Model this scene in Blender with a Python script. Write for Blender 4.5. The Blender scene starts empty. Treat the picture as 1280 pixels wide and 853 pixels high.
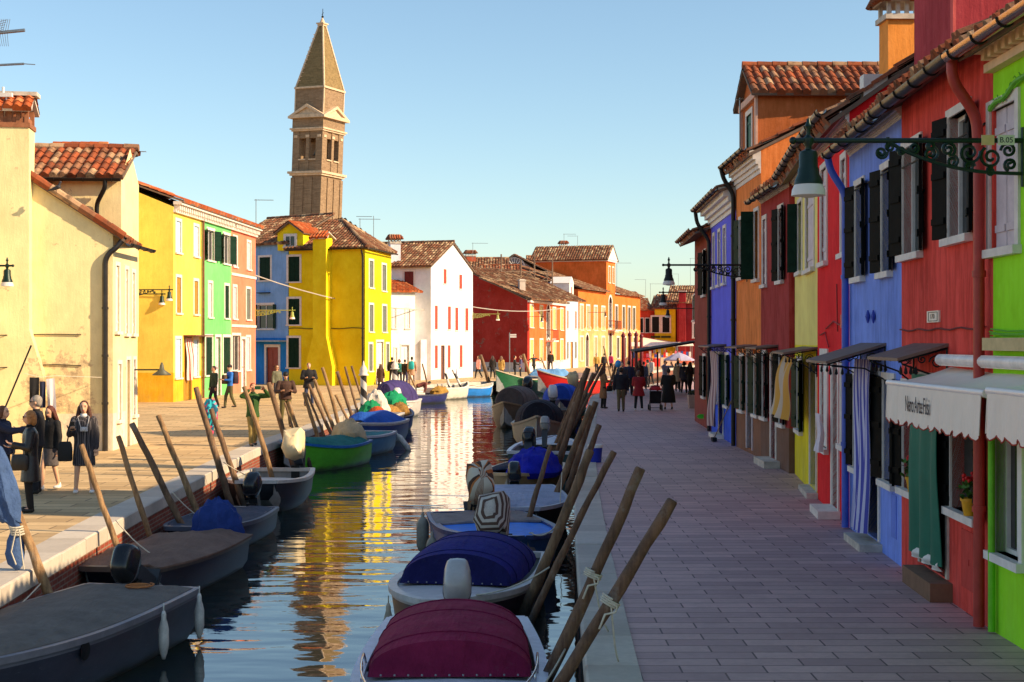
import bpy, math, random
import numpy as np
from mathutils import Vector, Matrix, noise
random.seed(7)
R = math.radians
SC = bpy.context.scene
COL = SC.collection

# ---------------------------------------------------------------- camera
F = 1800.0          # focal length in pixels of the 1280 wide photograph
H = 2.8             # eye height above the quay paving, metres
CX, CY = 640.0, 426.5
cam_d = bpy.data.cameras.new('camera')
cam_d.sensor_width = 36.0
cam_d.lens = F / 1280.0 * 36.0
cam_d.clip_start = 0.1
cam_d.clip_end = 5000.0
cam = bpy.data.objects.new('camera', cam_d)
cam.location = (0, 0, H)
cam.rotation_euler = (R(90), 0, 0)
COL.objects.link(cam)
SC.camera = cam

# ---------------------------------------------------------------- light
SUN_EL = 29.0
SUN_AZ = 16.0       # degrees behind the picture plane, to the right
sd = Vector((math.cos(R(SUN_EL)) * math.cos(R(SUN_AZ)), -math.cos(R(SUN_EL)) * math.sin(R(SUN_AZ)), math.sin(R(SUN_EL))))
world = bpy.data.worlds.new("World")
SC.world = world
world.use_nodes = True
wn = world.node_tree.nodes
bg = wn['Background']
sky = wn.new('ShaderNodeTexSky')
sky.sky_type = 'NISHITA'
sky.sun_disc = False
sky.sun_elevation = R(SUN_EL)
sky.sun_rotation = math.atan2(sd.x, sd.y)
sky.altitude = 0
sky.air_density = 1.0
sky.dust_density = 0.6
sky.ozone_density = 3.0
tint = wn.new('ShaderNodeMix')          # warm white balance of the sky light
tint.data_type = 'RGBA'; tint.blend_type = 'MULTIPLY'
tint.inputs[0].default_value = 1.0
tint.inputs[7].default_value = (0.96, 0.95, 0.86, 1)
world.node_tree.links.new(sky.outputs[0], tint.inputs[6])
world.node_tree.links.new(tint.outputs[2], bg.inputs[0])
bg.inputs[1].default_value = 0.13
sun_d = bpy.data.lights.new('sun', 'SUN')
sun_d.energy = 4.75
sun_d.angle = R(0.5)
sun_d.color = (1.0, 0.76, 0.47)
sun = bpy.data.objects.new('sun', sun_d)
sun.rotation_euler = sd.to_track_quat('Z', 'Y').to_euler()
sun.location = (60, -40, 60)
COL.objects.link(sun)
SC.view_settings.view_transform = 'Standard'
SC.view_settings.look = 'None'
SC.view_settings.gamma = 1.0
SC.view_settings.use_curve_mapping = False
SC.view_settings.exposure = 0.7
SC.cycles.max_bounces = 6
SC.cycles.diffuse_bounces = 4
SC.cycles.glossy_bounces = 3
SC.cycles.transparent_max_bounces = 8
SC.cycles.use_denoising = True
SC.cycles.caustics_reflective = False
SC.cycles.caustics_refractive = False
SC.cycles.sample_clamp_indirect = 6.0

# ---------------------------------------------------------------- unprojection helpers
def ground(px, py, z=0.0):
    s = (py - CY) / (H - z)
    return Vector(((px - CX) / s, F / s, z))
def at(px, py, Y):
    return Vector(((px - CX) * Y / F, Y, H - (py - CY) * Y / F))

# ---------------------------------------------------------------- materials
def lin(c):
    return tuple((x / 255 / 12.92) if x / 255 <= 0.04045 else (((x / 255) + 0.055) / 1.055) ** 2.4 for x in c)
MATS = {}
def nt_new(name):
    m = bpy.data.materials.new(name)
    m.use_nodes = True
    t = m.node_tree
    return m, t, t.nodes['Principled BSDF']
def add(t, kind, **kw):
    n = t.nodes.new(kind)
    for k, v in kw.items():
        if k in n.inputs.keys() if hasattr(n.inputs, 'keys') else False:
            n.inputs[k].default_value = v
        else:
            setattr(n, k, v)
    return n
def mixcol(t, fac, a, b, blend='MIX'):
    n = t.nodes.new('ShaderNodeMix')
    n.data_type = 'RGBA'
    n.blend_type = blend
    for sock, val in ((0, fac), (6, a), (7, b)):
        if hasattr(val, 'is_output') or isinstance(val, bpy.types.NodeSocket):
            t.links.new(val, n.inputs[sock])
        else:
            if sock and len(val) == 3:
                val = tuple(val) + (1,)
            n.inputs[sock].default_value = val
    return n.outputs[2]
def wpos(t, scale=(1, 1, 1), loc=(0, 0, 0), src='world', rot=(0, 0, 0)):
    mp = t.nodes.new('ShaderNodeMapping')
    mp.inputs['Scale'].default_value = scale
    mp.inputs['Location'].default_value = loc
    mp.inputs['Rotation'].default_value = rot
    if src == 'world':
        g = t.nodes.new('ShaderNodeNewGeometry')
        t.links.new(g.outputs['Position'], mp.inputs[0])
    else:
        g = t.nodes.new('ShaderNodeTexCoord')
        t.links.new(g.outputs['UV' if src == 'uv' else 'Object'], mp.inputs[0])
    return mp.outputs[0]
def nz(t, vec, scale, detail=4, rough=0.6):
    n = t.nodes.new('ShaderNodeTexNoise')
    n.inputs['Scale'].default_value = scale
    n.inputs['Detail'].default_value = detail
    n.inputs['Roughness'].default_value = rough
    t.links.new(vec, n.inputs['Vector'])
    return n.outputs[0]
def ramp(t, src, a, b, c0=0.0, c1=1.0):
    n = t.nodes.new('ShaderNodeMapRange')
    n.inputs[1].default_value = a
    n.inputs[2].default_value = b
    n.inputs[3].default_value = c0
    n.inputs[4].default_value = c1
    t.links.new(src, n.inputs[0])
    return n.outputs[0]
def bump(t, p, h, strength=0.4, dist=0.02):
    b = t.nodes.new('ShaderNodeBump')
    b.inputs['Strength'].default_value = strength
    b.inputs['Distance'].default_value = dist
    t.links.new(h, b.inputs['Height'])
    t.links.new(b.outputs[0], p.inputs['Normal'])
def mul(t, a, b, op='MULTIPLY'):
    n = t.nodes.new('ShaderNodeMath')
    n.operation = op
    for i, v in enumerate((a, b)):
        if isinstance(v, (int, float)):
            n.inputs[i].default_value = v
        else:
            t.links.new(v, n.inputs[i])
    return n.outputs[0]

def plaster(rgb, wear=0.25, rough=0.9, worncol=(205, 190, 175), patch=0.0, streak=0.35, region=None):
    key = ('pl', rgb, wear, patch, streak, worncol, region)
    if key in MATS: return MATS[key]
    m, t, p = nt_new('painted_plaster')
    c = lin(rgb)
    big = nz(t, wpos(t), 0.7, 5, 0.65)
    st = nz(t, wpos(t, (5, 5, 0.8)), 1.6, 5, 0.7)
    fine = nz(t, wpos(t), 22, 3, 0.6)
    dark = tuple(x * (0.68 if streak > 0.3 else 0.8) for x in c); ma = 0.22 + 0.3 * min(1, streak)
    lite = tuple(min(1, x * 1.12 + 0.02) for x in c)
    mid = nz(t, wpos(t, (1, 1, 0.55)), 4.5, 6, 0.75)
    a = mixcol(t, ramp(t, big, 0.3, 0.72), dark, lite)
    a = mixcol(t, ramp(t, st, 0.42, 0.75, 0.0, streak), a, tuple(min(1, x * 1.25 + 0.05) for x in c))
    a = mixcol(t, ramp(t, st, 0.5, 0.22, 0.0, streak), a, tuple(x * 0.62 for x in c))
    a = mixcol(t, ramp(t, mid, 0.55, 0.78, 0.0, ma), a, tuple(x * 0.5 for x in c))
    a = mixcol(t, ramp(t, mid, 0.45, 0.25, 0.0, 0.5), a, tuple(min(1, x * 1.15 + 0.07) for x in c))
    if patch > 0:
        pn = nz(t, wpos(t), 1.3, 7, 0.72)
        a = mixcol(t, ramp(t, pn, 0.62 - patch * 0.2, 0.66 - patch * 0.2, 0, 0.85), a, lin(worncol))
    if region:      # fallen plaster: (x0, x1, z0, z1)
        g0 = t.nodes.new('ShaderNodeNewGeometry'); s0 = t.nodes.new('ShaderNodeSeparateXYZ'); t.links.new(g0.outputs['Position'], s0.inputs[0])
        mk = 1.0
        for o_, i0, i1 in ((0, region[0], region[0] + .5), (0, region[1], region[1] - .5), (2, region[2], region[2] + .4), (2, region[3], region[3] - .6)): mk = mul(t, ramp(t, s0.outputs[o_], i0, i1), mk)
        pk = mul(t, nz(t, wpos(t), 2.6, 9, 0.72), mul(t, mk, .16), 'ADD')
        a = mixcol(t, ramp(t, pk, 0.63, 0.65, 0, 0.7), a, lin((196, 168, 132))); a = mixcol(t, ramp(t, pk, 0.71, 0.72, 0, 0.6), a, lin((150, 128, 104)))
    # grime and damp low on the wall (a stain, stays put)
    g = t.nodes.new('ShaderNodeNewGeometry')
    s = t.nodes.new('ShaderNodeSeparateXYZ')
    t.links.new(g.outputs['Position'], s.inputs[0])
    low = ramp(t, s.outputs[2], 1.1, 0.0, 0.0, 1.0)
    lowm = mul(t, low, ramp(t, nz(t, wpos(t, (1, 1, 0.6)), 2.2, 6, 0.7), 0.4, 0.68))
    a = mixcol(t, mul(t, lowm, wear), a, tuple(0.5 * x + 0.10 for x in c))
    t.links.new(a, p.inputs['Base Color'])
    p.inputs['Roughness'].default_value = rough
    p.inputs['Specular IOR Level'].default_value = 0.2
    hb = mul(t, mul(t, fine, 0.35), mul(t, st, 0.8), 'ADD')
    bump(t, p, hb, 0.55, 0.02)
    MATS[key] = m
    return m

def simple(rgb, rough=0.6, metal=0.0, var=0.15, scale=6.0, bmp=0.1, spec=0.4, name='paint', src='object'):
    key = ('s', rgb, rough, metal, var, scale, bmp, spec, name)
    if key in MATS: return MATS[key]
    m, t, p = nt_new(name)
    c = lin(rgb)
    v = wpos(t, src=src)
    n = nz(t, v, scale, 5, 0.65)
    a = mixcol(t, ramp(t, n, 0.3, 0.7), tuple(x * (1 - var) for x in c), tuple(min(1, x * (1 + var) + 0.004) for x in c))
    t.links.new(a, p.inputs['Base Color'])
    p.inputs['Roughness'].default_value = rough
    p.inputs['Metallic'].default_value = metal
    p.inputs['Specular IOR Level'].default_value = spec
    if bmp:
        bump(t, p, nz(t, v, scale * 3, 3), bmp, 0.02)
    MATS[key] = m
    return m

def wood(rgb, rgb2, name='wood', axis='z', rough=0.75, wet=False):
    key = ('w', rgb, rgb2, axis, wet)
    if key in MATS: return MATS[key]
    m, t, p = nt_new(name)
    v = wpos(t, (9, 9, 0.7) if axis == 'z' else (0.7, 9, 9), src='object')
    n = nz(t, v, 2.0, 6, 0.7)
    n2 = nz(t, wpos(t), 2.6, 5, 0.7)
    a = mixcol(t, ramp(t, n, 0.36, 0.62), lin(rgb), lin(rgb2))
    a = mixcol(t, ramp(t, n2, 0.48, 0.68, 0, 0.7), a, tuple(x * 0.4 for x in lin(rgb)))
    a = mixcol(t, ramp(t, n2, 0.42, 0.3, 0, 0.5), a, lin((150, 144, 134)))
    if wet:
        g = t.nodes.new('ShaderNodeNewGeometry'); s_ = t.nodes.new('ShaderNodeSeparateXYZ'); t.links.new(g.outputs['Position'], s_.inputs[0])
        zz = mul(t, s_.outputs[2], mul(t, n2, 0.5), 'ADD')
        a = mixcol(t, ramp(t, zz, -0.05, -0.35, 0, 0.92), a, lin((30, 30, 22)))
    t.links.new(a, p.inputs['Base Color'])
    p.inputs['Roughness'].default_value = rough
    bump(t, p, n, 0.9, 0.03)
    MATS[key] = m
    return m

def tile_mat(c1=(166, 88, 54), c2=(96, 54, 38), c3=(196, 160, 124), dark=0.45):
    key = ('t', c1, c2, c3, dark)
    if key in MATS: return MATS[key]
    m, t, p = nt_new('roof_tiles')
    uv = t.nodes.new('ShaderNodeTexCoord')
    fl = t.nodes.new('ShaderNodeVectorMath'); fl.operation = 'FLOOR'
    t.links.new(uv.outputs['UV'], fl.inputs[0])
    wn_ = t.nodes.new('ShaderNodeTexWhiteNoise'); wn_.noise_dimensions = '3D'
    t.links.new(fl.outputs[0], wn_.inputs['Vector'])
    a = mixcol(t, wn_.outputs[0], lin(c1), lin(c2))
    sp = t.nodes.new('ShaderNodeSeparateColor')
    t.links.new(wn_.outputs[1], sp.inputs[0])
    a = mixcol(t, ramp(t, sp.outputs[0], 0.55, 0.9, 0, 0.9), a, lin(c3))
    n = nz(t, wpos(t), 3.0, 6, 0.7)
    a = mixcol(t, ramp(t, n, 0.48, 0.66, 0, dark * 1.8), a, lin((70, 58, 44)))
    t.links.new(a, p.inputs['Base Color'])
    p.inputs['Roughness'].default_value = 0.9
    p.inputs['Specular IOR Level'].default_value = 0.2
    bump(t, p, nz(t, wpos(t), 25, 3), 0.4, 0.02)
    MATS[key] = m
    return m

def brick_mat(c1, c2, mortar, scale=1.0, bw=0.25, rh=0.07, src='uv', name='brick', green=0.0, ms=0.012, stain=0.4, rough=0.9, b=0.5, zmoss=None, patchy=0.0):
    m, t, p = nt_new(name)
    br = t.nodes.new('ShaderNodeTexBrick')
    br.inputs['Scale'].default_value = scale
    br.inputs['Brick Width'].default_value = bw
    br.inputs['Row Height'].default_value = rh
    br.inputs['Mortar Size'].default_value = ms
    br.inputs['Mortar Smooth'].default_value = 0.2
    br.inputs['Color1'].default_value = lin(c1) + (1,)
    br.inputs['Color2'].default_value = lin(c2) + (1,)
    br.inputs['Mortar'].default_value = lin(mortar) + (1,)
    v = wpos(t, src='object' if src == 'wall' else src)
    if src == 'wall':      # courses run level on upright faces
        s1 = t.nodes.new('ShaderNodeSeparateXYZ'); c1_ = t.nodes.new('ShaderNodeCombineXYZ'); t.links.new(v, s1.inputs[0])
        t.links.new(mul(t, s1.outputs[0], s1.outputs[1], 'ADD'), c1_.inputs[0]); t.links.new(s1.outputs[2], c1_.inputs[1]); v = c1_.outputs[0]
    t.links.new(v, br.inputs['Vector'])
    a = br.outputs[0]
    n = nz(t, wpos(t), 1.7, 7, 0.7)
    a = mixcol(t, ramp(t, n, 0.45, 0.75, 0, stain), a, tuple(0.45 * x for x in lin(c1)), 'MIX')
    n3 = nz(t, wpos(t), 14, 4, 0.7)
    a = mixcol(t, ramp(t, n3, 0.3, 0.7, 0.0, 0.28), a, tuple(0.6 * x for x in lin(c2)))
    if patchy:
        n5 = nz(t, wpos(t), 0.9, 6, 0.75)
        a = mixcol(t, ramp(t, n5, 0.42, 0.6, 0.0, patchy), a, lin((206, 192, 170)))
    if zmoss is not None:
        g = t.nodes.new('ShaderNodeNewGeometry')
        s = t.nodes.new('ShaderNodeSeparateXYZ')
        t.links.new(g.outputs['Position'], s.inputs[0])
        zz = mul(t, s.outputs[2], mul(t, ramp(t, n, 0.2, 0.8, -0.25, 0.25), 0.0, 'ADD'), 'ADD')
        a = mixcol(t, ramp(t, zz, zmoss + 0.1, zmoss - 0.15, 0, 0.9), a, lin((30, 34, 22)))
    t.links.new(a, p.inputs['Base Color'])
    p.inputs['Roughness'].default_value = rough
    p.inputs['Specular IOR Level'].default_value = 0.3
    hh = mul(t, mul(t, br.outputs[1], -1.0), mul(t, n3, 0.3), 'ADD')
    bump(t, p, hh, b, 0.01)
    return m

def stripes(ca, cb, n=10, name='striped_cloth', axis=0, cc=None):
    m, t, p = nt_new(name)
    uv = t.nodes.new('ShaderNodeTexCoord')
    s = t.nodes.new('ShaderNodeSeparateXYZ')
    t.links.new(uv.outputs['UV'], s.inputs[0])
    fr = mul(t, mul(t, s.outputs[axis], float(n)), 1.0, 'FLOORED_MODULO')
    a = mixcol(t, mul(t, fr, 0.5, 'GREATER_THAN'), lin(ca), lin(cb))
    if cc:
        a = mixcol(t, mul(t, fr, 0.82, 'GREATER_THAN'), a, lin(cc))
    t.links.new(a, p.inputs['Base Color'])
    p.inputs['Roughness'].default_value = 0.9
    bump(t, p, nz(t, wpos(t), 60, 2), 0.2, 0.005)
    return m

# ---------------------------------------------------------------- mesh builder
ORG = {}
def org(o):
    return ORG.get(o.name, Vector((0, 0, 0))) if o is not None else Vector((0, 0, 0))

class MB:
    def __init__(s):
        s.v = []; s.f = []; s.m = []; s.uv = []; s.use_uv = False
    def add(s, verts, faces, mi=0, uvs=None):
        b = len(s.v)
        s.v.extend([tuple(x) for x in verts])
        for k, fc in enumerate(faces):
            s.f.append(tuple(b + i for i in fc)); s.m.append(mi)
            if uvs is not None:
                s.uv.append([uvs[i] for i in fc]); s.use_uv = True
            else:
                s.uv.append(None)
        return s
    def quad(s, a, b, c, d, mi=0, uv=None):
        return s.add([a, b, c, d], [(0, 1, 2, 3)], mi, uv)
    def poly(s, pts, mi=0):
        return s.add(pts, [tuple(range(len(pts)))], mi)
    def box(s, c, size, mi=0, M=None):
        hx, hy, hz = size[0] / 2, size[1] / 2, size[2] / 2
        vs = []
        for dx, dy, dz in ((-1,-1,-1),(1,-1,-1),(1,1,-1),(-1,1,-1),(-1,-1,1),(1,-1,1),(1,1,1),(-1,1,1)):
            p = Vector((dx * hx, dy * hy, dz * hz))
            if M is not None: p = M @ p
            vs.append(p + Vector(c))
        return s.add(vs, [(0,3,2,1),(4,5,6,7),(0,1,5,4),(1,2,6,5),(2,3,7,6),(3,0,4,7)], mi)
    def hexa(s, b4, t4, mi=0):
        return s.add(list(b4) + list(t4), [(0,3,2,1),(4,5,6,7),(0,1,5,4),(1,2,6,5),(2,3,7,6),(3,0,4,7)], mi)
    def tube(s, pts, r, n=8, mi=0, caps=True):
        pts = [Vector(p) for p in pts]
        rs = r if isinstance(r, (list, tuple)) else [r] * len(pts)
        rings = []
        ref = None
        for i, p in enumerate(pts):
            d = (pts[min(i + 1, len(pts) - 1)] - pts[max(i - 1, 0)])
            if d.length < 1e-9: d = Vector((0, 0, 1))
            d.normalize()
            if ref is None:
                ref = Vector((0, 0, 1)) if abs(d.z) < 0.9 else Vector((1, 0, 0))
            x = (ref - d * ref.dot(d))
            if x.length < 1e-6: x = d.orthogonal()
            x.normalize(); ref = x
            y = d.cross(x)
            rings.append([p + (x * math.cos(2 * math.pi * k / n) + y * math.sin(2 * math.pi * k / n)) * rs[i] for k in range(n)])
        return s.loft(rings, mi, caps, u=(0, 1))
    def loft(s, rings, mi=0, caps=True, closed=True, u=None, capstart=None):
        n = len(rings[0])
        vs = [p for rg in rings for p in rg]
        fs = []; 
        for i in range(len(rings) - 1):
            for k in range(n if closed else n - 1):
                k2 = (k + 1) % n
                fs.append((i * n + k, i * n + k2, (i + 1) * n + k2, (i + 1) * n + k))
        if caps and closed:
            if capstart is not False: fs.append(tuple(range(n))[::-1])
            fs.append(tuple((len(rings) - 1) * n + k for k in range(n)))
        uvs = [(k / n, i / max(1, len(rings) - 1)) for i in range(len(rings)) for k in range(n)]
        return s.add(vs, fs, mi, uvs)
    def ell(s, c, r, n=12, m=8, mi=0, M=None, ph=(0, math.pi)):
        if isinstance(r, (int, float)): r = (r, r, r)
        rings = []
        for i in range(m + 1):
            a = ph[0] + (ph[1] - ph[0]) * i / m
            a = min(max(a, 0.02), math.pi - 0.02)
            rg = []
            for k in range(n):
                b = 2 * math.pi * k / n
                p = Vector((r[0] * math.sin(a) * math.cos(b), r[1] * math.sin(a) * math.sin(b), r[2] * math.cos(a)))
                if M is not None: p = M @ p
                rg.append(p + Vector(c))
            rings.append(rg)
        return s.loft(rings[::-1], mi)
    def lathe(s, prof, c, n=14, mi=0, M=None):
        rings = []
        for rr, z in prof:
            rg = []
            for k in range(n):
                b = 2 * math.pi * k / n
                p = Vector((rr * math.cos(b), rr * math.sin(b), z))
                if M is not None: p = M @ p
                rg.append(p + Vector(c))
            rings.append(rg)
        return s.loft(rings, mi)
    def build(s, name, mats, parent=None, smooth=False, loc=None, auto=None):
        me = bpy.data.meshes.new(name)
        o0 = org(parent) if parent is not None else (Vector(loc) if loc is not None else Vector((0, 0, 0)))
        me.from_pydata([(x[0] - o0.x, x[1] - o0.y, x[2] - o0.z) for x in s.v], [], s.f)
        if not isinstance(mats, (list, tuple)): mats = [mats]
        for mm in mats: me.materials.append(mm)
        me.polygons.foreach_set('material_index', s.m)
        if s.use_uv:
            ul = me.uv_layers.new(name='UVMap')
            li = 0
            data = []
            for uvs, fc in zip(s.uv, s.f):
                if uvs is None: data.extend([0.0] * (2 * len(fc)))
                else:
                    for q in uvs: data.extend((q[0], q[1]))
            ul.data.foreach_set('uv', data)
        if smooth:
            me.polygons.foreach_set('use_smooth', [True] * len(s.f))
        me.update()
        if auto is not None:
            try: me.set_sharp_from_angle(angle=R(auto))
            except Exception: pass
        o = bpy.data.objects.new(name, me)
        COL.objects.link(o)
        if parent is not None:
            o.parent = parent
            ORG[o.name] = o0
        else:
            o.location = o0
            ORG[o.name] = o0
        return o

def tag(o, label=None, cat=None, group=None, kind=None):
    if label: o['label'] = label
    if cat: o['category'] = cat
    if group: o['group'] = group
    if kind: o['kind'] = kind
    return o
def empty(name, loc, label=None, cat=None, group=None):
    o = bpy.data.objects.new(name, None)
    o.empty_display_size = 0.2
    o.location = loc
    COL.objects.link(o)
    ORG[o.name] = Vector(loc)
    return tag(o, label, cat, group)
def copy_tree(o, parent=None):
    c = o.copy()
    COL.objects.link(c)
    if parent is not None: c.parent = parent
    ORG[c.name] = Vector((0, 0, 0))
    for ch in list(o.children):
        copy_tree(ch, c)
    return c

def text_obj(body, size, mat, M, parent, name='lettering', extrude=0.001, align='CENTER', sx=1.0):
    cu = bpy.data.curves.new(name, 'FONT')
    cu.body = body; cu.size = size; cu.extrude = extrude
    cu.align_x = align; cu.align_y = 'CENTER'
    tmp = bpy.data.objects.new(name + '_tmp', cu)
    COL.objects.link(tmp)
    bpy.context.view_layer.update()
    dg = bpy.context.evaluated_depsgraph_get()
    me = bpy.data.meshes.new_from_object(tmp.evaluated_get(dg))
    bpy.data.objects.remove(tmp)
    S = Matrix.Diagonal((sx, 1, 1, 1))
    me.transform(M @ S)
    me.transform(Matrix.Translation(-org(parent)))
    me.materials.clear(); me.materials.append(mat)
    o = bpy.data.objects.new(name, me)
    COL.objects.link(o)
    o.parent = parent
    return o

def canvas(rgb, name='canvas', rough=0.85, spec=0.25):
    key = ('cv', rgb, name)
    if key in MATS: return MATS[key]
    m, t, p = nt_new(name); c = lin(rgb)
    n = nz(t, wpos(t), 3.0, 6, 0.7); w = nz(t, wpos(t, (5, 1.2, 3), rot=(0, 0, .5)), 2.2, 4, 0.6)
    a = mixcol(t, ramp(t, n, 0.3, 0.7), tuple(x * 0.72 for x in c), tuple(min(1, x * 1.15 + .006) for x in c))
    a = mixcol(t, ramp(t, nz(t, wpos(t), 9, 6, .75), 0.58, 0.75, 0, 0.5), a, tuple(.5 * x + .05 for x in c))
    t.links.new(a, p.inputs['Base Color']); p.inputs['Roughness'].default_value = rough; p.inputs['Specular IOR Level'].default_value = spec
    bump(t, p, mul(t, w, mul(t, n, .5), 'ADD'), 0.8, 0.05)
    MATS[key] = m
    return m
def hullpaint(rgb, name='hull_paint'):
    key = ('hp', rgb, name)
    if key in MATS: return MATS[key]
    m, t, p = nt_new(name); c = lin(rgb)
    n = nz(t, wpos(t, (1, 1, 2)), 2.5, 6, 0.7); f = nz(t, wpos(t, (4, 4, 22)), 2.0, 5, 0.75)
    a = mixcol(t, ramp(t, n, 0.3, 0.7), tuple(x * 0.8 for x in c), tuple(min(1, x * 1.12 + .01) for x in c))
    a = mixcol(t, ramp(t, f, 0.62, 0.72, 0, 0.6), a, tuple(.5 * x + .16 for x in c))
    g = t.nodes.new('ShaderNodeNewGeometry'); s_ = t.nodes.new('ShaderNodeSeparateXYZ'); t.links.new(g.outputs['Position'], s_.inputs[0])
    zz = mul(t, s_.outputs[2], mul(t, n, 0.22), 'ADD')
    a = mixcol(t, ramp(t, zz, -0.64, -0.76, 0, 0.85), a, lin((44, 46, 30)))
    t.links.new(a, p.inputs['Base Color']); p.inputs['Roughness'].default_value = 0.42
    bump(t, p, f, 0.15, 0.01)
    MATS[key] = m
    return m

# common materials
M_stone = simple((226, 214, 204), 0.8, var=0.14, scale=5, name='white_stone', src='world')
M_stone_old = simple((196, 184, 170), 0.85, var=0.3, scale=4, name='old_stone', src='world')
M_glass = simple((16, 20, 24), 0.12, var=0.2, scale=3, bmp=0, spec=0.6, name='window_glass')
M_dark = simple((14, 13, 13), 0.9, var=0.2, name='dark_room')
M_iron = simple((24, 26, 26), 0.5, metal=0.3, name='dark_iron')
M_greeniron = simple((14, 42, 34), 0.4, metal=0.2, name='green_iron')
M_zinc = simple((66, 62, 60), 0.35, metal=0.7, var=0.2, name='zinc_gutter', src='world')
M_copper = simple((190, 150, 130), 0.22, metal=0.95, var=0.15, name='copper_gutter', src='world')
M_rust = simple((120, 74, 56), 0.5, metal=0.4, var=0.3, name='brown_gutter', src='world')
M_cable = simple((40, 36, 32), 0.7, name='cable')
M_alu = simple((150, 150, 150), 0.4, metal=0.8, name='aerial_metal')
M_tile = tile_mat()
M_tile_old = tile_mat((142, 92, 66), (84, 60, 46), (196, 164, 128), 0.55)
M_tile_red = tile_mat((190, 96, 50), (150, 70, 40), (214, 140, 90), 0.2)
M_rope = simple((200, 190, 170), 0.9, scale=20, name='rope')
M_sh_green = simple((14, 44, 28), 0.6, var=0.25, spec=0.1, name='shutter_green')
M_sh_black = simple((12, 13, 12), 0.65, var=0.15, spec=0.04, name='shutter_dark')
M_sh_grey = simple((104, 108, 98), 0.6, name='shutter_grey')
M_white = simple((228, 222, 216), 0.6, var=0.1, name='white_paint')
# ---------------------------------------------------------------- facades, openings, roofs
class Fac:
    """one vertical wall between plan points A and B; d is distance outwards"""
    def __init__(s, A, B, out=(0, 0)):
        s.A = Vector((A[0], A[1])); s.B = Vector((B[0], B[1]))
        s.L = (s.B - s.A).length
        s.u = (s.B - s.A) / s.L
        n = Vector((s.u.y, -s.u.x))
        mid = (s.A + s.B) / 2
        if out is not None and n.dot(Vector(out) - mid) < 0: n = -n
        s.n = n
    def P(s, u, d, z):
        q = s.A + s.u * u + s.n * d
        return Vector((q.x, q.y, z))
    def upx(s, px):
        k = (px - CX) / F     # x = k*y
        # A.x + u*ux = k*(A.y + u*uy)
        return (k * s.A.y - s.A.x) / (s.u.x - k * s.u.y)
    def zpx(s, px, py):
        q = s.P(s.upx(px), 0, 0)
        return H - (py - CY) * q.y / F
    def box(s, mb, u0, u1, d0, d1, z0, z1, mi=0):
        b = [s.P(u0, d0, z0), s.P(u1, d0, z0), s.P(u1, d1, z0), s.P(u0, d1, z0)]
        t = [s.P(u0, d0, z1), s.P(u1, d0, z1), s.P(u1, d1, z1), s.P(u0, d1, z1)]
        mb.hexa(b, t, mi)
    def grid(s, mb, u0, u1, z0, z1, ops, reveal=0.14, plinth=None, mi=0, mip=1):
        us = sorted(set([u0, u1] + [o[0] for o in ops] + [o[1] for o in ops]))
        zs = [z0, z1] + [o[2] for o in ops] + [o[3] for o in ops]
        if plinth: zs.append(plinth)
        us = [u for u in us if u0 - 1e-6 <= u <= u1 + 1e-6]
        zs = sorted(set(z for z in zs if z0 - 1e-6 <= z <= z1 + 1e-6))
        for i in range(len(us) - 1):
            for j in range(len(zs) - 1):
                uc = (us[i] + us[i + 1]) / 2; zc = (zs[j] + zs[j + 1]) / 2
                if any(o[0] < uc < o[1] and o[2] < zc < o[3] for o in ops): continue
                mb.quad(s.P(us[i], 0, zs[j]), s.P(us[i + 1], 0, zs[j]), s.P(us[i + 1], 0, zs[j + 1]), s.P(us[i], 0, zs[j + 1]),
                        mip if (plinth and zc < plinth) else mi)
        for o in ops:
            a, b, c, d = o[:4]
            r = -reveal
            mb.quad(s.P(a, 0, c), s.P(a, r, c), s.P(a, r, d), s.P(a, 0, d), mi)
            mb.quad(s.P(b, 0, c), s.P(b, r, c), s.P(b, r, d), s.P(b, 0, d), mi)
            mb.quad(s.P(a, 0, d), s.P(a, r, d), s.P(b, r, d), s.P(b, 0, d), mi)
            mb.quad(s.P(a, 0, c), s.P(a, r, c), s.P(b, r, c), s.P(b, 0, c), mi)

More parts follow.
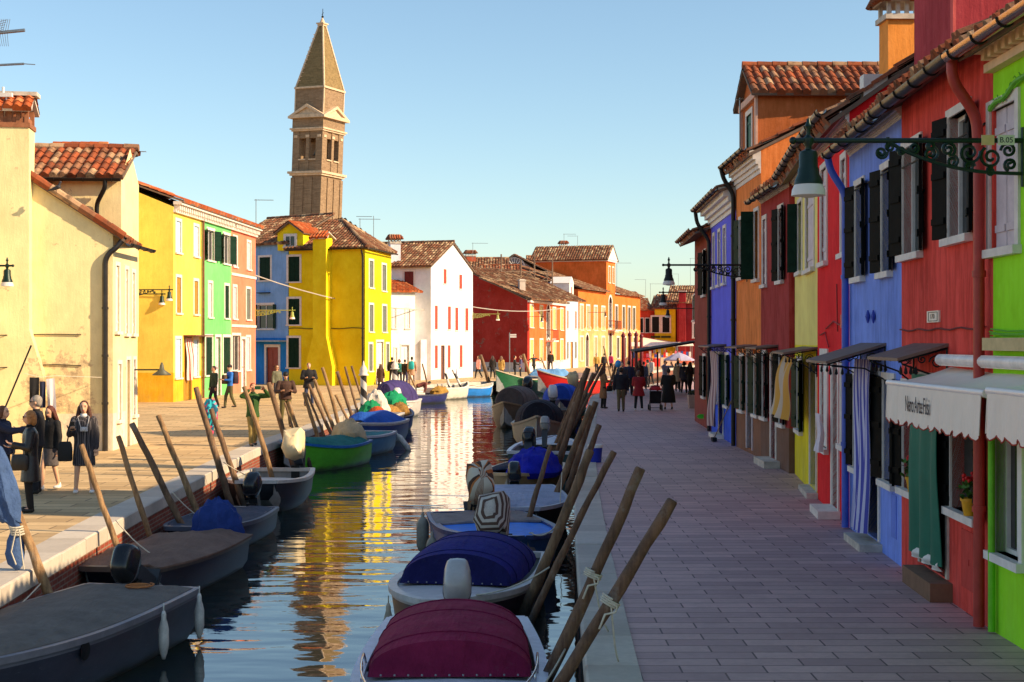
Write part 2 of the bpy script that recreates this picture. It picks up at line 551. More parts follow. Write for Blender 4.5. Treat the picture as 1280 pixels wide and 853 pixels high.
def window(fc, u0, u1, z0, z1, root, kind='closed', sh=None, frame=None, sw=0.09, sill=True, ang=95, name='window', leafw=None,
           arch=False, proud=0.025, reveal=0.14, bars=True, sillw=0.08):
    """kind: closed / open / pane / dark / door"""
    frame = frame or M_stone; sh = sh or M_sh_green
    mb = MB()
    p = proud
    fc.box(mb, u0 - sw, u0, -reveal, p, z0, z1 + sw)
    fc.box(mb, u1, u1 + sw, -reveal, p, z0, z1 + sw)
    if not arch:
        fc.box(mb, u0, u1, -reveal, p, z1, z1 + sw)
    else:
        uc = (u0 + u1) / 2; rr = (u1 - u0) / 2
        n = 10
        for k in range(n):
            a0 = math.pi * k / n; a1 = math.pi * (k + 1) / n
            q = []
            for (r_, d_) in ((rr, p + .02), (rr + sw, p + .02)):
                pass
            pts = [(rr * math.cos(a0), rr * math.sin(a0)), ((rr + sw) * math.cos(a0), (rr + sw) * math.sin(a0)),
                   ((rr + sw) * math.cos(a1), (rr + sw) * math.sin(a1)), (rr * math.cos(a1), rr * math.sin(a1))]
            lo = [fc.P(uc + x, 0.0, z1 + y) for x, y in pts]; hi = [fc.P(uc + x, p + 0.02, z1 + y) for x, y in pts]
            mb.hexa(lo, hi)
    o = mb.build(name, frame, root)
    if sill:
        s = MB(); fc.box(s, u0 - sw - 0.03, u1 + sw + 0.03, -reveal * 0.8, p + 0.06, z0 - sillw, z0)
        s.build('sill', frame, o)
    w = u1 - u0
    if arch:
        s = MB()
        uc = (u0 + u1) / 2; rr = w / 2
        pts = [fc.P(uc + rr * math.cos(math.pi * k / 10), p * 0.6 , z1 + rr * math.sin(math.pi * k / 10)) for k in range(11)]
        s.poly(pts); s.build('fanlight', M_glass, o)
    if kind == 'closed':
        for a, b in ((u0, (u0 + u1) / 2 - 0.006), ((u0 + u1) / 2 + 0.006, u1)):
            s = MB(); fc.box(s, a + 0.005, b, -0.07, -0.03, z0 + 0.005, z1 - 0.005)
            # boards and battens
            fc.box(s, a + 0.02, b - 0.015, -0.03, -0.015, z0 + 0.12 * (z1 - z0), z0 + 0.12 * (z1 - z0) + 0.07)
            fc.box(s, a + 0.02, b - 0.015, -0.03, -0.015, z0 + 0.82 * (z1 - z0), z0 + 0.82 * (z1 - z0) + 0.07)
            s.build('shutter', sh, o)
        s = MB(); fc.box(s, u0, u1, -reveal - 0.02, -reveal, z0, z1); s.build('pane', M_dark, o)
    elif kind in ('open', 'pane', 'dark'):
        s = MB(); fc.box(s, u0, u1, -reveal - 0.02, -reveal + 0.01, z0, z1)
        s.build('pane', M_glass if kind != 'dark' else M_dark, o)
        if bars and kind != 'dark':
            s = MB()
            t = 0.045
            for ua, ub, za, zb in ((u0, u0 + t, z0, z1), (u1 - t, u1, z0, z1), ((u0 + u1) / 2 - t / 2, (u0 + u1) / 2 + t / 2, z0, z1),
                                   (u0 + t, (u0+u1)/2 - t/2, z0, z0 + t), (u0 + t, (u0+u1)/2 - t/2, z1 - t, z1), ((u0+u1)/2 + t/2, u1 - t, z0, z0 + t), ((u0+u1)/2 + t/2, u1 - t, z1 - t, z1)):
                fc.box(s, ua, ub, -reveal + 0.012, -reveal + 0.05, za, zb)
            s.build('sash', frame if kind == 'pane' else M_white, o)
        if kind == 'open':
            lw = leafw or w / 2 * 1.02
            for side in (0, 1):
                uh = u0 - 0.02 if side == 0 else u1 + 0.02
                a_ = ang[side] if isinstance(ang, tuple) else ang
                if a_ is None: continue
                aa = R(a_)
                # closed leaf (0 deg) points inwards over the opening; opened it swings outwards
                dx = math.cos(aa) * (1 if side == 0 else -1); dd = math.sin(aa)
                s = MB()
                th = 0.035
                nx, nd = -dd * (1 if side == 0 else -1), math.cos(aa)
                def Q(a, b, z): return fc.P(uh + dx * a + nx * b * (1), 0.035 + dd * a + nd * b * (1 if side == 0 else 1), z)
                za, zb = z0 + 0.01, z1 + 0.02
                s.hexa([Q(0, 0, za), Q(lw, 0, za), Q(lw, th, za), Q(0, th, za)], [Q(0, 0, zb), Q(lw, 0, zb), Q(lw, th, zb), Q(0, th, zb)])
                for zz in (0.12, 0.5, 0.85):
                    zc = za + (zb - za) * zz
                    s.hexa([Q(0.02, -0.02, zc), Q(lw - 0.02, -0.02, zc), Q(lw - 0.02, -0.001, zc), Q(0.02, -0.001, zc)],
                           [Q(0.02, -0.02, zc + 0.07), Q(lw - 0.02, -0.02, zc + 0.07), Q(lw - 0.02, -0.001, zc + 0.07), Q(0.02, -0.001, zc + 0.07)])
                h = s; mi0 = len(s.m)
                h.tube([Q(lw * 0.5, th + 0.012, za + 0.2), Q(lw * 0.5, th + 0.012, za + (zb - za) * 0.5), Q(lw * 0.7, th + 0.03, za + (zb - za) * 0.52)], 0.01, 5)
                h.box(Q(0, 0.02, za + 0.08), (0.03, 0.03, 0.05)); h.box(Q(0, 0.02, zb - 0.1), (0.03, 0.03, 0.05))
                for i_ in range(mi0, len(s.m)): s.m[i_] = 1
                s.build('shutter', [sh, M_iron], o)
    elif kind == 'door':
        s = MB(); fc.box(s, u0, u1, -reveal - 0.02, -reveal + 0.03, z0, z1)
        hh = z1 - z0
        for k in range(2):
            ua = u0 + w * (0.08 + 0.48 * k); ub = ua + w * 0.36
            for (a, b) in ((0.08, 0.42), (0.48, 0.93)):
                fc.box(s, ua, ub, -reveal + 0.03, -reveal + 0.05, z0 + hh * a, z0 + hh * b)
        d = s.build('door_leaf', sh, o)
        k_ = MB(); k_.ell(fc.P((u0 + u1) / 2 + 0.05, -reveal + 0.08, z0 + hh * 0.47), 0.03, 8, 6); k_.build('handle', M_iron, d)
    return o

def clip_poly_u(poly, uc):
    vs = []
    n = len(poly)
    for i in range(n):
        a, b = poly[i], poly[(i + 1) % n]
        if (a[0] - uc) * (b[0] - uc) <= 0 and abs(a[0] - b[0]) > 1e-9:
            t = (uc - a[0]) / (b[0] - a[0])
            vs.append(a[1] + (b[1] - a[1]) * t)
    if len(vs) < 2: return None
    return min(vs), max(vs)

def roof_plane(mb, pts, tw=0.22, course=0.42, th=0.10, amp=0.06, soffit_mi=1):
    """pts: planar polygon, pts[0]->pts[1] is the eave. tiled top and a soffit slab."""
    P0 = Vector(pts[0]); U = (Vector(pts[1]) - P0).normalized()
    N = U.cross(Vector(pts[2]) - P0).normalized()
    if N.z < 0: N = -N
    V = N.cross(U)
    if V.dot(Vector(pts[2]) - P0) < 0: V = -V
    poly = [((Vector(p) - P0).dot(U), (Vector(p) - P0).dot(V)) for p in pts]
    umin = min(p[0] for p in poly); umax = max(p[0] for p in poly)
    nc = max(2, int(round((umax - umin) / tw))); w = (umax - umin) / nc
    prof = [(0.0, 0.0), (0.12, 0.25), (0.25, 0.85), (0.42, 1.0), (0.6, 0.85), (0.74, 0.25), (0.86, 0.0), (1.0, 0.0)]
    rnd = random.Random(int(abs(P0.x * 31 + P0.y * 17) * 10))
    for k in range(nc):
        uc = umin + (k + 0.5) * w
        r = clip_poly_u(poly, uc)
        if not r or r[1] - r[0] < 0.03: continue
        lo, hi = r
        nr = max(1, int(round((hi - lo) / course))); c = (hi - lo) / nr
        du = rnd.uniform(-0.012, 0.012)
        vs = []; uvs = []; fs = []
        np_ = len(prof)
        rows = []
        rows.append((lo - 0.0, -th, 0))
        for j in range(nr):
            jit = rnd.uniform(-0.012, 0.012)
            rows.append((lo + j * c + (rnd.uniform(-0.03, 0.02) if j == 0 else 0), 0.032 + jit, j))
            rows.append((lo + (j + 1) * c - 0.001, 0.0 + jit * 0.4, j))
        for (v_, h_, j) in rows:
            for (pu, ph) in prof:
                hh = h_ + (ph * amp if h_ > -th * 0.5 else ph * amp * 0.0)
                q = P0 + U * (umin + (k + pu) * w + du) + V * v_ + N * hh
                vs.append(q)
                uvs.append((k + 0.5, j + 0.5))
        for a in range(len(rows) - 1):
            for b in range(np_ - 1):
                fs.append((a * np_ + b, a * np_ + b + 1, (a + 1) * np_ + b + 1, (a + 1) * np_ + b))
        b0 = len(mb.v)
        mb.v.extend([tuple(x) for x in vs])
        for fc in fs:
            mb.f.append(tuple(b0 + i for i in fc)); mb.m.append(0)
            row = fc[0] // np_
            jj = rows[min(row + 1, len(rows) - 1)][2] if True else 0
            mb.uv.append([(k + 0.5, jj + 0.5)] * 4)
        mb.use_uv = True
    # slab under the tiles
    top = [Vector(p) - N * (th * 0.45) for p in pts]
    bot = [Vector(p) - N * (th * 1.1) for p in pts]
    n = len(pts)
    mb.add(top + bot, [tuple(range(n)), tuple(range(2 * n - 1, n - 1, -1))] + [(i, (i + 1) % n, n + (i + 1) % n, n + i) for i in range(n)], soffit_mi)

def ridge(mb, a, b, r=0.11, seg=0.4):
    a = Vector(a); b = Vector(b)
    L = (b - a).length; n = max(1, int(L / seg))
    for k in range(n):
        p = a + (b - a) * (k / n); q = a + (b - a) * ((k + 1.06) / n)
        q = q if k < n - 1 else b
        b0 = len(mb.f)
        mb.tube([p, q], [r * 1.08, r * 0.94], 8)
        for i in range(b0, len(mb.f)):
            mb.uv[i] = [(k + 200.5 + a.x, 7.5 + a.y)] * len(mb.f[i])

M_soffit = simple((118, 98, 84), 0.9, name='soffit', src='world')
def gutter(fc, u0, u1, d, z, root, mat=None, r=0.078, name='gutter', clips=True):
    mb = MB()
    n = 8
    A = [fc.P(u0, d, z), fc.P(u1, d, z)]
    rings = []
    for q in A:
        rg = []
        for k in range(n + 1):
            a = math.pi + math.pi * k / n
            rg.append(q + Vector((fc.n.x, fc.n.y, 0)) * r * math.cos(a) + Vector((0, 0, r * math.sin(a) )))
        for k in range(n, -1, -1):
            a = math.pi + math.pi * k / n
            rg.append(q + Vector((fc.n.x, fc.n.y, 0)) * r * 0.88 * math.cos(a) + Vector((0, 0, r * 0.88 * math.sin(a))))
        rings.append(rg)
    mb.loft(rings)
    if clips:
        s = mb; mi0 = len(mb.m)
        L = abs(u1 - u0); m = max(2, int(L / 0.75))
        for i in range(m + 1):
            uu = u0 + (u1 - u0) * (i + 0.3) / (m + 0.6)
            pts = [fc.P(uu, d, z) + Vector((fc.n.x, fc.n.y, 0)) * (r * 1.07) * math.cos(math.pi + math.pi * k / 8) + Vector((0, 0, r * 1.07 * math.sin(math.pi + math.pi * k / 8))) for k in range(9)]
            s.tube(pts, 0.011, 5)
        for i_ in range(mi0, len(mb.m)): mb.m[i_] = 1
    return mb.build(name, [mat or M_zinc, M_iron], root, smooth=True, auto=40)
def pipe(root, pts, mat=None, r=0.045, name='downpipe'):
    mb = MB()
    P = [Vector(p) for p in pts]
    out = [P[0]]
    for i in range(1, len(P) - 1):
        a, b, c = P[i - 1], P[i], P[i + 1]
        k = min(0.35, 0.1 / max((b - a).length, 0.01)); k2 = min(0.35, 0.1 / max((c - b).length, 0.01))
        out += [b + (a - b) * k, b + (a - b) * k * 0.3 + (c - b) * k2 * 0.3, b + (c - b) * k2]
    out.append(P[-1])
    mb.tube(out, r, 10)
    zt = P[-2].z; zb = P[-1].z
    if abs(zt - zb) > 1.5:
        nn = int(abs(zt - zb) / 1.3)
        for i in range(1, nn + 1):
            q = P[-2].lerp(P[-1], i / (nn + 1))
            mb.lathe([(r * 1.25, -0.03), (r * 1.25, 0.03)], q, 10)
    return mb.build(name, mat or M_zinc, root, smooth=True, auto=40)

def house(label, pts, eave, col, ops=None, out=None, plinth=None, plcol=None, cat='house', name='house', gables=None, wall_wear=0.4, patch=0.0, z0=-0.2, streak=0.35, worncol=(205,190,175), matw=None):
    """pts: plan polygon. ops: {edge index: [(u0,u1,z0,z1)]}; gables: {edge: [(u,z)...] profile above the eave}"""
    cen = Vector((sum(p[0] for p in pts) / len(pts), sum(p[1] for p in pts) / len(pts)))
    root = empty(name, (pts[0][0], pts[0][1], 0), label, cat)
    fs = []
    mb = MB()
    for i in range(len(pts)):
        A, B = pts[i], pts[(i + 1) % len(pts)]
        f = Fac(A, B, None)
        mid = (f.A + f.B) / 2
        if f.n.dot(mid - cen) < 0: f.n = -f.n
        fs.append(f)
        e = eave if isinstance(eave, (int, float)) else eave[i]
        op = (ops or {}).get(i, [])
        f.grid(mb, 0, f.L, z0, e, op, plinth=plinth)
        if gables and i in gables:
            prof = gables[i]
            mb.poly([f.P(0, 0, e)] + [f.P(f.L, 0, e)] + [f.P(u, 0, z) for u, z in prof[::-1]])
    w = mb.build('wall', [matw or plaster(col, wall_wear, patch=patch, streak=streak, worncol=worncol), plaster(plcol or col, 0.6)], root)
    return root, fs, w

def chimney(root, c, w, d, z0, z1, mat, ang=0.0, flue='cap', top=None):
    M = Matrix.Rotation(ang, 3, 'Z')
    mb = MB(); mb.box((c[0], c[1], (z0 + z1) / 2), (w, d, z1 - z0), 0, M)
    o = mb.build('chimney', mat, root)
    s = MB()
    hw, hd = w / 2, d / 2
    s.box((c[0], c[1], z1 + 0.05), (w + 0.12, d + 0.12, 0.1), 0, M)
    if flue == 'cap':
        # open lantern of small brick piers under a little tiled hip
        for sx in (-1, -0.33, 0.33, 1):
            for sy in (-1, 1):
                q = M @ Vector((sx * (hw - 0.02), sy * (hd - 0.02), 0)); s.box((c[0] + q.x, c[1] + q.y, z1 + 0.22), (0.07, 0.07, 0.24), 0, M)
        s.build('chimney_lantern', M_stone_old, o)
        t = MB()
        e = 0.16
        def Q(x, y, z):
            q = M @ Vector((x, y, 0)); return Vector((c[0] + q.x, c[1] + q.y, z))
        zb, zt = z1 + 0.34, z1 + 0.66
        k = 0.14
        for sx, sy in ((0, -1), (1, 0), (0, 1), (-1, 0)):
            if sy: a, b = Q(-sy * (-hw - e), sy * (hd + e), zb), Q(-sy * (hw + e), sy * (hd + e), zb); c_, d_ = Q(-sy * (hw + e) * .75, sy * k * 2, zt), Q(sy * (hw + e) * .75, sy * k * 2, zt)
            else: a, b = Q(sx * (hw + e), -sx * (hd + e), zb), Q(sx * (hw + e), sx * (hd + e), zb); c_, d_ = Q(sx * (hw + e) * .75, sx * k * 2, zt), Q(sx * (hw + e) * .75, -sx * k * 2, zt)
            roof_plane(t, [a, b, c_, d_], tw=0.17, course=0.3, th=0.05, amp=0.05)
        t.box(Q(0, 0, zt + 0.02), ((hw + e) * 1.55, k * 4.2, 0.05), 1, M)
        t.build('chimney_roof', [M_tile, M_stone_old], o)
    else:
        s.box((c[0], c[1], z1 + 0.12), (w * 0.8, d * 0.8, 0.08), 0, M)
        s.build('chimney_cap', M_stone_old, o)
    return o

def aerial(base, h, label, L=1.2, ang=0.0, n=7):
    b = Vector(base)
    root = empty('aerial', b, label, 'aerial', 'television aerials on the roofs')
    mb = MB(); mb.tube([b, b + Vector((0, 0, h))], 0.022, 6); mb.build('mast', M_alu, root)
    d = Vector((math.cos(ang), math.sin(ang), 0)); e = Vector((-d.y, d.x, 0))
    s = MB(); t = b + Vector((0, 0, h - 0.05))
    s.tube([t - d * 0.1, t + d * L], 0.018, 6)
    for k in range(n):
        q = t + d * (L * k / (n - 1)); l = 0.28 - 0.02 * k
        s.tube([q - e * l, q + e * l], 0.008, 5)
    s.build('antenna_boom', M_alu, root)
    return root
# ---------------------------------------------------------------- water, quays
ZW = -0.9
LEFT = [(-4.9, 2), (-5.3, 9), (-5.81, 16.3), (-6.19, 22.96), (-6.4, 29.9), (-6.66, 36.7), (-6.62, 40.8), (-6.35, 46), (-6.35, 55), (-6.45, 66), (-6.65, 78),
        (-6.6, 86), (-5.6, 91.5), (-4.0, 95.2), (-2, 98.6), (0.3, 101.8), (3.2, 104.3), (6.5, 109), (10, 120), (14, 138), (21, 165), (32, 200)]
RIGHT = [(0.45, 2), (0.55, 8), (0.66, 12.5), (0.78, 16.0), (0.95, 21.0), (1.2, 27.0), (1.6, 35), (2.1, 44), (3.0, 58), (4.05, 73.5), (5.6, 82), (8.5, 91), (12, 104), (18, 126), (27, 160), (37, 198)]

def water_mat():
    m, t, p = nt_new('canal_water')
    p.inputs['Base Color'].default_value = (0.016, 0.032, 0.03, 1)
    p.inputs['Roughness'].default_value = 0.02
    p.inputs['IOR'].default_value = 3.0
    p.inputs['Specular IOR Level'].default_value = 0.6
    a = nz(t, wpos(t, (0.42, 1.15, 1)), 1.0, 1, 0.4)
    b = nz(t, wpos(t, (1.2, 2.9, 1), rot=(0, 0, 0.2)), 1.0, 1, 0.4)
    c = nz(t, wpos(t, (6, 12, 1), rot=(0, 0, -0.3)), 1.0, 2, 0.5)
    pm = nz(t, wpos(t, (0.12, 0.10, 1)), 1.0, 2, 0.5)
    gust = ramp(t, pm, 0.5, 0.66, 0.0, 1.0)
    h = mul(t, mul(t, a, 1.0), mul(t, b, 0.34), 'ADD')
    h = mul(t, h, mul(t, mul(t, c, 0.09), ramp(t, gust, 0, 1, 0.15, 1.0)), 'ADD')
    bp = t.nodes.new('ShaderNodeBump')
    bp.inputs['Strength'].default_value = 1.0
    bp.inputs['Distance'].default_value = 0.023
    t.links.new(h, bp.inputs['Height'])
    t.links.new(bp.outputs[0], p.inputs['Normal'])
    return m
mb = MB()
mb.quad((-900, -300, ZW), (900, -300, ZW), (900, 3000, ZW), (-900, 3000, ZW))
tag(mb.build('water', water_mat()), kind='structure')

M_pave_r = brick_mat((218, 178, 172), (184, 148, 146), (96, 78, 80), 1.0, 0.72, 0.27, 'world', 'quay_paving', ms=0.009, stain=0.45, b=0.6, rough=0.62)
M_pave_l = brick_mat((224, 192, 144), (184, 154, 112), (116, 96, 74), 1.0, 1.15, 0.42, 'world', 'quay_paving', ms=0.014, stain=0.2, b=0.5, rough=0.85)
M_kerb = brick_mat((214, 202, 186), (190, 178, 164), (120, 108, 96), 1.0, 1.6, 3.0, 'uv', 'kerb_stone', ms=0.0, stain=0.35, b=0.3, rough=0.8)
M_qbrick = brick_mat((166, 78, 56), (128, 62, 48), (150, 130, 112), 1.0, 0.26, 0.075, 'uv', 'quay_brick', ms=0.012, stain=0.6, zmoss=-0.62)

def seg_norm(line, i):
    a = Vector(line[max(i - 1, 0)]); b = Vector(line[min(i + 1, len(line) - 1)])
    d = (b - a).normalized()
    return Vector((d.y, -d.x))       # to the right of the walking direction (increasing y)
def resample(line, step):
    out = []; 
    for i in range(len(line) - 1):
        a = Vector(line[i]); b = Vector(line[i + 1])
        n = max(1, int(round((b - a).length / step)))
        for k in range(n): out.append(a.lerp(b, k / n))
    out.append(Vector(line[-1]))
    # light smoothing
    for _ in range(2):
        out = [out[0]] + [(out[i - 1] + out[i] * 2 + out[i + 1]) / 4 for i in range(1, len(out) - 1)] + [out[-1]]
    return out
LEFT_S = resample(LEFT, 1.35); RIGHT_S = resample(RIGHT, 1.35)

def quay(line, side, far_x, pave, kw):
    """side -1: land lies to the left (smaller x)"""
    # paving sheet from the inner kerb line to far_x
    inner = [Vector(p) + seg_norm(line, i) * (kw * side) for i, p in enumerate(line)]
    mb = MB()
    for i in range(len(line) - 1):
        a, b = inner[i], inner[i + 1]
        if side < 0: mb.quad((far_x, a.y, 0), (a.x, a.y, 0), (b.x, b.y, 0), (far_x, b.y, 0))
        else: mb.quad((a.x, a.y, 0), (far_x, a.y, 0), (far_x, b.y, 0), (b.x, b.y, 0))
    yl = inner[-1].y
    o = mb.build('quay_pavement', pave)
    tag(o, kind='structure')
    kb = MB(); wl = MB(); rnd = random.Random(3)
    u = 0
    for i in range(len(line) - 1):
        a, b = Vector(line[i]), Vector(line[i + 1])
        na, nb = seg_norm(line, i) * side, seg_norm(line, i + 1) * side
        L = (b - a).length
        g = 0.006 / L
        ao, bo = a - na * 0.035, b - nb * 0.035
        ai, bi = a + na * (kw - 0.004), b + nb * (kw - 0.004)
        def lp(p, q, t_): 
            r_ = p.lerp(q, t_); return r_
        zt = 0.012 + rnd.uniform(-0.004, 0.006)
        w = rnd.uniform(-0.012, 0.012)
        p = [lp(ao, bo, g), lp(ao, bo, 1 - g), lp(ai, bi, 1 - g), lp(ai, bi, g)]
        ch = 0.018
        q = [p[0].lerp(p[3], 0.05), p[1].lerp(p[2], 0.05)]
        vs = [(p[0].x, p[0].y, -0.2), (p[1].x, p[1].y, -0.2), (p[2].x, p[2].y, -0.2), (p[3].x, p[3].y, -0.2),
              (p[0].x, p[0].y, zt - ch), (p[1].x, p[1].y, zt - ch), (q[1].x, q[1].y, zt), (q[0].x, q[0].y, zt), (p[2].x, p[2].y, zt), (p[3].x, p[3].y, zt)]
        uo = i * 7.3
        uvs = [(uo + v[1], v[2]) for v in vs]
        kb.add(vs, [(0, 1, 5, 4), (4, 5, 6, 7), (7, 6, 8, 9), (0, 3, 2, 1), (0, 4, 7, 9, 3), (1, 2, 8, 6, 5)], 0, uvs)
        wl.quad((a.x, a.y, -2.2), (b.x, b.y, -2.2), (b.x, b.y, -0.19), (a.x, a.y, -0.19), 0, [(u, -2.2), (u + L, -2.2), (u + L, -0.19), (u, -0.19)])
        u += L
    k = kb.build('quay_kerb', M_kerb); tag(k, kind='structure')
    w = wl.build('quay_wall', M_qbrick); tag(w, kind='structure')
quay(LEFT_S, -1, -260, M_pave_l, 0.5)
quay(RIGHT_S, 1, 260, M_pave_r, 0.43)
# the land behind the last bend of the canal, one sheet to the horizon
mb = MB()
mb.quad((-700, 203, -0.02), (700, 203, -0.02), (700, 2600, -0.02), (-700, 2600, -0.02))
tag(mb.build('ground', M_pave_l), kind='structure')
# ---------------------------------------------------------------- right-hand row of houses
def gable_prof(L, rise, e):
    return [(L / 2, e + rise)]

def row_house(label, A, B, eave, col, ops_px, depth=8.0, rise=1.9, plinth=None, plcol=None, tiles=None, over=0.32, patch=0, gut=None, cornice=None, streak=0.5, wear=0.3, ridge_d=4.2, wallmat=None, gut_z=None):
    """A near end, B far end of the canal front. Plan: A, B, B+back, A+back"""
    f = Fac(A, B, (-10, 20))
    b = -f.n * depth
    pts = [tuple(f.A), tuple(f.B), tuple(f.B + b), tuple(f.A + b)]
    ops = []
    ops_full = []
    for o in ops_px:
        pa, pb, z0, z1 = o[:4]
        u0, u1 = f.upx(pb), f.upx(pa)
        if u0 > u1: u0, u1 = u1, u0
        ops.append((u0, u1, z0, z1)); ops_full.append((u0, u1, z0, z1, o[4], o[5] if len(o) > 5 else {}))
    rk = ridge_d
    gab = {1: [(rk, eave + rise)], 3: [(depth - rk, eave + rise)]}
    root, fs, w = house(label, pts, eave, col, {0: ops}, plinth=plinth, plcol=plcol, gables=gab, patch=patch, streak=streak, wall_wear=wear)
    ff = fs[0]
    # roof
    s = rise / rk
    rf = MB()
    def Q(u, d, z): return ff.P(u, d, z)
    ez = eave + 0.12 - over * s
    rz = eave + 0.12 + rise
    roof_plane(rf, [Q(-0.06, over, ez), Q(ff.L + 0.06, over, ez), Q(ff.L + 0.06, -rk, rz), Q(-0.06, -rk, rz)])
    bz = eave + 0.12 + rise - (depth - rk + 0.2) * s
    roof_plane(rf, [Q(-0.06, -depth - 0.2, bz), Q(ff.L + 0.06, -depth - 0.2, bz), Q(ff.L + 0.06, -rk, rz), Q(-0.06, -rk, rz)])
    ridge(rf, Q(-0.1, -rk, rz + 0.03), Q(ff.L + 0.1, -rk, rz + 0.03))
    ro = rf.build('roof', [tiles or M_tile, M_soffit], root)
    if gut is not None:
        gutter(ff, -0.02, ff.L + 0.02, over + 0.07, (gut_z or (ez - 0.02)), root, gut)
    if cornice:
        c = MB()
        cc, hh, pr = cornice
        n = 5
        for k in range(n):
            z_a = eave - hh + hh * k / n; z_b = eave - hh + hh * (k + 1) / n
            ff.box(c, 0.0, ff.L, 0.0, pr * ((k + 1) / n) ** 1.6, z_a + (0.001 if k else 0), z_b)
        c.build('cornice', cc, root)
    for (u0, u1, z0, z1, kind, kw) in ops_full:
        window(ff, u0, u1, z0, z1, root, kind, **kw)
    return root, ff, fs

P1 = (4.62, 8.6); P2 = (4.645, 13.9); P3 = (4.83, 17.85); P4 = (5.06, 21.6); P5 = (5.43, 25.6); P6 = (5.98, 30.45)
Q6 = (5.86, 30.45); Q7 = (5.93, 34.3); Q8 = (5.95, 38.25); Q9 = (6.17, 44.6); Q10 = (6.25, 47.4)
GB = dict(sh=M_sh_black); GG = dict(sh=M_sh_green)
wh = M_white
LILAC = simple((206, 190, 196), 0.6, name='painted_door')
BEIGE = simple((196, 150, 100), 0.5, name='varnished_wood')

# H1 lime green house
limeH, limeF, _ = row_house('bright lime green house nearest the camera, behind the second cream awning', P1, P2, 5.65, (160, 236, 24),
    [(1239.5, 1271, 3.68, 5.02, 'closed', dict(sh=LILAC, sw=0.1)), (1245, 1276, 0.78, 2.25, 'pane', dict(frame=M_white, sw=0.09)),
     (1370, 1420, 3.68, 5.02, 'closed', dict(sh=LILAC, sw=0.1)), (1330, 1390, 0.0, 2.2, 'door', dict(sh=BEIGE, sill=False))],
    gut=None, streak=0.18, wear=0.2, over=0.36)
s = MB()   # dentilled white eaves course
limeF.box(s, 0, limeF.L - 0.02, 0.0, 0.1, 5.38, 5.46); limeF.box(s, 0, limeF.L - 0.02, 0.0, 0.24, 5.56, 5.65)
k = 0.05
while k < limeF.L - 0.15:
    limeF.box(s, k, k + 0.09, 0.0, 0.19, 5.461, 5.559); k += 0.19
s.build('cornice', simple((236, 200, 160), 0.8, name='cornice_stone', src='world'), limeH)
gutter(limeF, 0, limeF.L + 0.1, 0.40, 5.58, limeH, M_copper, r=0.075)
pipe(limeH, [limeF.P(limeF.L - 0.12, 0.055, 2.2), limeF.P(limeF.L - 0.12, 0.055, 1.2), limeF.P(limeF.L - 0.12, 0.055, 0.02)], simple((112, 196, 30), 0.5, name='green_pipe'), 0.035)

# H2 red house
redH, redF, _ = row_house('rough brick red house with a wide red downpipe and a green door curtain', P2, P3, 5.75, (226, 66, 52),
    [(1187, 1212, 3.9, 5.2, 'open', dict(sh=M_sh_black, ang=(168, 168), leafw=0.34)), (1130, 1151, 3.85, 5.15, 'open', dict(sh=M_sh_black, ang=(168, 168), leafw=0.34)),
     (1190, 1221, 1.02, 2.25, 'open', dict(sh=M_sh_black, ang=(168, 168), leafw=0.34, bars=False)), (1130, 1146, 1.0, 2.25, 'open', dict(sh=M_sh_black, ang=(168, 168), leafw=0.34)),
     (1152, 1184, 0.22, 2.35, 'door', dict(sh=M_sh_black, sill=False, frame=M_stone_old))],
    gut=M_zinc, streak=0.75, wear=0.3, over=0.3, gut_z=5.62)
u0 = 0.13
pipe(redH, [redF.P(u0, 0.36, 5.56), redF.P(u0, 0.36, 5.35), redF.P(u0 + 0.02, 0.12, 5.0), redF.P(u0, 0.1, 4.6), redF.P(u0, 0.1, 0.02)], simple((176, 52, 44), 0.45, name='red_pipe'), 0.056)
s = MB(); redF.box(s, redF.upx(1191), redF.upx(1154), 0.0, 0.24, -0.1, 0.2)
s.build('doorstep', simple((126, 92, 70), 0.85, name='brown_stone', src='world'), redH)
s = MB(); redF.box(s, redF.upx(1221), redF.upx(1203), 0.0, 0.012, 0.25, 0.85); redF.box(s, redF.upx(1213), redF.upx(1211.5), 0.012, 0.02, 0.5, 0.56)
s.build('meter_hatch', plaster((206, 62, 50)), redH)
# upper storey of the red house set back behind the gutter
def attic(label, ff, root, u0, u1, d0, d1, zb, zt, col, name='attic'):
    mb = MB()
    ff.box(mb, u0, u1, d0, d1, zb, zt)
    return mb.build(name, plaster(col), root)
tall = house('tall rose red upper house rising behind the blue and red roofs', [(5.95, 19.3), (5.95, 21.3), (12.5, 21.3), (12.5, 19.3)], 11.5, (176, 52, 60), z0=5.0)
s = MB(); tf = tall[1][0]
tf.box(s, 0.0, 0.12, 0.0, 0.04, 5.2, 11.4)
s.build('pilaster', plaster((214, 90, 84)), tall[0])
s = MB(); tf.box(s, 1.25, 1.8, 0.0, 0.05, 7.95, 9.6); s.build('window', M_stone, tall[0])

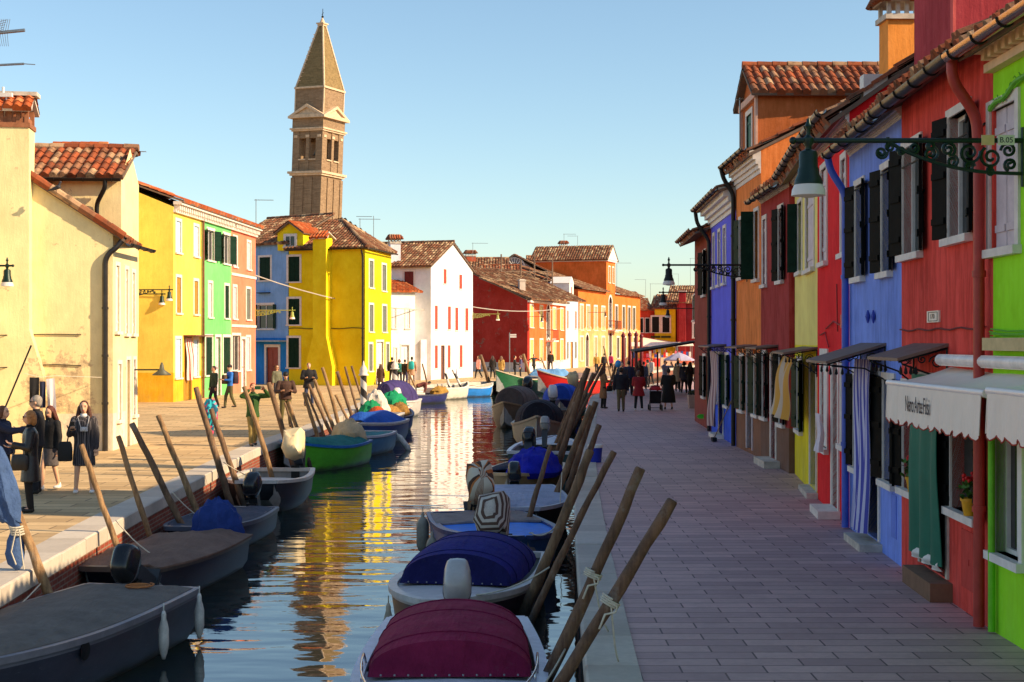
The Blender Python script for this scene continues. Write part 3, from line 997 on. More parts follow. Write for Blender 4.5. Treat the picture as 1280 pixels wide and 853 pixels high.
# H3 blue house
blueH, blueF, _ = row_house('cornflower blue house with dark shutters and a striped door curtain', P3, P4, 5.72, (124, 150, 236),
    [(1070, 1080, 3.72, 5.05, 'open', dict(sh=M_sh_black, ang=(168, 168), leafw=0.34)), (1103, 1114, 3.7, 5.05, 'open', dict(sh=M_sh_black, ang=(168, 168), leafw=0.34)),
     (1068, 1079, 0.96, 2.3, 'open', dict(sh=M_sh_black, ang=(168, 168), leafw=0.34, bars=False)), (1105, 1118, 0.98, 2.3, 'open', dict(sh=M_sh_black, ang=(168, 168), leafw=0.34)),
     (1084, 1099, 0.12, 2.35, 'dark', dict(sill=False))],
    gut=M_zinc, streak=0.55, wear=0.2, over=0.28, gut_z=5.6, cornice=(M_stone, 0.16, 0.12))
pipe(blueH, [blueF.P(blueF.L - 0.12, 0.34, 5.55), blueF.P(blueF.L - 0.12, 0.3, 5.35), blueF.P(blueF.L - 0.12, 0.08, 5.0), blueF.P(blueF.L - 0.12, 0.08, 0.02)], simple((70, 96, 190), 0.45, name='blue_pipe'), 0.055)
s = MB(); blueF.box(s, blueF.upx(1103), blueF.upx(1081.5), 0.0, 0.3, -0.1, 0.1)
s.build('doorstep', M_stone_old, blueH)
s = MB(); blueF.box(s, blueF.upx(1121), blueF.upx(1115), 0.0, 0.012, 0.3, 0.85); s.build('meter_hatch', plaster((104, 128, 216)), blueH)
for px in (1087.5, 1094.5):
    s = MB()
    q = blueF.P(blueF.upx(px), 0.03, blueF.zpx(px, 396)); s.tube([q + Vector((0, 0, -0.09)), q, q + Vector((0, 0, 0.09))], [0.01, 0.035, 0.01], 6)
    s.build('wall_hook', simple((52, 70, 170), 0.6, name='blue_hook'), blueH)

# H4 scarlet house
scarH, scarF, _ = row_house('scarlet red house with white window frames and a white door', P4, P5, 6.25, (240, 12, 24),
    [(1027, 1034, 4.15, 5.75, 'closed', dict(sh=LILAC, sw=0.1)), (1052.5, 1058, 4.15, 5.6, 'closed', dict(sh=LILAC, sw=0.1)),
     (1027, 1034.5, 0.98, 2.55, 'closed', dict(sh=M_white, sw=0.12)), (1052.5, 1057.5, 1.2, 2.55, 'closed', dict(sh=M_white, sw=0.1)),
     (1041, 1048, 0.1, 2.45, 'door', dict(sh=M_white, sill=False, sw=0.14))],
    gut=M_zinc, streak=0.12, wear=0.08, over=0.34, gut_z=6.28, rise=2.9, cornice=(M_stone, 0.2, 0.14))
s = MB(); scarF.box(s, scarF.upx(1050.5), scarF.upx(1039), 0.0, 0.35, -0.1, 0.12); s.build('doorstep', M_stone, scarH)
s = MB(); scarF.box(s, 0.1, 0.34, 0.0, 0.09, 3.0, 3.2); s.build('meter_box', simple((190, 16, 20), 0.5, name='red_box'), scarH)
s = MB()
for pts in ([(0.3, 3.15), (0.9, 3.05), (1.6, 3.12), (2.6, 3.0)], [(1.1, 2.95), (1.2, 3.7)], [(2.2, 2.7), (2.7, 2.95), (3.4, 2.9)]):
    s.tube([scarF.P(a, 0.03, b) for a, b in pts], 0.012, 5)
s.build('cable', simple((150, 10, 18), 0.6, name='red_cable'), scarH)

# H5 yellow house
yelH, yelF, _ = row_house('narrow yellow house with pale upper wall between scarlet and maroon houses', P5, P6, 6.2, (250, 226, 130),
    [(1008, 1018, 4.15, 5.6, 'closed', dict(sh=LILAC)), (998, 1003, 4.2, 5.6, 'open', dict(sh=M_sh_green, ang=(None, 110), leafw=0.2)),
     (997, 1003, 1.0, 2.4, 'open', dict(sh=M_sh_green, ang=(168, 168), leafw=0.34)), (1013, 1021, 0.12, 2.4, 'door', dict(sh=LILAC, sill=False))],
    gut=M_zinc, plinth=2.72, plcol=(246, 222, 8), streak=0.1, wear=0.1, over=0.34, gut_z=6.28, rise=1.7, cornice=(M_stone, 0.2, 0.14))
s = MB(); yelF.box(s, yelF.upx(1022.5), yelF.upx(1011.5), 0.0, 0.2, -0.1, 0.1); s.build('doorstep', M_stone_old, yelH)

# H6 maroon house
marH, marF, _ = row_house('dark maroon house with brown stone base beside the orange house', Q6, Q7, 6.2, (160, 38, 36),
    [(954, 958, 4.12, 5.65, 'closed', dict(sh=LILAC, sw=0.1)), (973.5, 979, 4.12, 5.7, 'open', dict(sh=M_sh_black, ang=(168, 168), leafw=0.34)),
     (953.5, 958.5, 1.02, 2.5, 'open', dict(sh=M_sh_black, ang=(168, 168), leafw=0.34)), (974.5, 980.5, 1.0, 2.5, 'open', dict(sh=M_sh_black, ang=(168, 168), leafw=0.34)),
     (964, 970, 0.16, 2.45, 'door', dict(sh=LILAC, sill=False))],
    gut=M_zinc, plinth=0.95, plcol=(120, 84, 66), streak=0.8, wear=0.2, over=0.26, rise=1.2, gut_z=6.12, cornice=(M_stone_old, 0.14, 0.12))
s = MB(); marF.box(s, marF.upx(975), marF.upx(961), 0.0, 0.35, -0.1, 0.15); s.build('doorstep', M_stone_old, marH)

# H7 orange house
oraH, oraF, _ = row_house('weathered orange house with deep white cornice and attic storey', Q7, Q8, 7.35, (240, 132, 58),
    [(924.5, 929.5, 4.45, 5.95, 'open', dict(sh=M_sh_green, ang=(168, 168), leafw=0.34)), (943.5, 948.5, 4.3, 5.95, 'open', dict(sh=M_sh_green, ang=(None, 100), leafw=0.3)),
     (943, 948.5, 1.02, 2.4, 'open', dict(sh=M_sh_green, ang=(168, 168), leafw=0.34)), (925, 930, 1.02, 2.4, 'open', dict(sh=M_sh_green, ang=(168, 168), leafw=0.34)),
     (934, 940.5, 0.1, 2.5, 'door', dict(sh=M_sh_grey, sill=False, frame=LILAC))],
    gut=M_zinc, plinth=0.95, plcol=(140, 92, 66), streak=0.7, wear=0.2, over=0.34, rise=2.1, gut_z=7.42, cornice=(M_stone, 0.55, 0.28))
pipe(oraH, [oraF.P(oraF.L - 0.06, 0.4, 7.35), oraF.P(oraF.L - 0.06, 0.34, 7.1), oraF.P(oraF.L - 0.06, 0.08, 6.7), oraF.P(oraF.L - 0.06, 0.08, 0.02)], M_iron, 0.06)
# attic (tiled belvedere) over the orange house
at_pts = [(6.45, 37.8), (6.45, 40.4), (14.2, 40.4), (14.2, 37.8)]
aH, aF, _ = house('orange attic storey coloured as in shade, with tiled roof rising behind the orange house', at_pts, 9.35, (196, 104, 48), ops={0: [(0.9, 1.75, 7.6, 8.95)]}, gables={0: [(1.3, 10.1)], 2: [(1.3, 10.1)]}, z0=5.0, cat='attic storey', name='attic_storey')  # deeper orange stands in for the shade on the attic walls
window(aF[0], 0.9, 1.75, 7.6, 8.95, aH, 'closed', sh=simple((24, 84, 56), 0.5, name='green_shutter'), sw=0.14)
rf = MB()
xe, xw = 14.4, 6.25
for ye, yr in ((37.5, 39.1), (40.7, 39.1)):
    roof_plane(rf, [(xw, ye, 9.3), (xe, ye, 9.3), (xe, yr, 10.25), (xw, yr, 10.25)])
ridge(rf, (xw, 39.1, 10.28), (xe, 39.1, 10.28))
rf.build('roof', [M_tile, M_soffit], aH)
s = MB(); aF[0].box(s, -0.02, 0.2, 0, 0.06, 5.5, 9.2); aF[0].box(s, 2.4, 2.62, 0, 0.06, 5.5, 9.2); aF[0].box(s, -0.05, 2.65, 0, 0.1, 9.2, 9.38)
s.build('pilaster', simple((214, 170, 150), 0.8, name='pink_stone'), aH)

# H8 violet blue house
vioH, vioF, _ = row_house('violet blue house with a deep coved white cornice', Q8, Q9, 6.9, (104, 106, 246),
    [(891.5, 893.5, 4.45, 6.0, 'closed', dict(sh=LILAC, sw=0.1)), (898, 900.5, 4.45, 6.0, 'closed', dict(sh=LILAC, sw=0.1)), (904.5, 907.5, 4.45, 6.0, 'closed', dict(sh=LILAC, sw=0.1)),
     (893, 897, 1.0, 2.4, 'dark', {}), (907, 911, 1.0, 2.4, 'open', dict(sh=M_sh_green, ang=(168, 168), leafw=0.34)), (899, 904, 0.1, 2.4, 'dark', dict(sill=False))],
    gut=M_zinc, plinth=1.9, plcol=(44, 92, 232), streak=0.15, wear=0.1, over=0.5, rise=1.4, gut_z=6.86, cornice=(M_white, 0.62, 0.48))
s = MB(); vioF.box(s, vioF.upx(905), vioF.upx(898.5), 0.0, 0.3, -0.1, 0.12); s.build('doorstep', M_stone, vioH)
pipe(vioH, [vioF.P(vioF.L - 0.1, 0.5, 6.8), vioF.P(vioF.L - 0.1, 0.45, 6.45), vioF.P(vioF.L - 0.1, 0.08, 5.9), vioF.P(vioF.L - 0.1, 0.08, 0.02)], M_iron, 0.06)
# H9 brick red sliver and the row that steps back towards the far bridge
bH, bF, _ = row_house('brick red house with yellow gable beyond the violet blue house', Q9, (6.42, 50.6), 6.3, (150, 60, 44),
    [(879, 882, 4.3, 5.7, 'open', dict(sh=M_sh_black, ang=(168, 168), leafw=0.5)), (879, 882, 1.0, 2.3, 'open', dict(sh=M_sh_black, ang=(168, 168), leafw=0.34))],
    gut=M_rust, streak=0.3, over=0.55, rise=1.6, gut_z=6.3)
bf2 = Fac((6.42, 50.6), (7.7, 56.0))
row_house('terracotta house stepping back behind the brick red one', (7.5, 50.7), (7.85, 57.0), 6.6, (188, 84, 52), [(873.5, 876, 4.2, 5.5, 'closed', dict(sh=M_sh_green))], gut=M_zinc)
row_house('ochre house at the bend of the right quay behind the planter', (8.1, 57.1), (9.1, 68.0), 6.2, (214, 170, 90), [(866, 869, 4.0, 5.4, 'closed', dict(sh=M_sh_green))], gut=M_zinc)
row_house('dusky pink house far down the right quay', (9.3, 68.1), (11.0, 82.0), 6.4, (196, 120, 100), [(870, 872, 4.0, 5.4, 'closed', dict(sh=M_sh_green))], gut=M_zinc)

# red gable strip, chimney and white block seen over the blue house roof
chimney(scarH, (7.45, 27.8), 0.56, 0.56, 6.5, 8.95, plaster((240, 150, 60)), 0.05)
s = MB(); s.box((5.45, 21.7, 6.62), (0.36, 0.25, 0.36)); s.build('white_parapet_block', M_white, scarH)
# ---------------------------------------------------------------- left bank and the far houses
def ops_from_px(f, lst):
    """lst rows: (px0, px1, z0, z1, kind, kw)"""
    o4, full = [], []
    for o in lst:
        u0, u1 = sorted((f.upx(o[0]), f.upx(o[1])))
        o4.append((u0, u1, o[2], o[3])); full.append((u0, u1, o[2], o[3], o[4], o[5] if len(o) > 5 else {}))
    return o4, full
def put_windows(f, full, root):
    for (u0, u1, z0, z1, kind, kw) in full:
        window(f, u0, u1, z0, z1, root, kind, **kw)
def roof(root, planes, ridges=(), mats=None, tw=0.24):
    rf = MB()
    for p in planes: roof_plane(rf, p, tw=tw)
    for a, b in ridges: ridge(rf, a, b)
    return rf.build('roof', mats or [M_tile, M_soffit], root)
def strip(root, f, u0, u1, d0, d1, z0, z1, mat, name):
    s = MB(); f.box(s, u0, u1, d0, d1, z0, z1); return s.build(name, mat, root)

# ---- cream house (front left)
CREAM = (240, 220, 164)
A0, B0, C0 = (-17.5, 35.7), (-10.2, 36.8), (-10.27, 39.5)
D0 = (-17.5, 43.0)
fz = lambda px, py: Fac(A0, B0).zpx(px, py)
crH = empty('house', (-10.2, 36.8, 0), 'cream yellow house at the left edge, with peeling plaster low on the wall', 'house')
fA = Fac(A0, B0); fB = Fac(B0, C0, (0, 35)); 
mCr = plaster(CREAM, 0.5, streak=0.12, region=(-12.6, -10.3, 0.2, 2.9))
mb = MB()
zl, zr = 6.85, 5.55     # top of the lean-to wall at px 41 and at the right corner
u41 = fA.upx(41)
fA.grid(mb, 0, fA.L, -0.2, 5.4, [], plinth=0.95, mip=1)
mb.poly([fA.P(0, 0, 5.4), fA.P(fA.L, 0, 5.4), fA.P(fA.L, 0, zr), fA.P(u41, 0, zl), fA.P(0, 0, 7.9)])
SIDE, sideF = ops_from_px(fB, [(144.5, 148.5, 3.05, 4.75, 'closed', dict(sh=M_white, sw=0.1)), (156.5, 159.5, 3.0, 4.7, 'closed', dict(sh=M_white, sw=0.1)), (165, 168, 3.0, 4.65, 'closed', dict(sh=M_white, sw=0.1)),
     (147, 151, 0.75, 2.2, 'closed', dict(sh=M_white, sw=0.1)), (158, 162, 0.0, 2.3, 'door', dict(sh=simple((206, 190, 170), 0.7, name='old_door'), sill=False)), (166.5, 169, 0.8, 2.3, 'closed', dict(sh=M_white))])
fB.grid(mb, 0, fB.L, -0.2, 5.5, SIDE, plinth=0.95, mip=1)
fC = Fac(C0, D0, (-14, 60)); fD = Fac(D0, A0, (-30, 38))
fC.grid(mb, 0, fC.L, -0.2, 5.5, []); fD.grid(mb, 0, fD.L, -0.2, 5.4, [])
# taller block behind
tz = 7.15
TA, TB, TC, TD = (-17.5, 37.9), (-10.42, 38.4), (-10.42, 40.2), (-17.5, 44.6)
tF = [Fac(TA, TB), Fac(TB, TC, (0, 41)), Fac(TC, TD, (-14, 80)), Fac(TD, TA, (-60, 40))]
for f in tF: f.grid(mb, 0, f.L, 3.0, tz, [])
mb.poly([tF[1].P(0, 0, tz), tF[1].P(tF[1].L, 0, tz), tF[1].P(tF[1].L / 2, 0, tz + 0.9)])
mb.poly([tF[3].P(0, 0, tz), tF[3].P(tF[3].L, 0, tz), tF[3].P(tF[3].L / 2, 0, tz + 0.9)])
cw = mb.build('wall', [mCr, plaster((238, 224, 196), 0.8, patch=0.35, worncol=(210, 190, 170))], crH)
put_windows(fB, sideF, crH)
# projecting chimney breast with flared foot
s = MB()
ua, ub = fA.upx(2.5), fA.upx(40)
d1 = 0.42
ff_ = [fA.P(ua, 0, 3.1), fA.P(ub, 0, 3.1), fA.P(ub, d1, 3.1), fA.P(ua, d1, 3.1)]
s.hexa(ff_, [fA.P(ua, -0.4, 8.15), fA.P(ub, -0.4, 8.15), fA.P(ub, d1, 8.15), fA.P(ua, d1, 8.15)])
s.hexa([fA.P(ua - 0.6, 0, 1.9), fA.P(ub + 0.35, 0, 1.9), fA.P(ub + 0.35, d1, 1.9), fA.P(ua - 0.6, d1, 1.9)], [q.copy() for q in ff_])
s.hexa([fA.P(ua - 0.6, 0, -0.1), fA.P(ub + 0.35, 0, -0.1), fA.P(ub + 0.35, d1, -0.1), fA.P(ua - 0.6, d1, -0.1)], [fA.P(ua - 0.6, 0, 1.9), fA.P(ub + 0.35, 0, 1.9), fA.P(ub + 0.35, d1, 1.9), fA.P(ua - 0.6, d1, 1.9)])
cb = s.build('chimney', mCr, crH)
s = MB()
fA.box(s, ua - 0.03, ub + 0.03, -0.43, d1 + 0.03, 8.15, 8.27)
for k in range(4):
    uu = ua + 0.06 + (ub - ua - 0.12) * k / 3
    for dd in (-0.38, d1 - 0.05): fA.box(s, uu - 0.05, uu + 0.05, dd - 0.05, dd + 0.05, 8.27, 8.68)
fA.box(s, ua + 0.05, ub - 0.05, -0.35, d1 - 0.02, 8.27, 8.42)
s.build('chimney_lantern', simple((150, 96, 66), 0.9, var=0.3, name='old_brick', src='world'), cb)
s = MB()
roof_plane(s, [fA.P(ua - 0.1, d1 + 0.22, 8.62), fA.P(ub + 0.1, d1 + 0.22, 8.62), fA.P(ub + 0.05, 0.1, 9.0), fA.P(ua - 0.05, 0.1, 9.0)], tw=0.24, course=0.25)
roof_plane(s, [fA.P(ua - 0.1, -0.55, 8.62), fA.P(ub + 0.1, -0.55, 8.62), fA.P(ub + 0.05, -0.15, 9.0), fA.P(ua - 0.05, -0.15, 9.0)], tw=0.24, course=0.25)
fA.box(s, ua - 0.12, ub + 0.16, -0.3, 0.25, 8.98, 9.08, 1)
s.build('chimney_roof', [M_tile_red, M_stone_old], cb)
# roofs
def Rz(u): return zl + (zr - zl) * (u - u41) / (fA.L - u41)
roof(crH, [[fA.P(fA.L + 0.35, 0.12, Rz(fA.L + 0.35) + .1), fA.P(fA.L + 0.35, -3.4, Rz(fA.L + 0.35) + .1), fA.P(u41 - 2, -3.4, Rz(u41 - 2) + .1), fA.P(u41 - 2, 0.12, Rz(u41 - 2) + .1)],
           [tF[0].P(0, 0.3, tz + 0.02), tF[0].P(tF[0].L + 0.1, 0.3, tz + 0.02), tF[0].P(tF[0].L + 0.1, -1.7, tz + 1.0), tF[0].P(0, -1.7, tz + 1.0)],
           [tF[0].P(0, -4.4, tz - 0.3), tF[0].P(tF[0].L + 0.1, -1.9, tz +0.9), tF[0].P(tF[0].L + 0.1, -1.7, tz + 1.0), tF[0].P(0, -1.7, tz + 1.0)]],
     [(tF[0].P(0, -1.7, tz + 1.03), tF[0].P(tF[0].L + 0.15, -1.7, tz + 1.03)), (fA.P(u41 - 1, 0.1, Rz(u41 - 1) + .12), fA.P(fA.L + .3, 0.1, Rz(fA.L + .3) + .12))])
gutter(tF[0], 0, tF[0].L + 0.05, 0.38, tz - 0.06, crH, M_iron)
gutter(fB, -0.1, fB.L + 0.05, 0.42, Rz(fA.L + 0.42) + 0.02, crH, M_iron)
pipe(crH, [tF[0].P(tF[0].L - 0.35, 0.38, tz - 0.1), tF[0].P(tF[0].L - 0.35, 0.36, tz - 0.3), tF[0].P(tF[0].L - 0.62, 0.1, tz - 0.7), tF[0].P(tF[0].L - 0.62, 0.1, 5.6)], M_iron, 0.06)
pu = fA.upx(132)
pipe(crH, [fA.P(fA.L + 0.3, 0.02, Rz(fA.L) - 0.1), fA.P(fA.L + 0.05, 0.1, Rz(fA.L) - 0.42), fA.P(pu + 0.1, 0.1, 5.05), fA.P(pu, 0.1, 4.85), fA.P(pu, 0.1, 0.0)], M_zinc, 0.07)
s = MB()
for zz, sag in ((2.95, 0.02), (2.15, 0.05)):
    s.tube([fA.P(1.2 + k * 0.6, 0.46 if 1.2 + k * 0.6 < ub else 0.03, zz + sag * math.sin(k)) for k in range(10)], 0.014, 5)
s.build('cable', M_cable, crH)

# washing on a prop line in front of the cream wall
wl = empty('clothes_line', at(10, 505, 34.6) * 1.0, 'clothes line with its tall dark prop against the cream wall', 'clothes line')
s = MB(); s.tube([Vector((-12.55, 34.2, 0)), at(39, 432, 34.9)], 0.022, 6); s.build('prop_pole', M_iron, wl)
s = MB(); s.tube([at(30, 467, 34.9), at(50, 471.5, 35.2), at(70, 470, 35.5), at(127, 472, 36.6)], 0.008, 5); s.build('line', M_rope, wl)
def cloth(name, label, cat, pts_uvz, mat, seed=1, th=0.02, group=None, nu=8, nv=10, wav=0.03, f0=9):
    """pts: four corners tl,tr,br,bl"""
    tl, tr, br, bl = [Vector(p) for p in pts_uvz]
    n = (tr - tl).cross(bl - tl).normalized()
    mb = MB(); rows = []
    for sgn in (1,):
        vs = []; uvs = []
        for j in range(nv + 1):
            for i in range(nu + 1):
                a, b = i / nu, j / nv
                q = (tl.lerp(tr, a)).lerp(bl.lerp(br, a), b)
                w = wav * (0.3 + b) * math.sin(a * f0 + seed + b * 1.5) + wav * 0.4 * math.sin(b * 6 + seed)
                vs.append(q + n * w); uvs.append((a, b))
        back = [v - n * th for v in vs]
        k = len(vs)
        fs = []
        for j in range(nv):
            for i in range(nu):
                a = j * (nu + 1) + i
                fs.append((a, a + 1, a + nu + 2, a + nu + 1)); fs.append((k + a, k + a + nu + 1, k + a + nu + 2, k + a + 1))
        edge = [i for i in range(nu + 1)] + [j * (nu + 1) + nu for j in range(1, nv + 1)] + [nv * (nu + 1) + i for i in range(nu - 1, -1, -1)] + [j * (nu + 1) for j in range(nv - 1, 0, -1)]
        for e in range(len(edge)):
            a, b = edge[e], edge[(e + 1) % len(edge)]
            fs.append((a, b, k + b, k + a))
        mb.add(vs + back, fs, 0, uvs + uvs)
    o = mb.build(name, mat, None, smooth=True, loc=(tl + tr) / 2, auto=50)
    return tag(o, label, cat, group)
M_blackcloth = simple((26, 25, 28), 0.95, var=0.3, name='black_cloth')
M_navycloth = simple((34, 40, 66), 0.95, var=0.2, name='navy_cloth')
cloth('shirt', 'black top hanging on the line at the cream wall, first beside the prop', 'shirt', [at(37, 472, 35.0), at(49, 472, 35.1), at(48, 503, 35.1), at(37, 503, 35.0)], M_blackcloth)
cloth('trousers', 'dark navy trousers drying between the black top and the pale pair', 'trousers', [at(49.5, 477, 35.2), at(57, 477, 35.25), at(57, 510, 35.25), at(50, 510, 35.2)], M_navycloth)
cloth('trousers', 'pale grey trousers drying at the right of the clothes line', 'trousers', [at(58, 474, 35.3), at(68, 473, 35.4), at(70, 520, 35.4), at(60, 512, 35.3)], simple((206, 200, 204), 0.95, var=0.1, name='pale_cloth'))

# ---- yellow / green / pink row on the square
LA, LB = Vector((-15.5, 65.9)), Vector((-14.6, 82.0))
fr = Fac(LA, LB, (0, 60))
ug, up_, ue = fr.upx(252.5), fr.upx(289), fr.L
def seg(u): q = fr.A + fr.u * u; return (q.x, q.y)
back = Vector((-9.5, -0.2))
def row3(label, u0, u1, col, wins, plinth=None, plcol=None, dz=0, **kw):
    a, b = seg(u0), seg(u1)
    f = Fac(a, b, (0, 60))
    o4, full = ops_from_px(f, wins)
    pts = [a, b, (b[0] + back.x, b[1] + back.y), (a[0] + back.x, a[1] + back.y)]
    root, fs, w = house(label, pts, 8.95 + dz, col, {0: o4}, plinth=plinth, plcol=plcol, gables={1: [(4.75, 10.9 + dz)], 3: [(4.75, 10.9 + dz)]}, streak=0.15, **kw)
    put_windows(fs[0], full, root)
    ff = fs[0]
    # white dentilled cornice
    s = MB()
    ff.box(s, 0, ff.L, 0, 0.14, 8.7 + dz, 8.82 + dz); ff.box(s, 0, ff.L, 0, 0.4, 9.05 + dz, 9.2 + dz)
    k = 0.1
    while k < ff.L - 0.2:
        ff.box(s, k, k + 0.14, 0.0, 0.3, 8.821 + dz, 9.049 + dz); k += 0.32
    s.build('cornice', M_stone, root)
    roof(root, [[ff.P(0, 0.5, 9.25 + dz), ff.P(ff.L, 0.5, 9.25 + dz), ff.P(ff.L, -4.75, 11.1 + dz), ff.P(0, -4.75, 11.1 + dz)],
                [ff.P(0, -9.9, 9.25 + dz), ff.P(ff.L, -9.9, 9.25 + dz), ff.P(ff.L, -4.75, 11.1 + dz), ff.P(0, -4.75, 11.1 + dz)]],
         [(ff.P(0, -4.75, 11.14 + dz), ff.P(ff.L, -4.75, 11.14 + dz))], [M_tile_red, M_soffit])
    return root, fs
BL = simple((176, 206, 226), 0.6, name='pale_blue_shutter')
BR = simple((176, 128, 36), 0.6, name='ochre_shutter')
W = dict(sw=0.14)
y0 = 218.5
yr, yfs = row3('mustard yellow house of three storeys on the far side of the square', 0, ug, (252, 208, 88),
    [(220, 226, 6.9, 8.35, 'closed', dict(sh=BL, **W)), (242.5, 248, 6.9, 8.35, 'closed', dict(sh=BL, **W)),
     (220.5, 226, 4.1, 5.75, 'closed', dict(sh=BR, **W)), (242.5, 247.5, 4.1, 5.7, 'closed', dict(sh=BR, **W)),
     (219.5, 226, 1.1, 2.9, 'closed', dict(sh=BL, **W)), (242, 247.5, 1.1, 2.85, 'closed', dict(sh=BL, **W)), (230.5, 238.5, 0, 2.9, 'door', dict(sh=BR, sill=False, frame=BR, **W))],
    plinth=1.35, plcol=(248, 180, 20))
strip(yr, yfs[3], 0.6, 1.5, 0.0, 0.03, 0.0, 2.25, simple((206, 196, 206), 0.7, name='painted_door'), 'door')
s = MB(); yfs[0].box(s, yfs[0].upx(229), yfs[0].upx(253.5), 0.0, 0.6, 3.02, 3.08); s.build('door_canopy', M_rust, yr)
gr_, gfs = row3('mint green house between the mustard and the salmon houses', ug, up_, (112, 206, 112),
    [(259, 267.5, 6.85, 8.35, 'open', dict(sh=M_sh_green, ang=(165, 165), **W)), (279, 287, 6.85, 8.35, 'open', dict(sh=M_sh_green, ang=(165, 165), **W)),
     (260.5, 265, 4.0, 5.7, 'closed', dict(sh=LILAC, **W)), (281, 286, 4.0, 5.7, 'closed', dict(sh=M_sh_green, **W)),
     (257, 265, 1.1, 3.0, 'closed', dict(sh=M_sh_green, **W)), (279, 288, 1.1, 3.0, 'closed', dict(sh=M_sh_green, **W)), (269.5, 275.5, 0, 3.0, 'door', dict(sh=LILAC, sill=False, **W))])
pk, pfs = row3('salmon pink house at the right end of the square row', up_, ue, (240, 128, 96),
    [(291.5, 296, 6.8, 8.35, 'closed', dict(sh=LILAC, **W)), (309, 313, 6.8, 8.3, 'closed', dict(sh=LILAC, **W)),
     (291.5, 295.5, 4.0, 5.7, 'closed', dict(sh=LILAC, **W)), (308, 313, 4.0, 5.7, 'closed', dict(sh=M_sh_grey, **W)),
     (290.5, 300, 1.2, 3.1, 'pane', dict(**W)), (308, 312.5, 1.2, 3.0, 'closed', dict(sh=LILAC, **W)), (302, 306.5, 0, 2.9, 'door', dict(sh=M_white, sill=False, **W))])
s = MB()
for z_ in (3.55, 6.3): pfs[0].box(s, 0, pfs[0].L, 0, 0.05, z_, z_ + 0.14)
s.build('string_course', M_stone, pk)
pipe(yr, [yfs[0].P(ug - 0.1, 0.1, 8.8), yfs[0].P(ug - 0.1, 0.1, 4), yfs[0].P(ug - 0.1, 0.1, 0)], M_rust, 0.06)
# brown canopy bracket on the alley wall of the mustard house
s = MB(); f3 = yfs[3]
# the alley face wall-mounted dish
dish = MB(); q = f3.P(0.9, 0.3, 6.9)
dish.ell(q, (0.42, 0.1, 0.36), 12, 6); dish.tube([q, f3.P(0.9, 0.0, 6.7)], 0.03, 6)
tag(dish.build('satellite_dish', M_stone_old, None, smooth=True, loc=f3.P(0.9, 0.0, 6.7)), 'grey satellite dish high on the mustard alley wall', 'satellite dish')

# ---- blue house
bA, bB = (-17.2, 94.5), (-14.35, 92.4)
fbl = Fac(bA, bB)
o4, full = ops_from_px(fbl, [(324.5, 338, 6.75, 8.25, 'closed', dict(sh=M_sh_green, **W)), (322, 341, 3.6, 5.15, 'open', dict(sh=M_sh_green, ang=(170, 170), leafw=0.3, **W)),
     (333, 348, 0, 2.4, 'door', dict(sh=simple((150, 58, 26), 0.5, name='red_brown_door'), sill=False, sw=0.18))])
bl, bfs, _ = house('cobalt blue house squeezed between the salmon and the lemon yellow houses', [bA, bB, (-13.2, 99), (-19, 101)], 9.05, (128, 170, 220), {0: o4}, plinth=3.0, plcol=(20, 128, 210), streak=0.3)
put_windows(bfs[0], full, bl)
f = bfs[0]
roof(bl, [[f.P(-2.5, 0.3, 9.1), f.P(f.L + 0.2, 0.3, 9.1), f.P(f.L + 0.2, -4, 11.2), f.P(-2.5, -4, 11.2)]], [(f.P(-2.5, -4, 11.24), f.P(f.L + .2, -4, 11.24))], [M_tile_old, M_soffit])
s = MB(); f.box(s, 0.5, f.L - 0.1, 0, 0.7, 2.75, 2.85); s.build('door_canopy', simple((150, 160, 168), 0.6, name='canopy_felt'), bl)
s = MB(); f.box(s, f.upx(324), f.upx(338), 0, 0.25, 5.9, 5.96); s.build('shelf', M_navycloth, bl)

# ---- lemon yellow house
YEL = (255, 216, 0)
yA, yB, yC = (-14.3, 92.3), (-9.2, 90.2), (-8.1, 96.5)
yD = (-14.3, 99)
fy = Fac(yA, yB); fy2 = Fac(yB, yC, (0, 92))
o4, full = ops_from_px(fy, [(360.5, 374.5, 6.6, 8.2, 'closed', dict(sh=M_sh_green, **W)), (360.5, 374.5, 3.85, 5.5, 'closed', dict(sh=M_sh_green, **W)), (360.5, 374, 1.1, 3.0, 'closed', dict(sh=M_sh_green, **W))])
o42, full2 = ops_from_px(fy2, [(461.5, 466.5, 6.2, 7.9, 'closed', dict(sh=M_sh_grey, **W)), (477.5, 482.5, 6.1, 7.8, 'closed', dict(sh=M_sh_grey, **W)),
     (461.5, 466.5, 3.4, 5.1, 'closed', dict(sh=M_sh_grey, **W)), (478, 483, 3.4, 5.1, 'closed', dict(sh=M_sh_grey, **W)),
     (461, 465.5, 0.9, 2.6, 'closed', dict(sh=M_sh_grey, **W)), (482.5, 486, 0.9, 2.6, 'closed', dict(sh=M_sh_grey, **W)), (470.5, 479, 0, 2.75, 'door', dict(sh=M_white, sill=False, **W))])
ye, yfs4, _ = house('lemon yellow corner house with a big chimney breast and hipped roof', [yA, yB, yC, yD], 8.6, YEL, {0: o4, 1: o42}, streak=0.06, wall_wear=0.15)
put_windows(yfs4[0], full, ye); put_windows(yfs4[1], full2, ye)
e = 8.68
ap = [Vector((-11.2, 95.0, 10.75)), Vector((-12.6, 96.0, 10.75))]
def ex(p, q=0.4):
    c = Vector((-11.4, 94.8)); v = Vector(p[:2]) - c; v = v * (1 + q / v.length); return Vector((c.x + v.x, c.y + v.y, e))
a_, b_, c_, d_ = ex(yA), ex(yB), ex(yC), ex(yD)
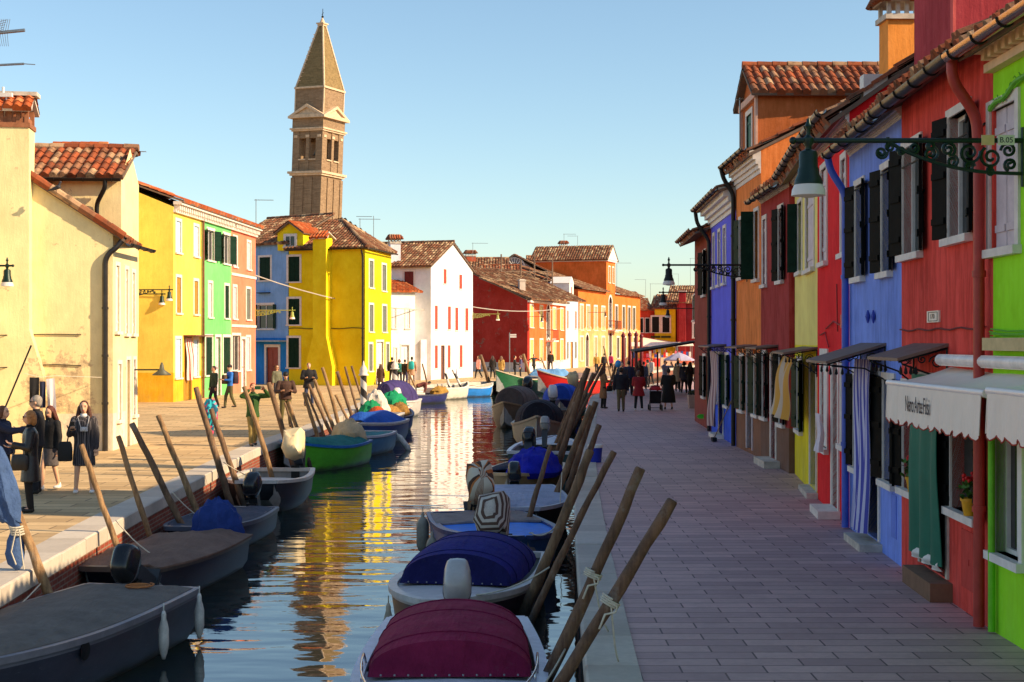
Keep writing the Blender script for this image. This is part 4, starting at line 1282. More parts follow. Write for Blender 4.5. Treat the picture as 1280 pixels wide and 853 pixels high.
roof(ye, [[a_, b_, ap[0], ap[1]], [b_, c_, ap[0]], [c_, d_, ap[1], ap[0]]], [(b_ + Vector((0, 0, .05)), ap[0] + Vector((0, 0, .05))), (c_ + Vector((0, 0, .05)), ap[0] + Vector((0, 0, .05))), (ap[0], ap[1])], [M_tile_old, M_soffit])
pipe(ye, [yfs4[0].P(yfs4[0].L - 0.12, 0.3, 8.5), yfs4[0].P(yfs4[0].L - 0.12, 0.1, 8.1), yfs4[0].P(yfs4[0].L - 0.12, 0.1, 4), yfs4[0].P(yfs4[0].L - 0.12, 0.1, 0)], M_zinc, 0.06)
gutter(yfs4[0], 0.0, yfs4[0].L + 0.3, 0.42, 8.62, ye, M_iron, clips=False)
gutter(yfs4[1], -0.3, yfs4[1].L, 0.42, 8.62, ye, M_iron, clips=False)
# chimney breast: flared foot, straight shaft, tiled cap
f = yfs4[0]; mY = plaster(YEL, 0.15, streak=0.06)
s = MB()
ua, ub = f.upx(398), f.upx(414.5)
uf0, uf1 = f.upx(386), f.upx(422)
d = 0.7
s.hexa([f.P(uf0, 0, -0.1), f.P(uf1, 0, -0.1), f.P(uf1, d, -0.1), f.P(uf0, d, -0.1)], [f.P(uf0 + .15, 0, 1.2), f.P(uf1, 0, 1.2), f.P(uf1, d, 1.2), f.P(uf0 + .15, d, 1.2)])
s.hexa([f.P(uf0 + .15, 0, 1.2), f.P(uf1, 0, 1.2), f.P(uf1, d, 1.2), f.P(uf0 + .15, d, 1.2)], [f.P(ua, 0, 3.1), f.P(ub, 0, 3.1), f.P(ub, d, 3.1), f.P(ua, d, 3.1)])
s.hexa([f.P(ua, 0, 3.1), f.P(ub, 0, 3.1), f.P(ub, d, 3.1), f.P(ua, d, 3.1)], [f.P(ua, -0.1, 9.3), f.P(ub, -0.1, 9.3), f.P(ub, d, 9.3), f.P(ua, d, 9.3)])
ch = s.build('chimney', mY, ye)
s = MB()
roof_plane(s, [f.P(ua - .2, d + .2, 9.3), f.P(ub + .2, d + .2, 9.3), f.P(ub, 0.3, 9.75), f.P(ua, 0.3, 9.75)], course=0.3)
roof_plane(s, [f.P(ua - .2, -.3, 9.3), f.P(ub + .2, -.3, 9.3), f.P(ub, 0.3, 9.75), f.P(ua, 0.3, 9.75)], course=0.3)
s.build('chimney_roof', [M_tile_red, M_stone_old], ch)
# attic gable (dormer) on the left
s = MB()
u0, u1 = f.upx(347), f.upx(379)
s.hexa([f.P(u0, -2.2, 8.61), f.P(u1, -2.2, 8.61), f.P(u1, 0.01, 8.61), f.P(u0, 0.01, 8.61)], [f.P(u0, -2.2, 9.75), f.P(u1, -2.2, 9.75), f.P(u1, 0.01, 9.75), f.P(u0, 0.01, 9.75)])
um = (u0 + u1) / 2 
s.add([f.P(u0, 0.01, 9.751), f.P(u1, 0.01, 9.751), f.P(um, 0.01, 10.35), f.P(u0, -2.2, 9.751), f.P(u1, -2.2, 9.751), f.P(um, -2.2, 10.35)], [(0, 1, 2), (3, 5, 4), (0, 2, 5, 3), (1, 4, 5, 2)])
s.build('dormer', mY, ye)
s = MB()
for sg, ue_ in ((-1, u0 - 0.2), (1, u1 + 0.2)):
    roof_plane(s, [f.P(ue_, 0.25, 9.72), f.P(ue_, -2.4, 9.72), f.P(um, -2.4, 10.5), f.P(um, 0.25, 10.5)], course=0.4)
s.build('dormer_roof', [M_tile_red, M_soffit], ye)
window(f, f.upx(357), f.upx(369.5), 9.0 - 0.15, 9.55, ye, 'open', sh=M_sh_grey, ang=(None, None), reveal=-0.02, proud=0.07, sw=0.12)

# ---- small white annex and white house
wA, wB, wC = (-5.83, 103.6), (-3.05, 111.9), None
zk = lambda z: z if z == 0 else 2.8 + (z - 2.8) * 1.07
nrm = Vector((-(8.2), 2.8)).normalized()       # away from the gable face, to the left
wl_ = (wA[0] + nrm.x * 6.0, wA[1] + nrm.y * 6.0); wr_ = (wB[0] + nrm.x * 6.0, wB[1] + nrm.y * 6.0)
RED = simple((176, 66, 44), 0.55, name='red_shutter')
fw = Fac(wA, wB, (5, 95)); fw0 = Fac(wl_, wA, (-20, 60))
NB = dict(sh=RED, sw=0.05, proud=0.012)
o4, full = ops_from_px(fw, [(554.5, 558, zk(6.75), zk(7.75), 'closed', NB), (574, 577.5, zk(6.5), zk(7.5), 'closed', NB),
    (543.5, 547, zk(3.6), zk(5.2), 'closed', NB), (559.8, 563.4, zk(3.6), zk(5.2), 'closed', NB), (569, 572.6, zk(3.55), zk(5.15), 'closed', NB), (581.6, 585.3, zk(3.55), zk(5.15), 'closed', NB),
    (543.5, 547, zk(0.95), zk(2.5), 'closed', NB), (559.6, 563, zk(0.95), zk(2.5), 'closed', NB), (574.5, 578, zk(0.95), zk(2.5), 'closed', NB), (551, 555.5, zk(0), zk(2.5), 'door', dict(sh=simple((110, 62, 46), 0.7, name='brown_door'), sill=False, sw=0.05))])
o40, full0 = ops_from_px(fw0, [(505.5, 517, zk(6.2), zk(7.5), 'closed', dict(sh=simple((110, 30, 26), 0.6, name='maroon_shutter'), **W))])
wh_, wfs, _ = house('tall white gabled house with narrow red shutters and stained base', [wA, wB, wr_, wl_], 8.2, (240, 236, 234), {0: o4, 3: o40}, gables={0: [(4.35, 10.05)], 2: [(4.35, 10.05)]}, streak=0.08, wall_wear=0.6, patch=0.0)
put_windows(wfs[0], full, wh_); 
f3_ = wfs[3]
for (u0, u1, z0, z1, k, kw) in full0:
    window(f3_, f3_.L - u1 if (f3_.A - fw0.A).length > 0.01 else u0, f3_.L - u0 if (f3_.A - fw0.A).length > 0.01 else u1, z0, z1, wh_, k, **kw)
f = wfs[0]
pr = 4.35
roof(wh_, [[f.P(-0.3, 0.15, 8.2), f.P(-0.3, -6.3, 8.2), f.P(pr, -6.3, 10.2), f.P(pr, 0.15, 10.2)],
           [f.P(f.L + 0.3, 0.15, 8.2), f.P(f.L + 0.3, -6.3, 8.2), f.P(pr, -6.3, 10.2), f.P(pr, 0.15, 10.2)]], [(f.P(pr, 0.15, 10.25), f.P(pr, -6.3, 10.25))], [M_tile_old, M_soffit])
chimney(wh_, (-8.6, 105.4), 0.75, 0.75, 0.1, 9.9, plaster((222, 218, 226), 0.2), 0.3)
# stair buttress at the grey side
s = MB()
f = fw0
s.hexa([f.P(f.L - 1.9, 0, 0), f.P(f.L - 0.3, 0, 0), f.P(f.L - 0.3, 1.2, 0), f.P(f.L - 1.9, 1.2, 0)], [f.P(f.L - 1.3, 0, 1.9), f.P(f.L - 0.3, 0, 2.9), f.P(f.L - 0.3, 1.2, 2.9), f.P(f.L - 1.3, 1.2, 1.9)])
s.build('buttress', plaster((214, 206, 204), 0.5), wh_)
# annex
sA, sB = (-8.0, 96.9), (-6.7, 98.4)
sA = (-8.5, 101.2); sB = (-6.9, 102.4)
fs_ = Fac(sA, sB)
o4, full = ops_from_px(fs_, [(491, 495, 3.7, 5.1, 'closed', dict(sh=M_white, sw=0.08)), (507, 512, 3.7, 5.1, 'closed', dict(sh=M_white, sw=0.08)), (493, 496, 0.9, 2.3, 'closed', dict(sh=M_white)), (501.5, 511, 0, 2.5, 'door', dict(sh=M_white, sill=False))])
an, afs, _ = house('low white annex wedged between the lemon yellow and the white house', [sA, sB, (sB[0] - 1.5, sB[1] + 3.5), (sA[0] - .6, sA[1] + 4.5)], 6.3, (244, 238, 232), {0: o4}, streak=0.05)
put_windows(afs[0], full, an)
f = afs[0]
roof(an, [[f.P(-0.2, 0.3, 6.32), f.P(f.L + 0.5, 0.3, 6.32), f.P(f.L + 0.5, -2.5, 7.2), f.P(-0.2, -2.5, 7.2)]], (), [M_tile_red, M_soffit])

# ---- dark red house, its orange front, light blue, long orange, red, yellow, maroon
rA, rB, rC = (-3.9, 134.2), (1.4, 130.0), (5.45, 146.0)
fo = Fac(rB, rC, (20, 120))
SY = simple((222, 196, 110), 0.6, name='yellow_shutter')
N1 = dict(sh=SY, sw=0.16)
wins = [(662.6, 666.4, 4.05, 6.05, 'closed', N1), (674.8, 678.4, 4.05, 6.05, 'closed', N1), (691, 694.5, 3.95, 6.0, 'closed', N1), (700.5, 703.7, 3.9, 6.0, 'closed', N1), (683.2, 687.2, 2.9, 5.6, 'pane', dict(arch=True, sill=False, sw=0.16)),
        (662.6, 666.4, 0.9, 2.9, 'closed', N1), (674.8, 678.4, 0.9, 2.9, 'closed', N1), (691, 694.5, 0.9, 2.9, 'closed', N1), (700.5, 703.7, 0.9, 2.9, 'closed', N1), (683.2, 687.2, 0, 2.3, 'pane', dict(arch=True, sill=False, sw=0.16))]
o4, full = ops_from_px(fo, wins)
dr, dfs, _ = house('orange house with arched balcony window, whose long side wall is dark red', [rB, rC, (-1.2, 149), rA], 6.5, (238, 104, 46), {0: o4}, plinth=0.9, plcol=(236, 226, 214), streak=0.1)
put_windows(dfs[0], full, dr)
s = MB(); f = Fac(rA, rB); n_ = 8
fr_ = Fac(rA, rB)
f = fr_
pts = [f.P(-0.0, 0.02, -0.1), f.P(f.L, 0.02, -0.1), f.P(f.L, 0.02, 6.5), f.P(0.0, 0.02, 9.15), ]
s.add(pts + [p - Vector((f.n.x, f.n.y, 0)) * 0.3 for p in pts], [(0, 1, 2, 3), (7, 6, 5, 4), (0, 4, 5, 1), (1, 5, 6, 2), (2, 6, 7, 3), (3, 7, 4, 0)])
f.box(s, -1.0, f.L - 0.3, -0.001 + 0.02, 0.05, 0, 0.85, 1)
s.build('side_wall', [plaster((164, 36, 22), 0.2, patch=0.12, worncol=(120, 96, 84), streak=0.1), plaster((216, 196, 186))], dr)
f = dfs[0]
roof(dr, [[f.P(-0.2, 0.4, 6.62), f.P(f.L + 0.1, 0.4, 6.62), f.P(f.L + 0.1, -4.5, 8.6), f.P(-0.2, -4.5, 8.6)]], (), [M_tile_old, M_soffit])
rf = MB(); roof_plane(rf, [fr_.P(fr_.L + .1, 0.25, 6.6), fr_.P(fr_.L + .1, -9, 6.6), fr_.P(-1.0, -9, 9.75), fr_.P(-1.0, 0.25, 9.75)]); rf.build('roof', [M_tile_old, M_soffit], dr)
s = MB(); f.box(s, 0, f.L, 0, 0.3, 6.3, 6.49); s.build('cornice', M_stone, dr)
s = MB()
ub0, ub1 = f.upx(682), f.upx(688.6)
f.box(s, ub0, ub1, 0, 0.8, 2.72, 2.86)
bal = s.build('balcony', M_stone, dr)
s = MB()
for k in range(9):
    uu = ub0 + (ub1 - ub0) * k / 8; s.tube([f.P(uu, 0.75, 2.86), f.P(uu, 0.75, 3.85)], 0.02, 5)
s.tube([f.P(ub0, 0.05, 3.85), f.P(ub0, 0.75, 3.85), f.P(ub1, 0.75, 3.85), f.P(ub1, 0.05, 3.85)], 0.03, 5)
s.build('railing', simple((110, 40, 34), 0.6, name='red_iron'), bal)
for px_, lab in ((668, 0), (687.5, 1)):
    q = f.P(f.upx(px_), -1.2, 0)
    chimney(dr, (q.x, q.y), 0.55, 0.55, 6.8, 8.35, plaster((206, 190, 176)), 0.3, flue='flat')

lA, lB = rC, (7.0, 152.4)
fl = Fac(lA, lB, (20, 120))
o4, full = ops_from_px(fl, [(708.5, 710.5, 4.1, 5.9, 'closed', dict(sh=simple((176, 120, 96), 0.6, name='tan_shutter'), **W)), (718.5, 720.6, 4.1, 5.9, 'closed', dict(sh=simple((176, 120, 96), 0.6, name='tan_shutter'), **W)),
     (708.5, 710.5, 1.0, 2.7, 'closed', dict(sh=M_sh_grey, **W)), (718.5, 720.6, 1.0, 2.7, 'closed', dict(sh=M_sh_grey, **W)), (713, 716.2, 0, 2.7, 'door', dict(sh=simple((206, 130, 50), 0.6, name='ochre_door'), sill=False, **W))])
lb, lfs, _ = house('narrow pale sky blue house with a little white dormer', [lA, lB, (1.8, 154), (0.5, 148)], 7.1, (178, 208, 230), {0: o4}, streak=0.05)
put_windows(lfs[0], full, lb)
f = lfs[0]
roof(lb, [[f.P(0, 0.4, 7.2), f.P(f.L, 0.4, 7.2), f.P(f.L, -4, 8.9), f.P(0, -4, 8.9)]], (), [M_tile_old, M_soffit])
s = MB(); u0, u1 = f.upx(711.5), f.upx(716.8)
if u0 > u1: u0, u1 = u1, u0
f.box(s, u0, u1, -2.0, 0.02, 7.12, 8.75)
um = (u0 + u1) / 2
s.add([f.P(u0 - .1, 0.06, 8.751), f.P(u1 + .1, 0.06, 8.751), f.P(um, 0.06, 9.45), f.P(u0 - .1, -2, 8.751), f.P(u1 + .1, -2, 8.751), f.P(um, -2, 9.45)], [(0, 1, 2), (3, 5, 4), (0, 2, 5, 3), (1, 4, 5, 2)])
dm = s.build('dormer', M_white, lb)
s = MB(); f.box(s, um - 0.25, um + 0.25, 0.02, 0.05, 7.3, 8.4); s.build('dormer_window', simple((160, 110, 90), .6, name='tan_shutter2'), dm)
bb = house('cobalt blue upper house peeping out behind the pale blue one', [(4.2, 152), (6.4, 160), (0, 162), (-1.5, 154)], 9.0, (70, 110, 190), z0=5.0)
f = bb[1][0]; roof(bb[0], [[f.P(-.2, .4, 9.05), f.P(f.L, .4, 9.05), f.P(f.L, -4, 10.6), f.P(-.2, -4, 10.6)]], ())

oA, oB = lB, (16.1, 181.0)
fo2 = Fac(oA, oB, (60, 120))
ORG_ = (232, 112, 38)
SG = simple((176, 160, 120), 0.6, name='sand_shutter')
SD = simple((86, 80, 66), 0.6, name='dark_shutter')
wins = []
for px in (727, 735, 744.5, 754): wins.append((px - 1.9, px + 1.9, 4.0, 6.6, 'closed', dict(sh=SG, sw=0.2)))
for px in (770.5, 779.5, 786.5, 792.5): wins.append((px - 1.5, px + 1.5, 3.9, 6.9, 'closed', dict(sh=SD, sw=0.2)))
for px in (727, 744.5, 754): wins.append((px - 1.8, px + 1.8, 0.7, 3.2, 'closed', dict(sh=SG, sw=0.2)))
for px in (772.5, 781, 793): wins.append((px - 1.4, px + 1.4, 0.8, 3.2, 'closed', dict(sh=SD, sw=0.2)))
wins.append((732, 735.6, 0, 2.9, 'pane', dict(arch=True, sill=False, sw=0.2))); wins.append((761, 764.6, 0, 3.4, 'pane', dict(arch=True, sill=False, sw=0.25))); wins.append((761, 764.6, 3.9, 7.2, 'pane', dict(arch=True, sill=False, sw=0.25)))
o4, full = ops_from_px(fo2, wins)
o2, ofs, _ = house('long orange palazzo with a tall central block and worn pale ground floor', [oA, oB, (8, 188), (-2, 158)], 8.3, ORG_, {0: o4}, plinth=3.9, plcol=(232, 172, 112), streak=0.1, patch=0.0)
put_windows(ofs[0], full, o2)
f = ofs[0]
# worn upper edge of the bare band
s = MB(); rnd = random.Random(4); nn = 60; v = []
for k in range(nn + 1):
    v.append(f.P(f.L * k / nn, 0.02, 3.7)); v.append(f.P(f.L * k / nn, 0.02, 3.95 + 0.5 * abs(noise.noise((k * 0.33, 1, 2))) + rnd.uniform(0, .35) * (1 if k % 7 else 2)))
s.add(v, [(2 * k, 2 * k + 2, 2 * k + 3, 2 * k + 1) for k in range(nn)])
s.build('peeling_render', plaster((232, 172, 112), 0.3), o2)
um0, um1 = f.upx(757.5), f.upx(768.5)
roof(o2, [[f.P(-0.1, 0.5, 8.42), f.P(um0, 0.5, 8.42), f.P(um0, -7, 11.0), f.P(-0.1, -7, 11.0)], [f.P(um1, 0.5, 8.42), f.P(f.L + .4, 0.5, 8.42), f.P(f.L + .4, -7, 11.0), f.P(um1, -7, 11.0)]], (), [M_tile_old, M_soffit], tw=0.3)
s = MB(); f.box(s, um0, um1, -9, 0.05, 8.3, 11.9)
um = (um0 + um1) / 2
tb = s.build('central_block', plaster(ORG_), o2)
s = MB(); f.box(s, um0 - .15, um1 + .15, -9, 0.25, 11.9, 12.1)
s.add([f.P(um0 - .4, 0.3, 12.101), f.P(um1 + .4, 0.3, 12.101), f.P(um, 0.3, 13.7), f.P(um0 - .4, -1, 12.101), f.P(um1 + .4, -1, 12.101), f.P(um, -1, 13.7)], [(0, 1, 2), (3, 5, 4), (0, 2, 5, 3), (1, 4, 5, 2)])
s.build('pediment', M_stone, tb)
s = MB()
for ue_ in (um0 - .5, um1 + .5): roof_plane(s, [f.P(ue_, 0.35, 12.1), f.P(ue_, -9, 12.1), f.P(um, -9, 13.85), f.P(um, 0.35, 13.85)], tw=0.3)
s.build('block_roof', [M_tile_old, M_soffit], tb)
for px in (760.8, 765.5):
    uu = f.upx(px); window(f, uu - 0.35, uu + 0.35, 9.5, 11.3, o2, 'closed', sh=SG, reveal=-0.04, proud=0.1, sw=0.15)
s = MB(); ub0, ub1 = f.upx(760), f.upx(768); f.box(s, ub0, ub1, 0, 0.9, 3.95, 4.1); bal = s.build('balcony', M_stone, o2)
s = MB()
for k in range(11):
    uu = ub0 + (ub1 - ub0) * k / 10; s.tube([f.P(uu, 0.8, 4.1), f.P(uu, 0.8, 5.1)], 0.03, 5)
s.tube([f.P(ub0, 0.05, 5.1), f.P(ub0, 0.8, 5.1), f.P(ub1, 0.8, 5.1), f.P(ub1, 0.05, 5.1)], 0.04, 5)
s.build('railing', M_rust, bal)
# wing behind, roof running to the tall block
bg_ = house('vermilion upper house with big tiled roof left of the tall orange block', [(10.2, 172), (11.6, 176), (6.6, 179), (5.0, 174)], 12.0, (214, 84, 44), z0=6.0)
roof(bg_[0], [[Vector((4.6, 173.6, 12.0)), Vector((11.6, 171.5, 12.0)), Vector((12.4, 176.5, 14.2)), Vector((5.2, 178.6, 14.2))]], [(Vector((5.2, 178.6, 14.25)), Vector((12.4, 176.5, 14.25)))], [M_tile, M_soffit], tw=0.3)
chimney(bg_[0], (6.2, 173.6), 0.8, 0.8, 12.0, 14.2, plaster((200, 84, 50)), 0.2)

r3A, r3B = (16.2, 181.2), (18.4, 189.5)
f = Fac(r3A, r3B, (60, 150))
r3 = house('small vermilion house left of the sunny yellow shop house', [(16.1, 184.0), (18.3, 185.0), (14, 196), (10, 194)], 6.75, (226, 70, 40), z0=-0.2)
f = r3[1][0]
for px in (801, 809):
    uu = f.upx(px); window(f, uu - 0.3, uu + 0.3, 3.9, 5.7, r3[0], 'closed', sh=SD, reveal=-0.03, proud=0.08, sw=0.1)
roof(r3[0], [[f.P(-.2, .5, 6.8), f.P(f.L + .1, .5, 6.8), f.P(f.L + .1, -5, 9.3), f.P(-.2, -5, 9.3)]], (), [M_tile, M_soffit], tw=0.3)
y3 = house('sunny yellow shop house at the end of the canal', [(18.3, 184.4), (20.9, 184.0), (22, 192), (19, 193)], 6.9, (250, 214, 30), z0=-0.2)
f = y3[1][0]
for px in (819.5, 832.5):
    uu = f.upx(px); window(f, uu - 0.45, uu + 0.45, 3.9, 5.9, y3[0], 'closed', sh=SD, reveal=-0.03, proud=0.08, sw=0.2)
    s = MB(); f.box(s, uu - 0.6, uu + 0.6, 0.05, 0.35, 3.2, 3.45); s.build('flower_box', simple((60, 66, 34), 0.9, name='dry_plants'), y3[0])
roof(y3[0], [[f.P(-.3, .5, 6.95), f.P(f.L + .3, .5, 6.95), f.P(f.L - .2, -4, 8.9), f.P(-.1, -4, 8.9)]], (), [M_tile, M_soffit], tw=0.3)
m3 = house('maroon house with pilaster chimney closing the view at the end', [(20.95, 182.0), (30.0, 180.0), (31, 192), (21.5, 193)], 7.6, (150, 30, 34), z0=-0.2, streak=0.1)
f = m3[1][0]
roof(m3[0], [[f.P(-1.5, .5, 7.6), f.P(f.L + .3, .5, 7.6), f.P(f.L + .3, -5, 10.0), f.P(-1.5, -5, 10.0)]], (), [M_tile_old, M_soffit], tw=0.3)
s = MB(); f.box(s, f.upx(849), f.upx(857.5), 0, 0.5, 0, 8.9); pc = s.build('chimney', plaster((160, 34, 38)), m3[0])
s = MB(); f.box(s, f.upx(848), f.upx(858.5), -0.1, 0.6, 8.9, 9.15); s.build('chimney_cap', M_stone_old, pc)
uu = f.upx(871.5); window(f, uu - 0.45, uu + 0.45, 3.2, 5.0, m3[0], 'pane', reveal=-0.03, proud=0.08, sw=0.2)

# ---- roofs further back
def backroof(label, x0, x1, y, yd, ze, zr, wallc, walz=5.0, tiles=None, slope_front=True):
    h = house(label, [(x0, y), (x1, y), (x1, y + yd), (x0, y + yd)], ze, wallc, z0=walz, gables={1: [(yd / 2, zr)], 3: [(yd / 2, zr)]})
    f = h[1][0]
    roof(h[0], [[f.P(-.2, .4, ze), f.P(f.L + .2, .4, ze), f.P(f.L + .2, -yd / 2, zr + .15), f.P(-.2, -yd / 2, zr + .15)], [f.P(-.2, -yd - .4, ze), f.P(f.L + .2, -yd - .4, ze), f.P(f.L + .2, -yd / 2, zr + .15), f.P(-.2, -yd / 2, zr + .15)]],
         [(f.P(-.2, -yd / 2, zr + .2), f.P(f.L + .2, -yd / 2, zr + .2))], [tiles or M_tile_old, M_soffit], tw=0.3)
    return h
def X(px, Y): return (px - CX) / F * Y
def Z(py, Y): return H - (py - CY) / F * Y
b1 = backroof('brown tiled house behind the dark red wall, with a peaked chimney', X(578, 150), X(634, 150), 150, 8, Z(337, 150), Z(325, 154), (196, 120, 80), 4.0)
chimney(b1[0], (X(588, 153), 153), 1.0, 1.0, Z(330, 153), Z(321, 153), plaster((186, 90, 60)), 0.2)
b2 = house('grey pedimented house front among the roofs behind the dark red wall', [(X(618, 158), 158), (X(668, 158), 158), (X(668, 158), 166), (X(618, 158), 166)], Z(337, 158), (150, 130, 122), z0=3.0, gables={0: [(X(643, 158) - X(618, 158), Z(320, 158))]})
f = b2[1][0]; um = X(643, 158) - X(618, 158)
roof(b2[0], [[f.P(-.3, .3, Z(337, 158)), f.P(-.3, -8, Z(337, 158)), f.P(um, -8, Z(318, 158)), f.P(um, .3, Z(318, 158))], [f.P(f.L + 1.6, .3, Z(339, 158)), f.P(f.L + 1.6, -8, Z(339, 158)), f.P(um, -8, Z(318, 158)), f.P(um, .3, Z(318, 158))]], (), [M_tile, M_soffit], tw=0.3)
s = MB()
for k in range(10):
    a0, a1 = math.pi * k / 10, math.pi * (k + 1) / 10
    zc = Z(335.5, 158)
    s.tube([f.P(um + 1.15 * math.cos(a0), .05, zc + 1.15 * math.sin(a0)), f.P(um + 1.15 * math.cos(a1), .05, zc + 1.15 * math.sin(a1))], 0.08, 5)
    s.tube([f.P(um + .55 * math.cos(a0), .05, zc + .55 * math.sin(a0)), f.P(um + 1.15 * math.cos(a0), .05, zc + 1.15 * math.sin(a0))], 0.05, 5)
s.build('fan_moulding', M_stone, b2[0])
b3 = backroof('long tiled roof sloping behind the timber roof terrace', X(660, 168), X(700, 168), 168, 9, Z(337, 168), Z(322, 172), (190, 80, 50), 4.0, M_tile)
b4 = backroof('low tiled shed roof in front of the pedimented house', X(602, 146), X(650, 146), 146, 5, Z(340, 146), Z(334, 148.5), (150, 110, 80), 5.0, M_tile)
b5 = backroof('distant tiled roof with white gable over the small vermilion house', X(783, 215), X(812, 215), 215, 9, Z(384, 215), Z(375, 219), (236, 230, 224), 2.0)
b6 = backroof('distant house with brown roof right of the second bracket lamp', X(822, 230), X(872, 230), 230, 9, Z(380, 230), Z(372, 234), (200, 150, 110), 2.0)
b7 = backroof('orange roofed house behind the mustard house roof', X(44, 60), X(104, 60), 60, 6, Z(200, 60), Z(186, 63), (230, 200, 150), 4.0, M_tile_red)

# timber roof terrace
al = empty('roof_terrace', at(660, 385, 140), 'timber roof terrace railing standing above the dark red side wall', 'roof terrace')
M_tim = wood((96, 76, 60), (140, 114, 92), 'grey_timber')
s = MB()
TX = [X(627, 138), X(645, 139), X(668, 140), X(690, 141)]
for i, (px, top) in enumerate(((626.5, 318), (651, 325), (668, 316), (690.5, 322))):
    Y = 138 + i; s = MB(); s.tube([at(px, 385, Y), at(px, top, Y)], 0.07, 6); s.build('post', M_tim, al)
for i, (px, top) in enumerate(((640, 338), (662, 338), (684, 338))):
    Y = 143 + i; s = MB(); s.tube([at(px, 385, Y), at(px, top, Y)], 0.06, 6); s.build('post', M_tim, al)
s = MB()
for y_ in (340, 351):
    s.tube([at(626.5, y_, 138), at(651, y_, 139), at(668, y_, 140), at(690.5, y_, 141)], 0.05, 5); s.tube([at(640, y_, 143), at(684, y_, 145)], 0.05, 5)
for (a, b) in ((626.5, 640), (651, 640), (651, 662), (668, 662), (676, 690), (690.5, 678)): s.tube([at(a, 352, 139.5), at(b, 340, 139.7)], 0.04, 5)
s.build('railing', M_tim, al)
s = MB(); s.hexa([at(630, 358, 138.2), at(692, 360, 141), at(690, 359, 146), at(636, 357, 145)], [at(630, 356.5, 138.2), at(692, 358.5, 141), at(690, 357.5, 146), at(636, 355.5, 145)]); s.build('deck', M_tim, al)

# ---- bell tower
TY = 228.0
tw_ = empty('bell_tower', (X(394.5, TY), TY, 0), 'tall leaning brick bell tower with stone spire', 'bell tower')
rot = Matrix.Rotation(R(-28), 3, 'Z'); lean = Matrix.Rotation(R(2.0), 3, 'Y')
T0 = Vector((X(388.3, TY), TY, 0))
def TP(x, y, z): return T0 + lean @ (rot @ Vector((x, y, 0)) + Vector((0, 0, z)))
hw = 2.95
M_tb = brick_mat((164, 136, 106), (134, 108, 82), (150, 130, 108), 1.0, 0.5, 0.2, 'wall', 'tower_brick', ms=0.02, stain=0.7, b=0.6)
M_ts = simple((206, 180, 150), 0.85, var=0.25, scale=2, name='tower_stone', src='world')
def tbox(mb, x0, x1, y0, y1, z0, z1, mi=0, x0t=None):
    mb.hexa([TP(x0, y0, z0), TP(x1, y0, z0), TP(x1, y1, z0), TP(x0, y1, z0)], [TP(x0, y0, z1), TP(x1, y0, z1), TP(x1, y1, z1), TP(x0, y1, z1)], mi)
zt = lambda py: H + (CY - py) / F * TY
s = MB()
zc1 = zt(218)     # lower cornice
tbox(s, -hw + .15, hw - .15, -hw + .15, hw - .15, 0, zc1)
zb1 = zt(167)
for sx in (-1, 1):      # pilaster strips
    for k in (-1, -0.33, 0.33, 1):
        c = k * (hw - 0.35)
        tbox(s, c - .33, c + .33, sx * hw - (0 if sx < 0 else .2), sx * hw + (.2 if sx < 0 else 0), 0, zc1 - .8)
        tbox(s, sx * hw - (0 if sx < 0 else .2), sx * hw + (.2 if sx < 0 else 0), c - .33 + (.002 if abs(k) == 1 else 0), c + .33 - (.002 if abs(k) == 1 else 0), 0, zc1 - .8)
s.build('shaft', M_tb, tw_)
s = MB()
tbox(s, -hw - .15, hw + .15, -hw - .15, hw + .15, zc1 - .5, zc1 - .2); tbox(s, -hw - .4, hw + .4, -hw - .4, hw + .4, zc1 - .2, zc1 + .15)
tbox(s, -hw - .1, hw + .1, -hw - .1, hw + .1, zb1 + .0, zb1 + .25); tbox(s, -hw - .3, hw + .3, -hw - .3, hw + .3, zb1 + .25, zb1 + .5)
s.build('cornice', M_ts, tw_)
# belfry: corner piers and mullions with openings
s = MB(); o_ = hw - .1
for sx in (-1, 1):
    for sy in (-1, 1):
        tbox(s, sx * o_ - (1.25 if sx > 0 else 0), sx * o_ + (1.25 if sx < 0 else 0), sy * o_ - (1.25 if sy > 0 else 0), sy * o_ + (1.25 if sy < 0 else 0), zc1 + .15, zb1)
    tbox(s, -.3, .3, sx * o_ - (.5 if sx > 0 else 0), sx * o_ + (.5 if sx < 0 else 0), zc1 + .15, zb1)
    tbox(s, sx * o_ - (.5 if sx > 0 else 0), sx * o_ + (.5 if sx < 0 else 0), -.3, .3, zc1 + .15, zb1)
for sx in (-1, 1):
    # sills and spandrels
    for (za, zz) in ((zc1 + .15, zc1 + 1.9), (zb1 - 1.1, zb1 - .002)):
        for a, b in ((-o_ + 1.25, -.3), (.3, o_ - 1.25)):
            tbox(s, a, b, sx * (o_ - .12) - (.4 if sx > 0 else 0), sx * (o_ - .12) + (.4 if sx < 0 else 0), za, zz)
            tbox(s, sx * (o_ - .12) - (.4 if sx > 0 else 0), sx * (o_ - .12) + (.4 if sx < 0 else 0), a, b, za, zz)
s.build('belfry', M_tb, tw_)
s = MB()
for sx in (-1, 1):
    for k in (-o_ + .62, 0, o_ - .62):
        tbox(s, k - .32, k + .32, sx * (o_ + .06) - .05, sx * (o_ + .06) + .05, zb1 - 1.0, zb1 - .6)
        tbox(s, sx * (o_ + .061) - .05, sx * (o_ + .061) + .05, k - .32, k + .32, zb1 - 1.0, zb1 - .6)
    for a, b in ((-o_ + 1.2, -.28), (.28, o_ - 1.2)):
        tbox(s, a, b, sx * (o_ + .02) - .06, sx * (o_ + .02) + .06, zc1 + 1.9, zc1 + 2.1); tbox(s, sx * (o_ + .021) - .06, sx * (o_ + .021) + .06, a, b, zc1 + 1.9, zc1 + 2.1)
s.build('capitals', M_ts, tw_)
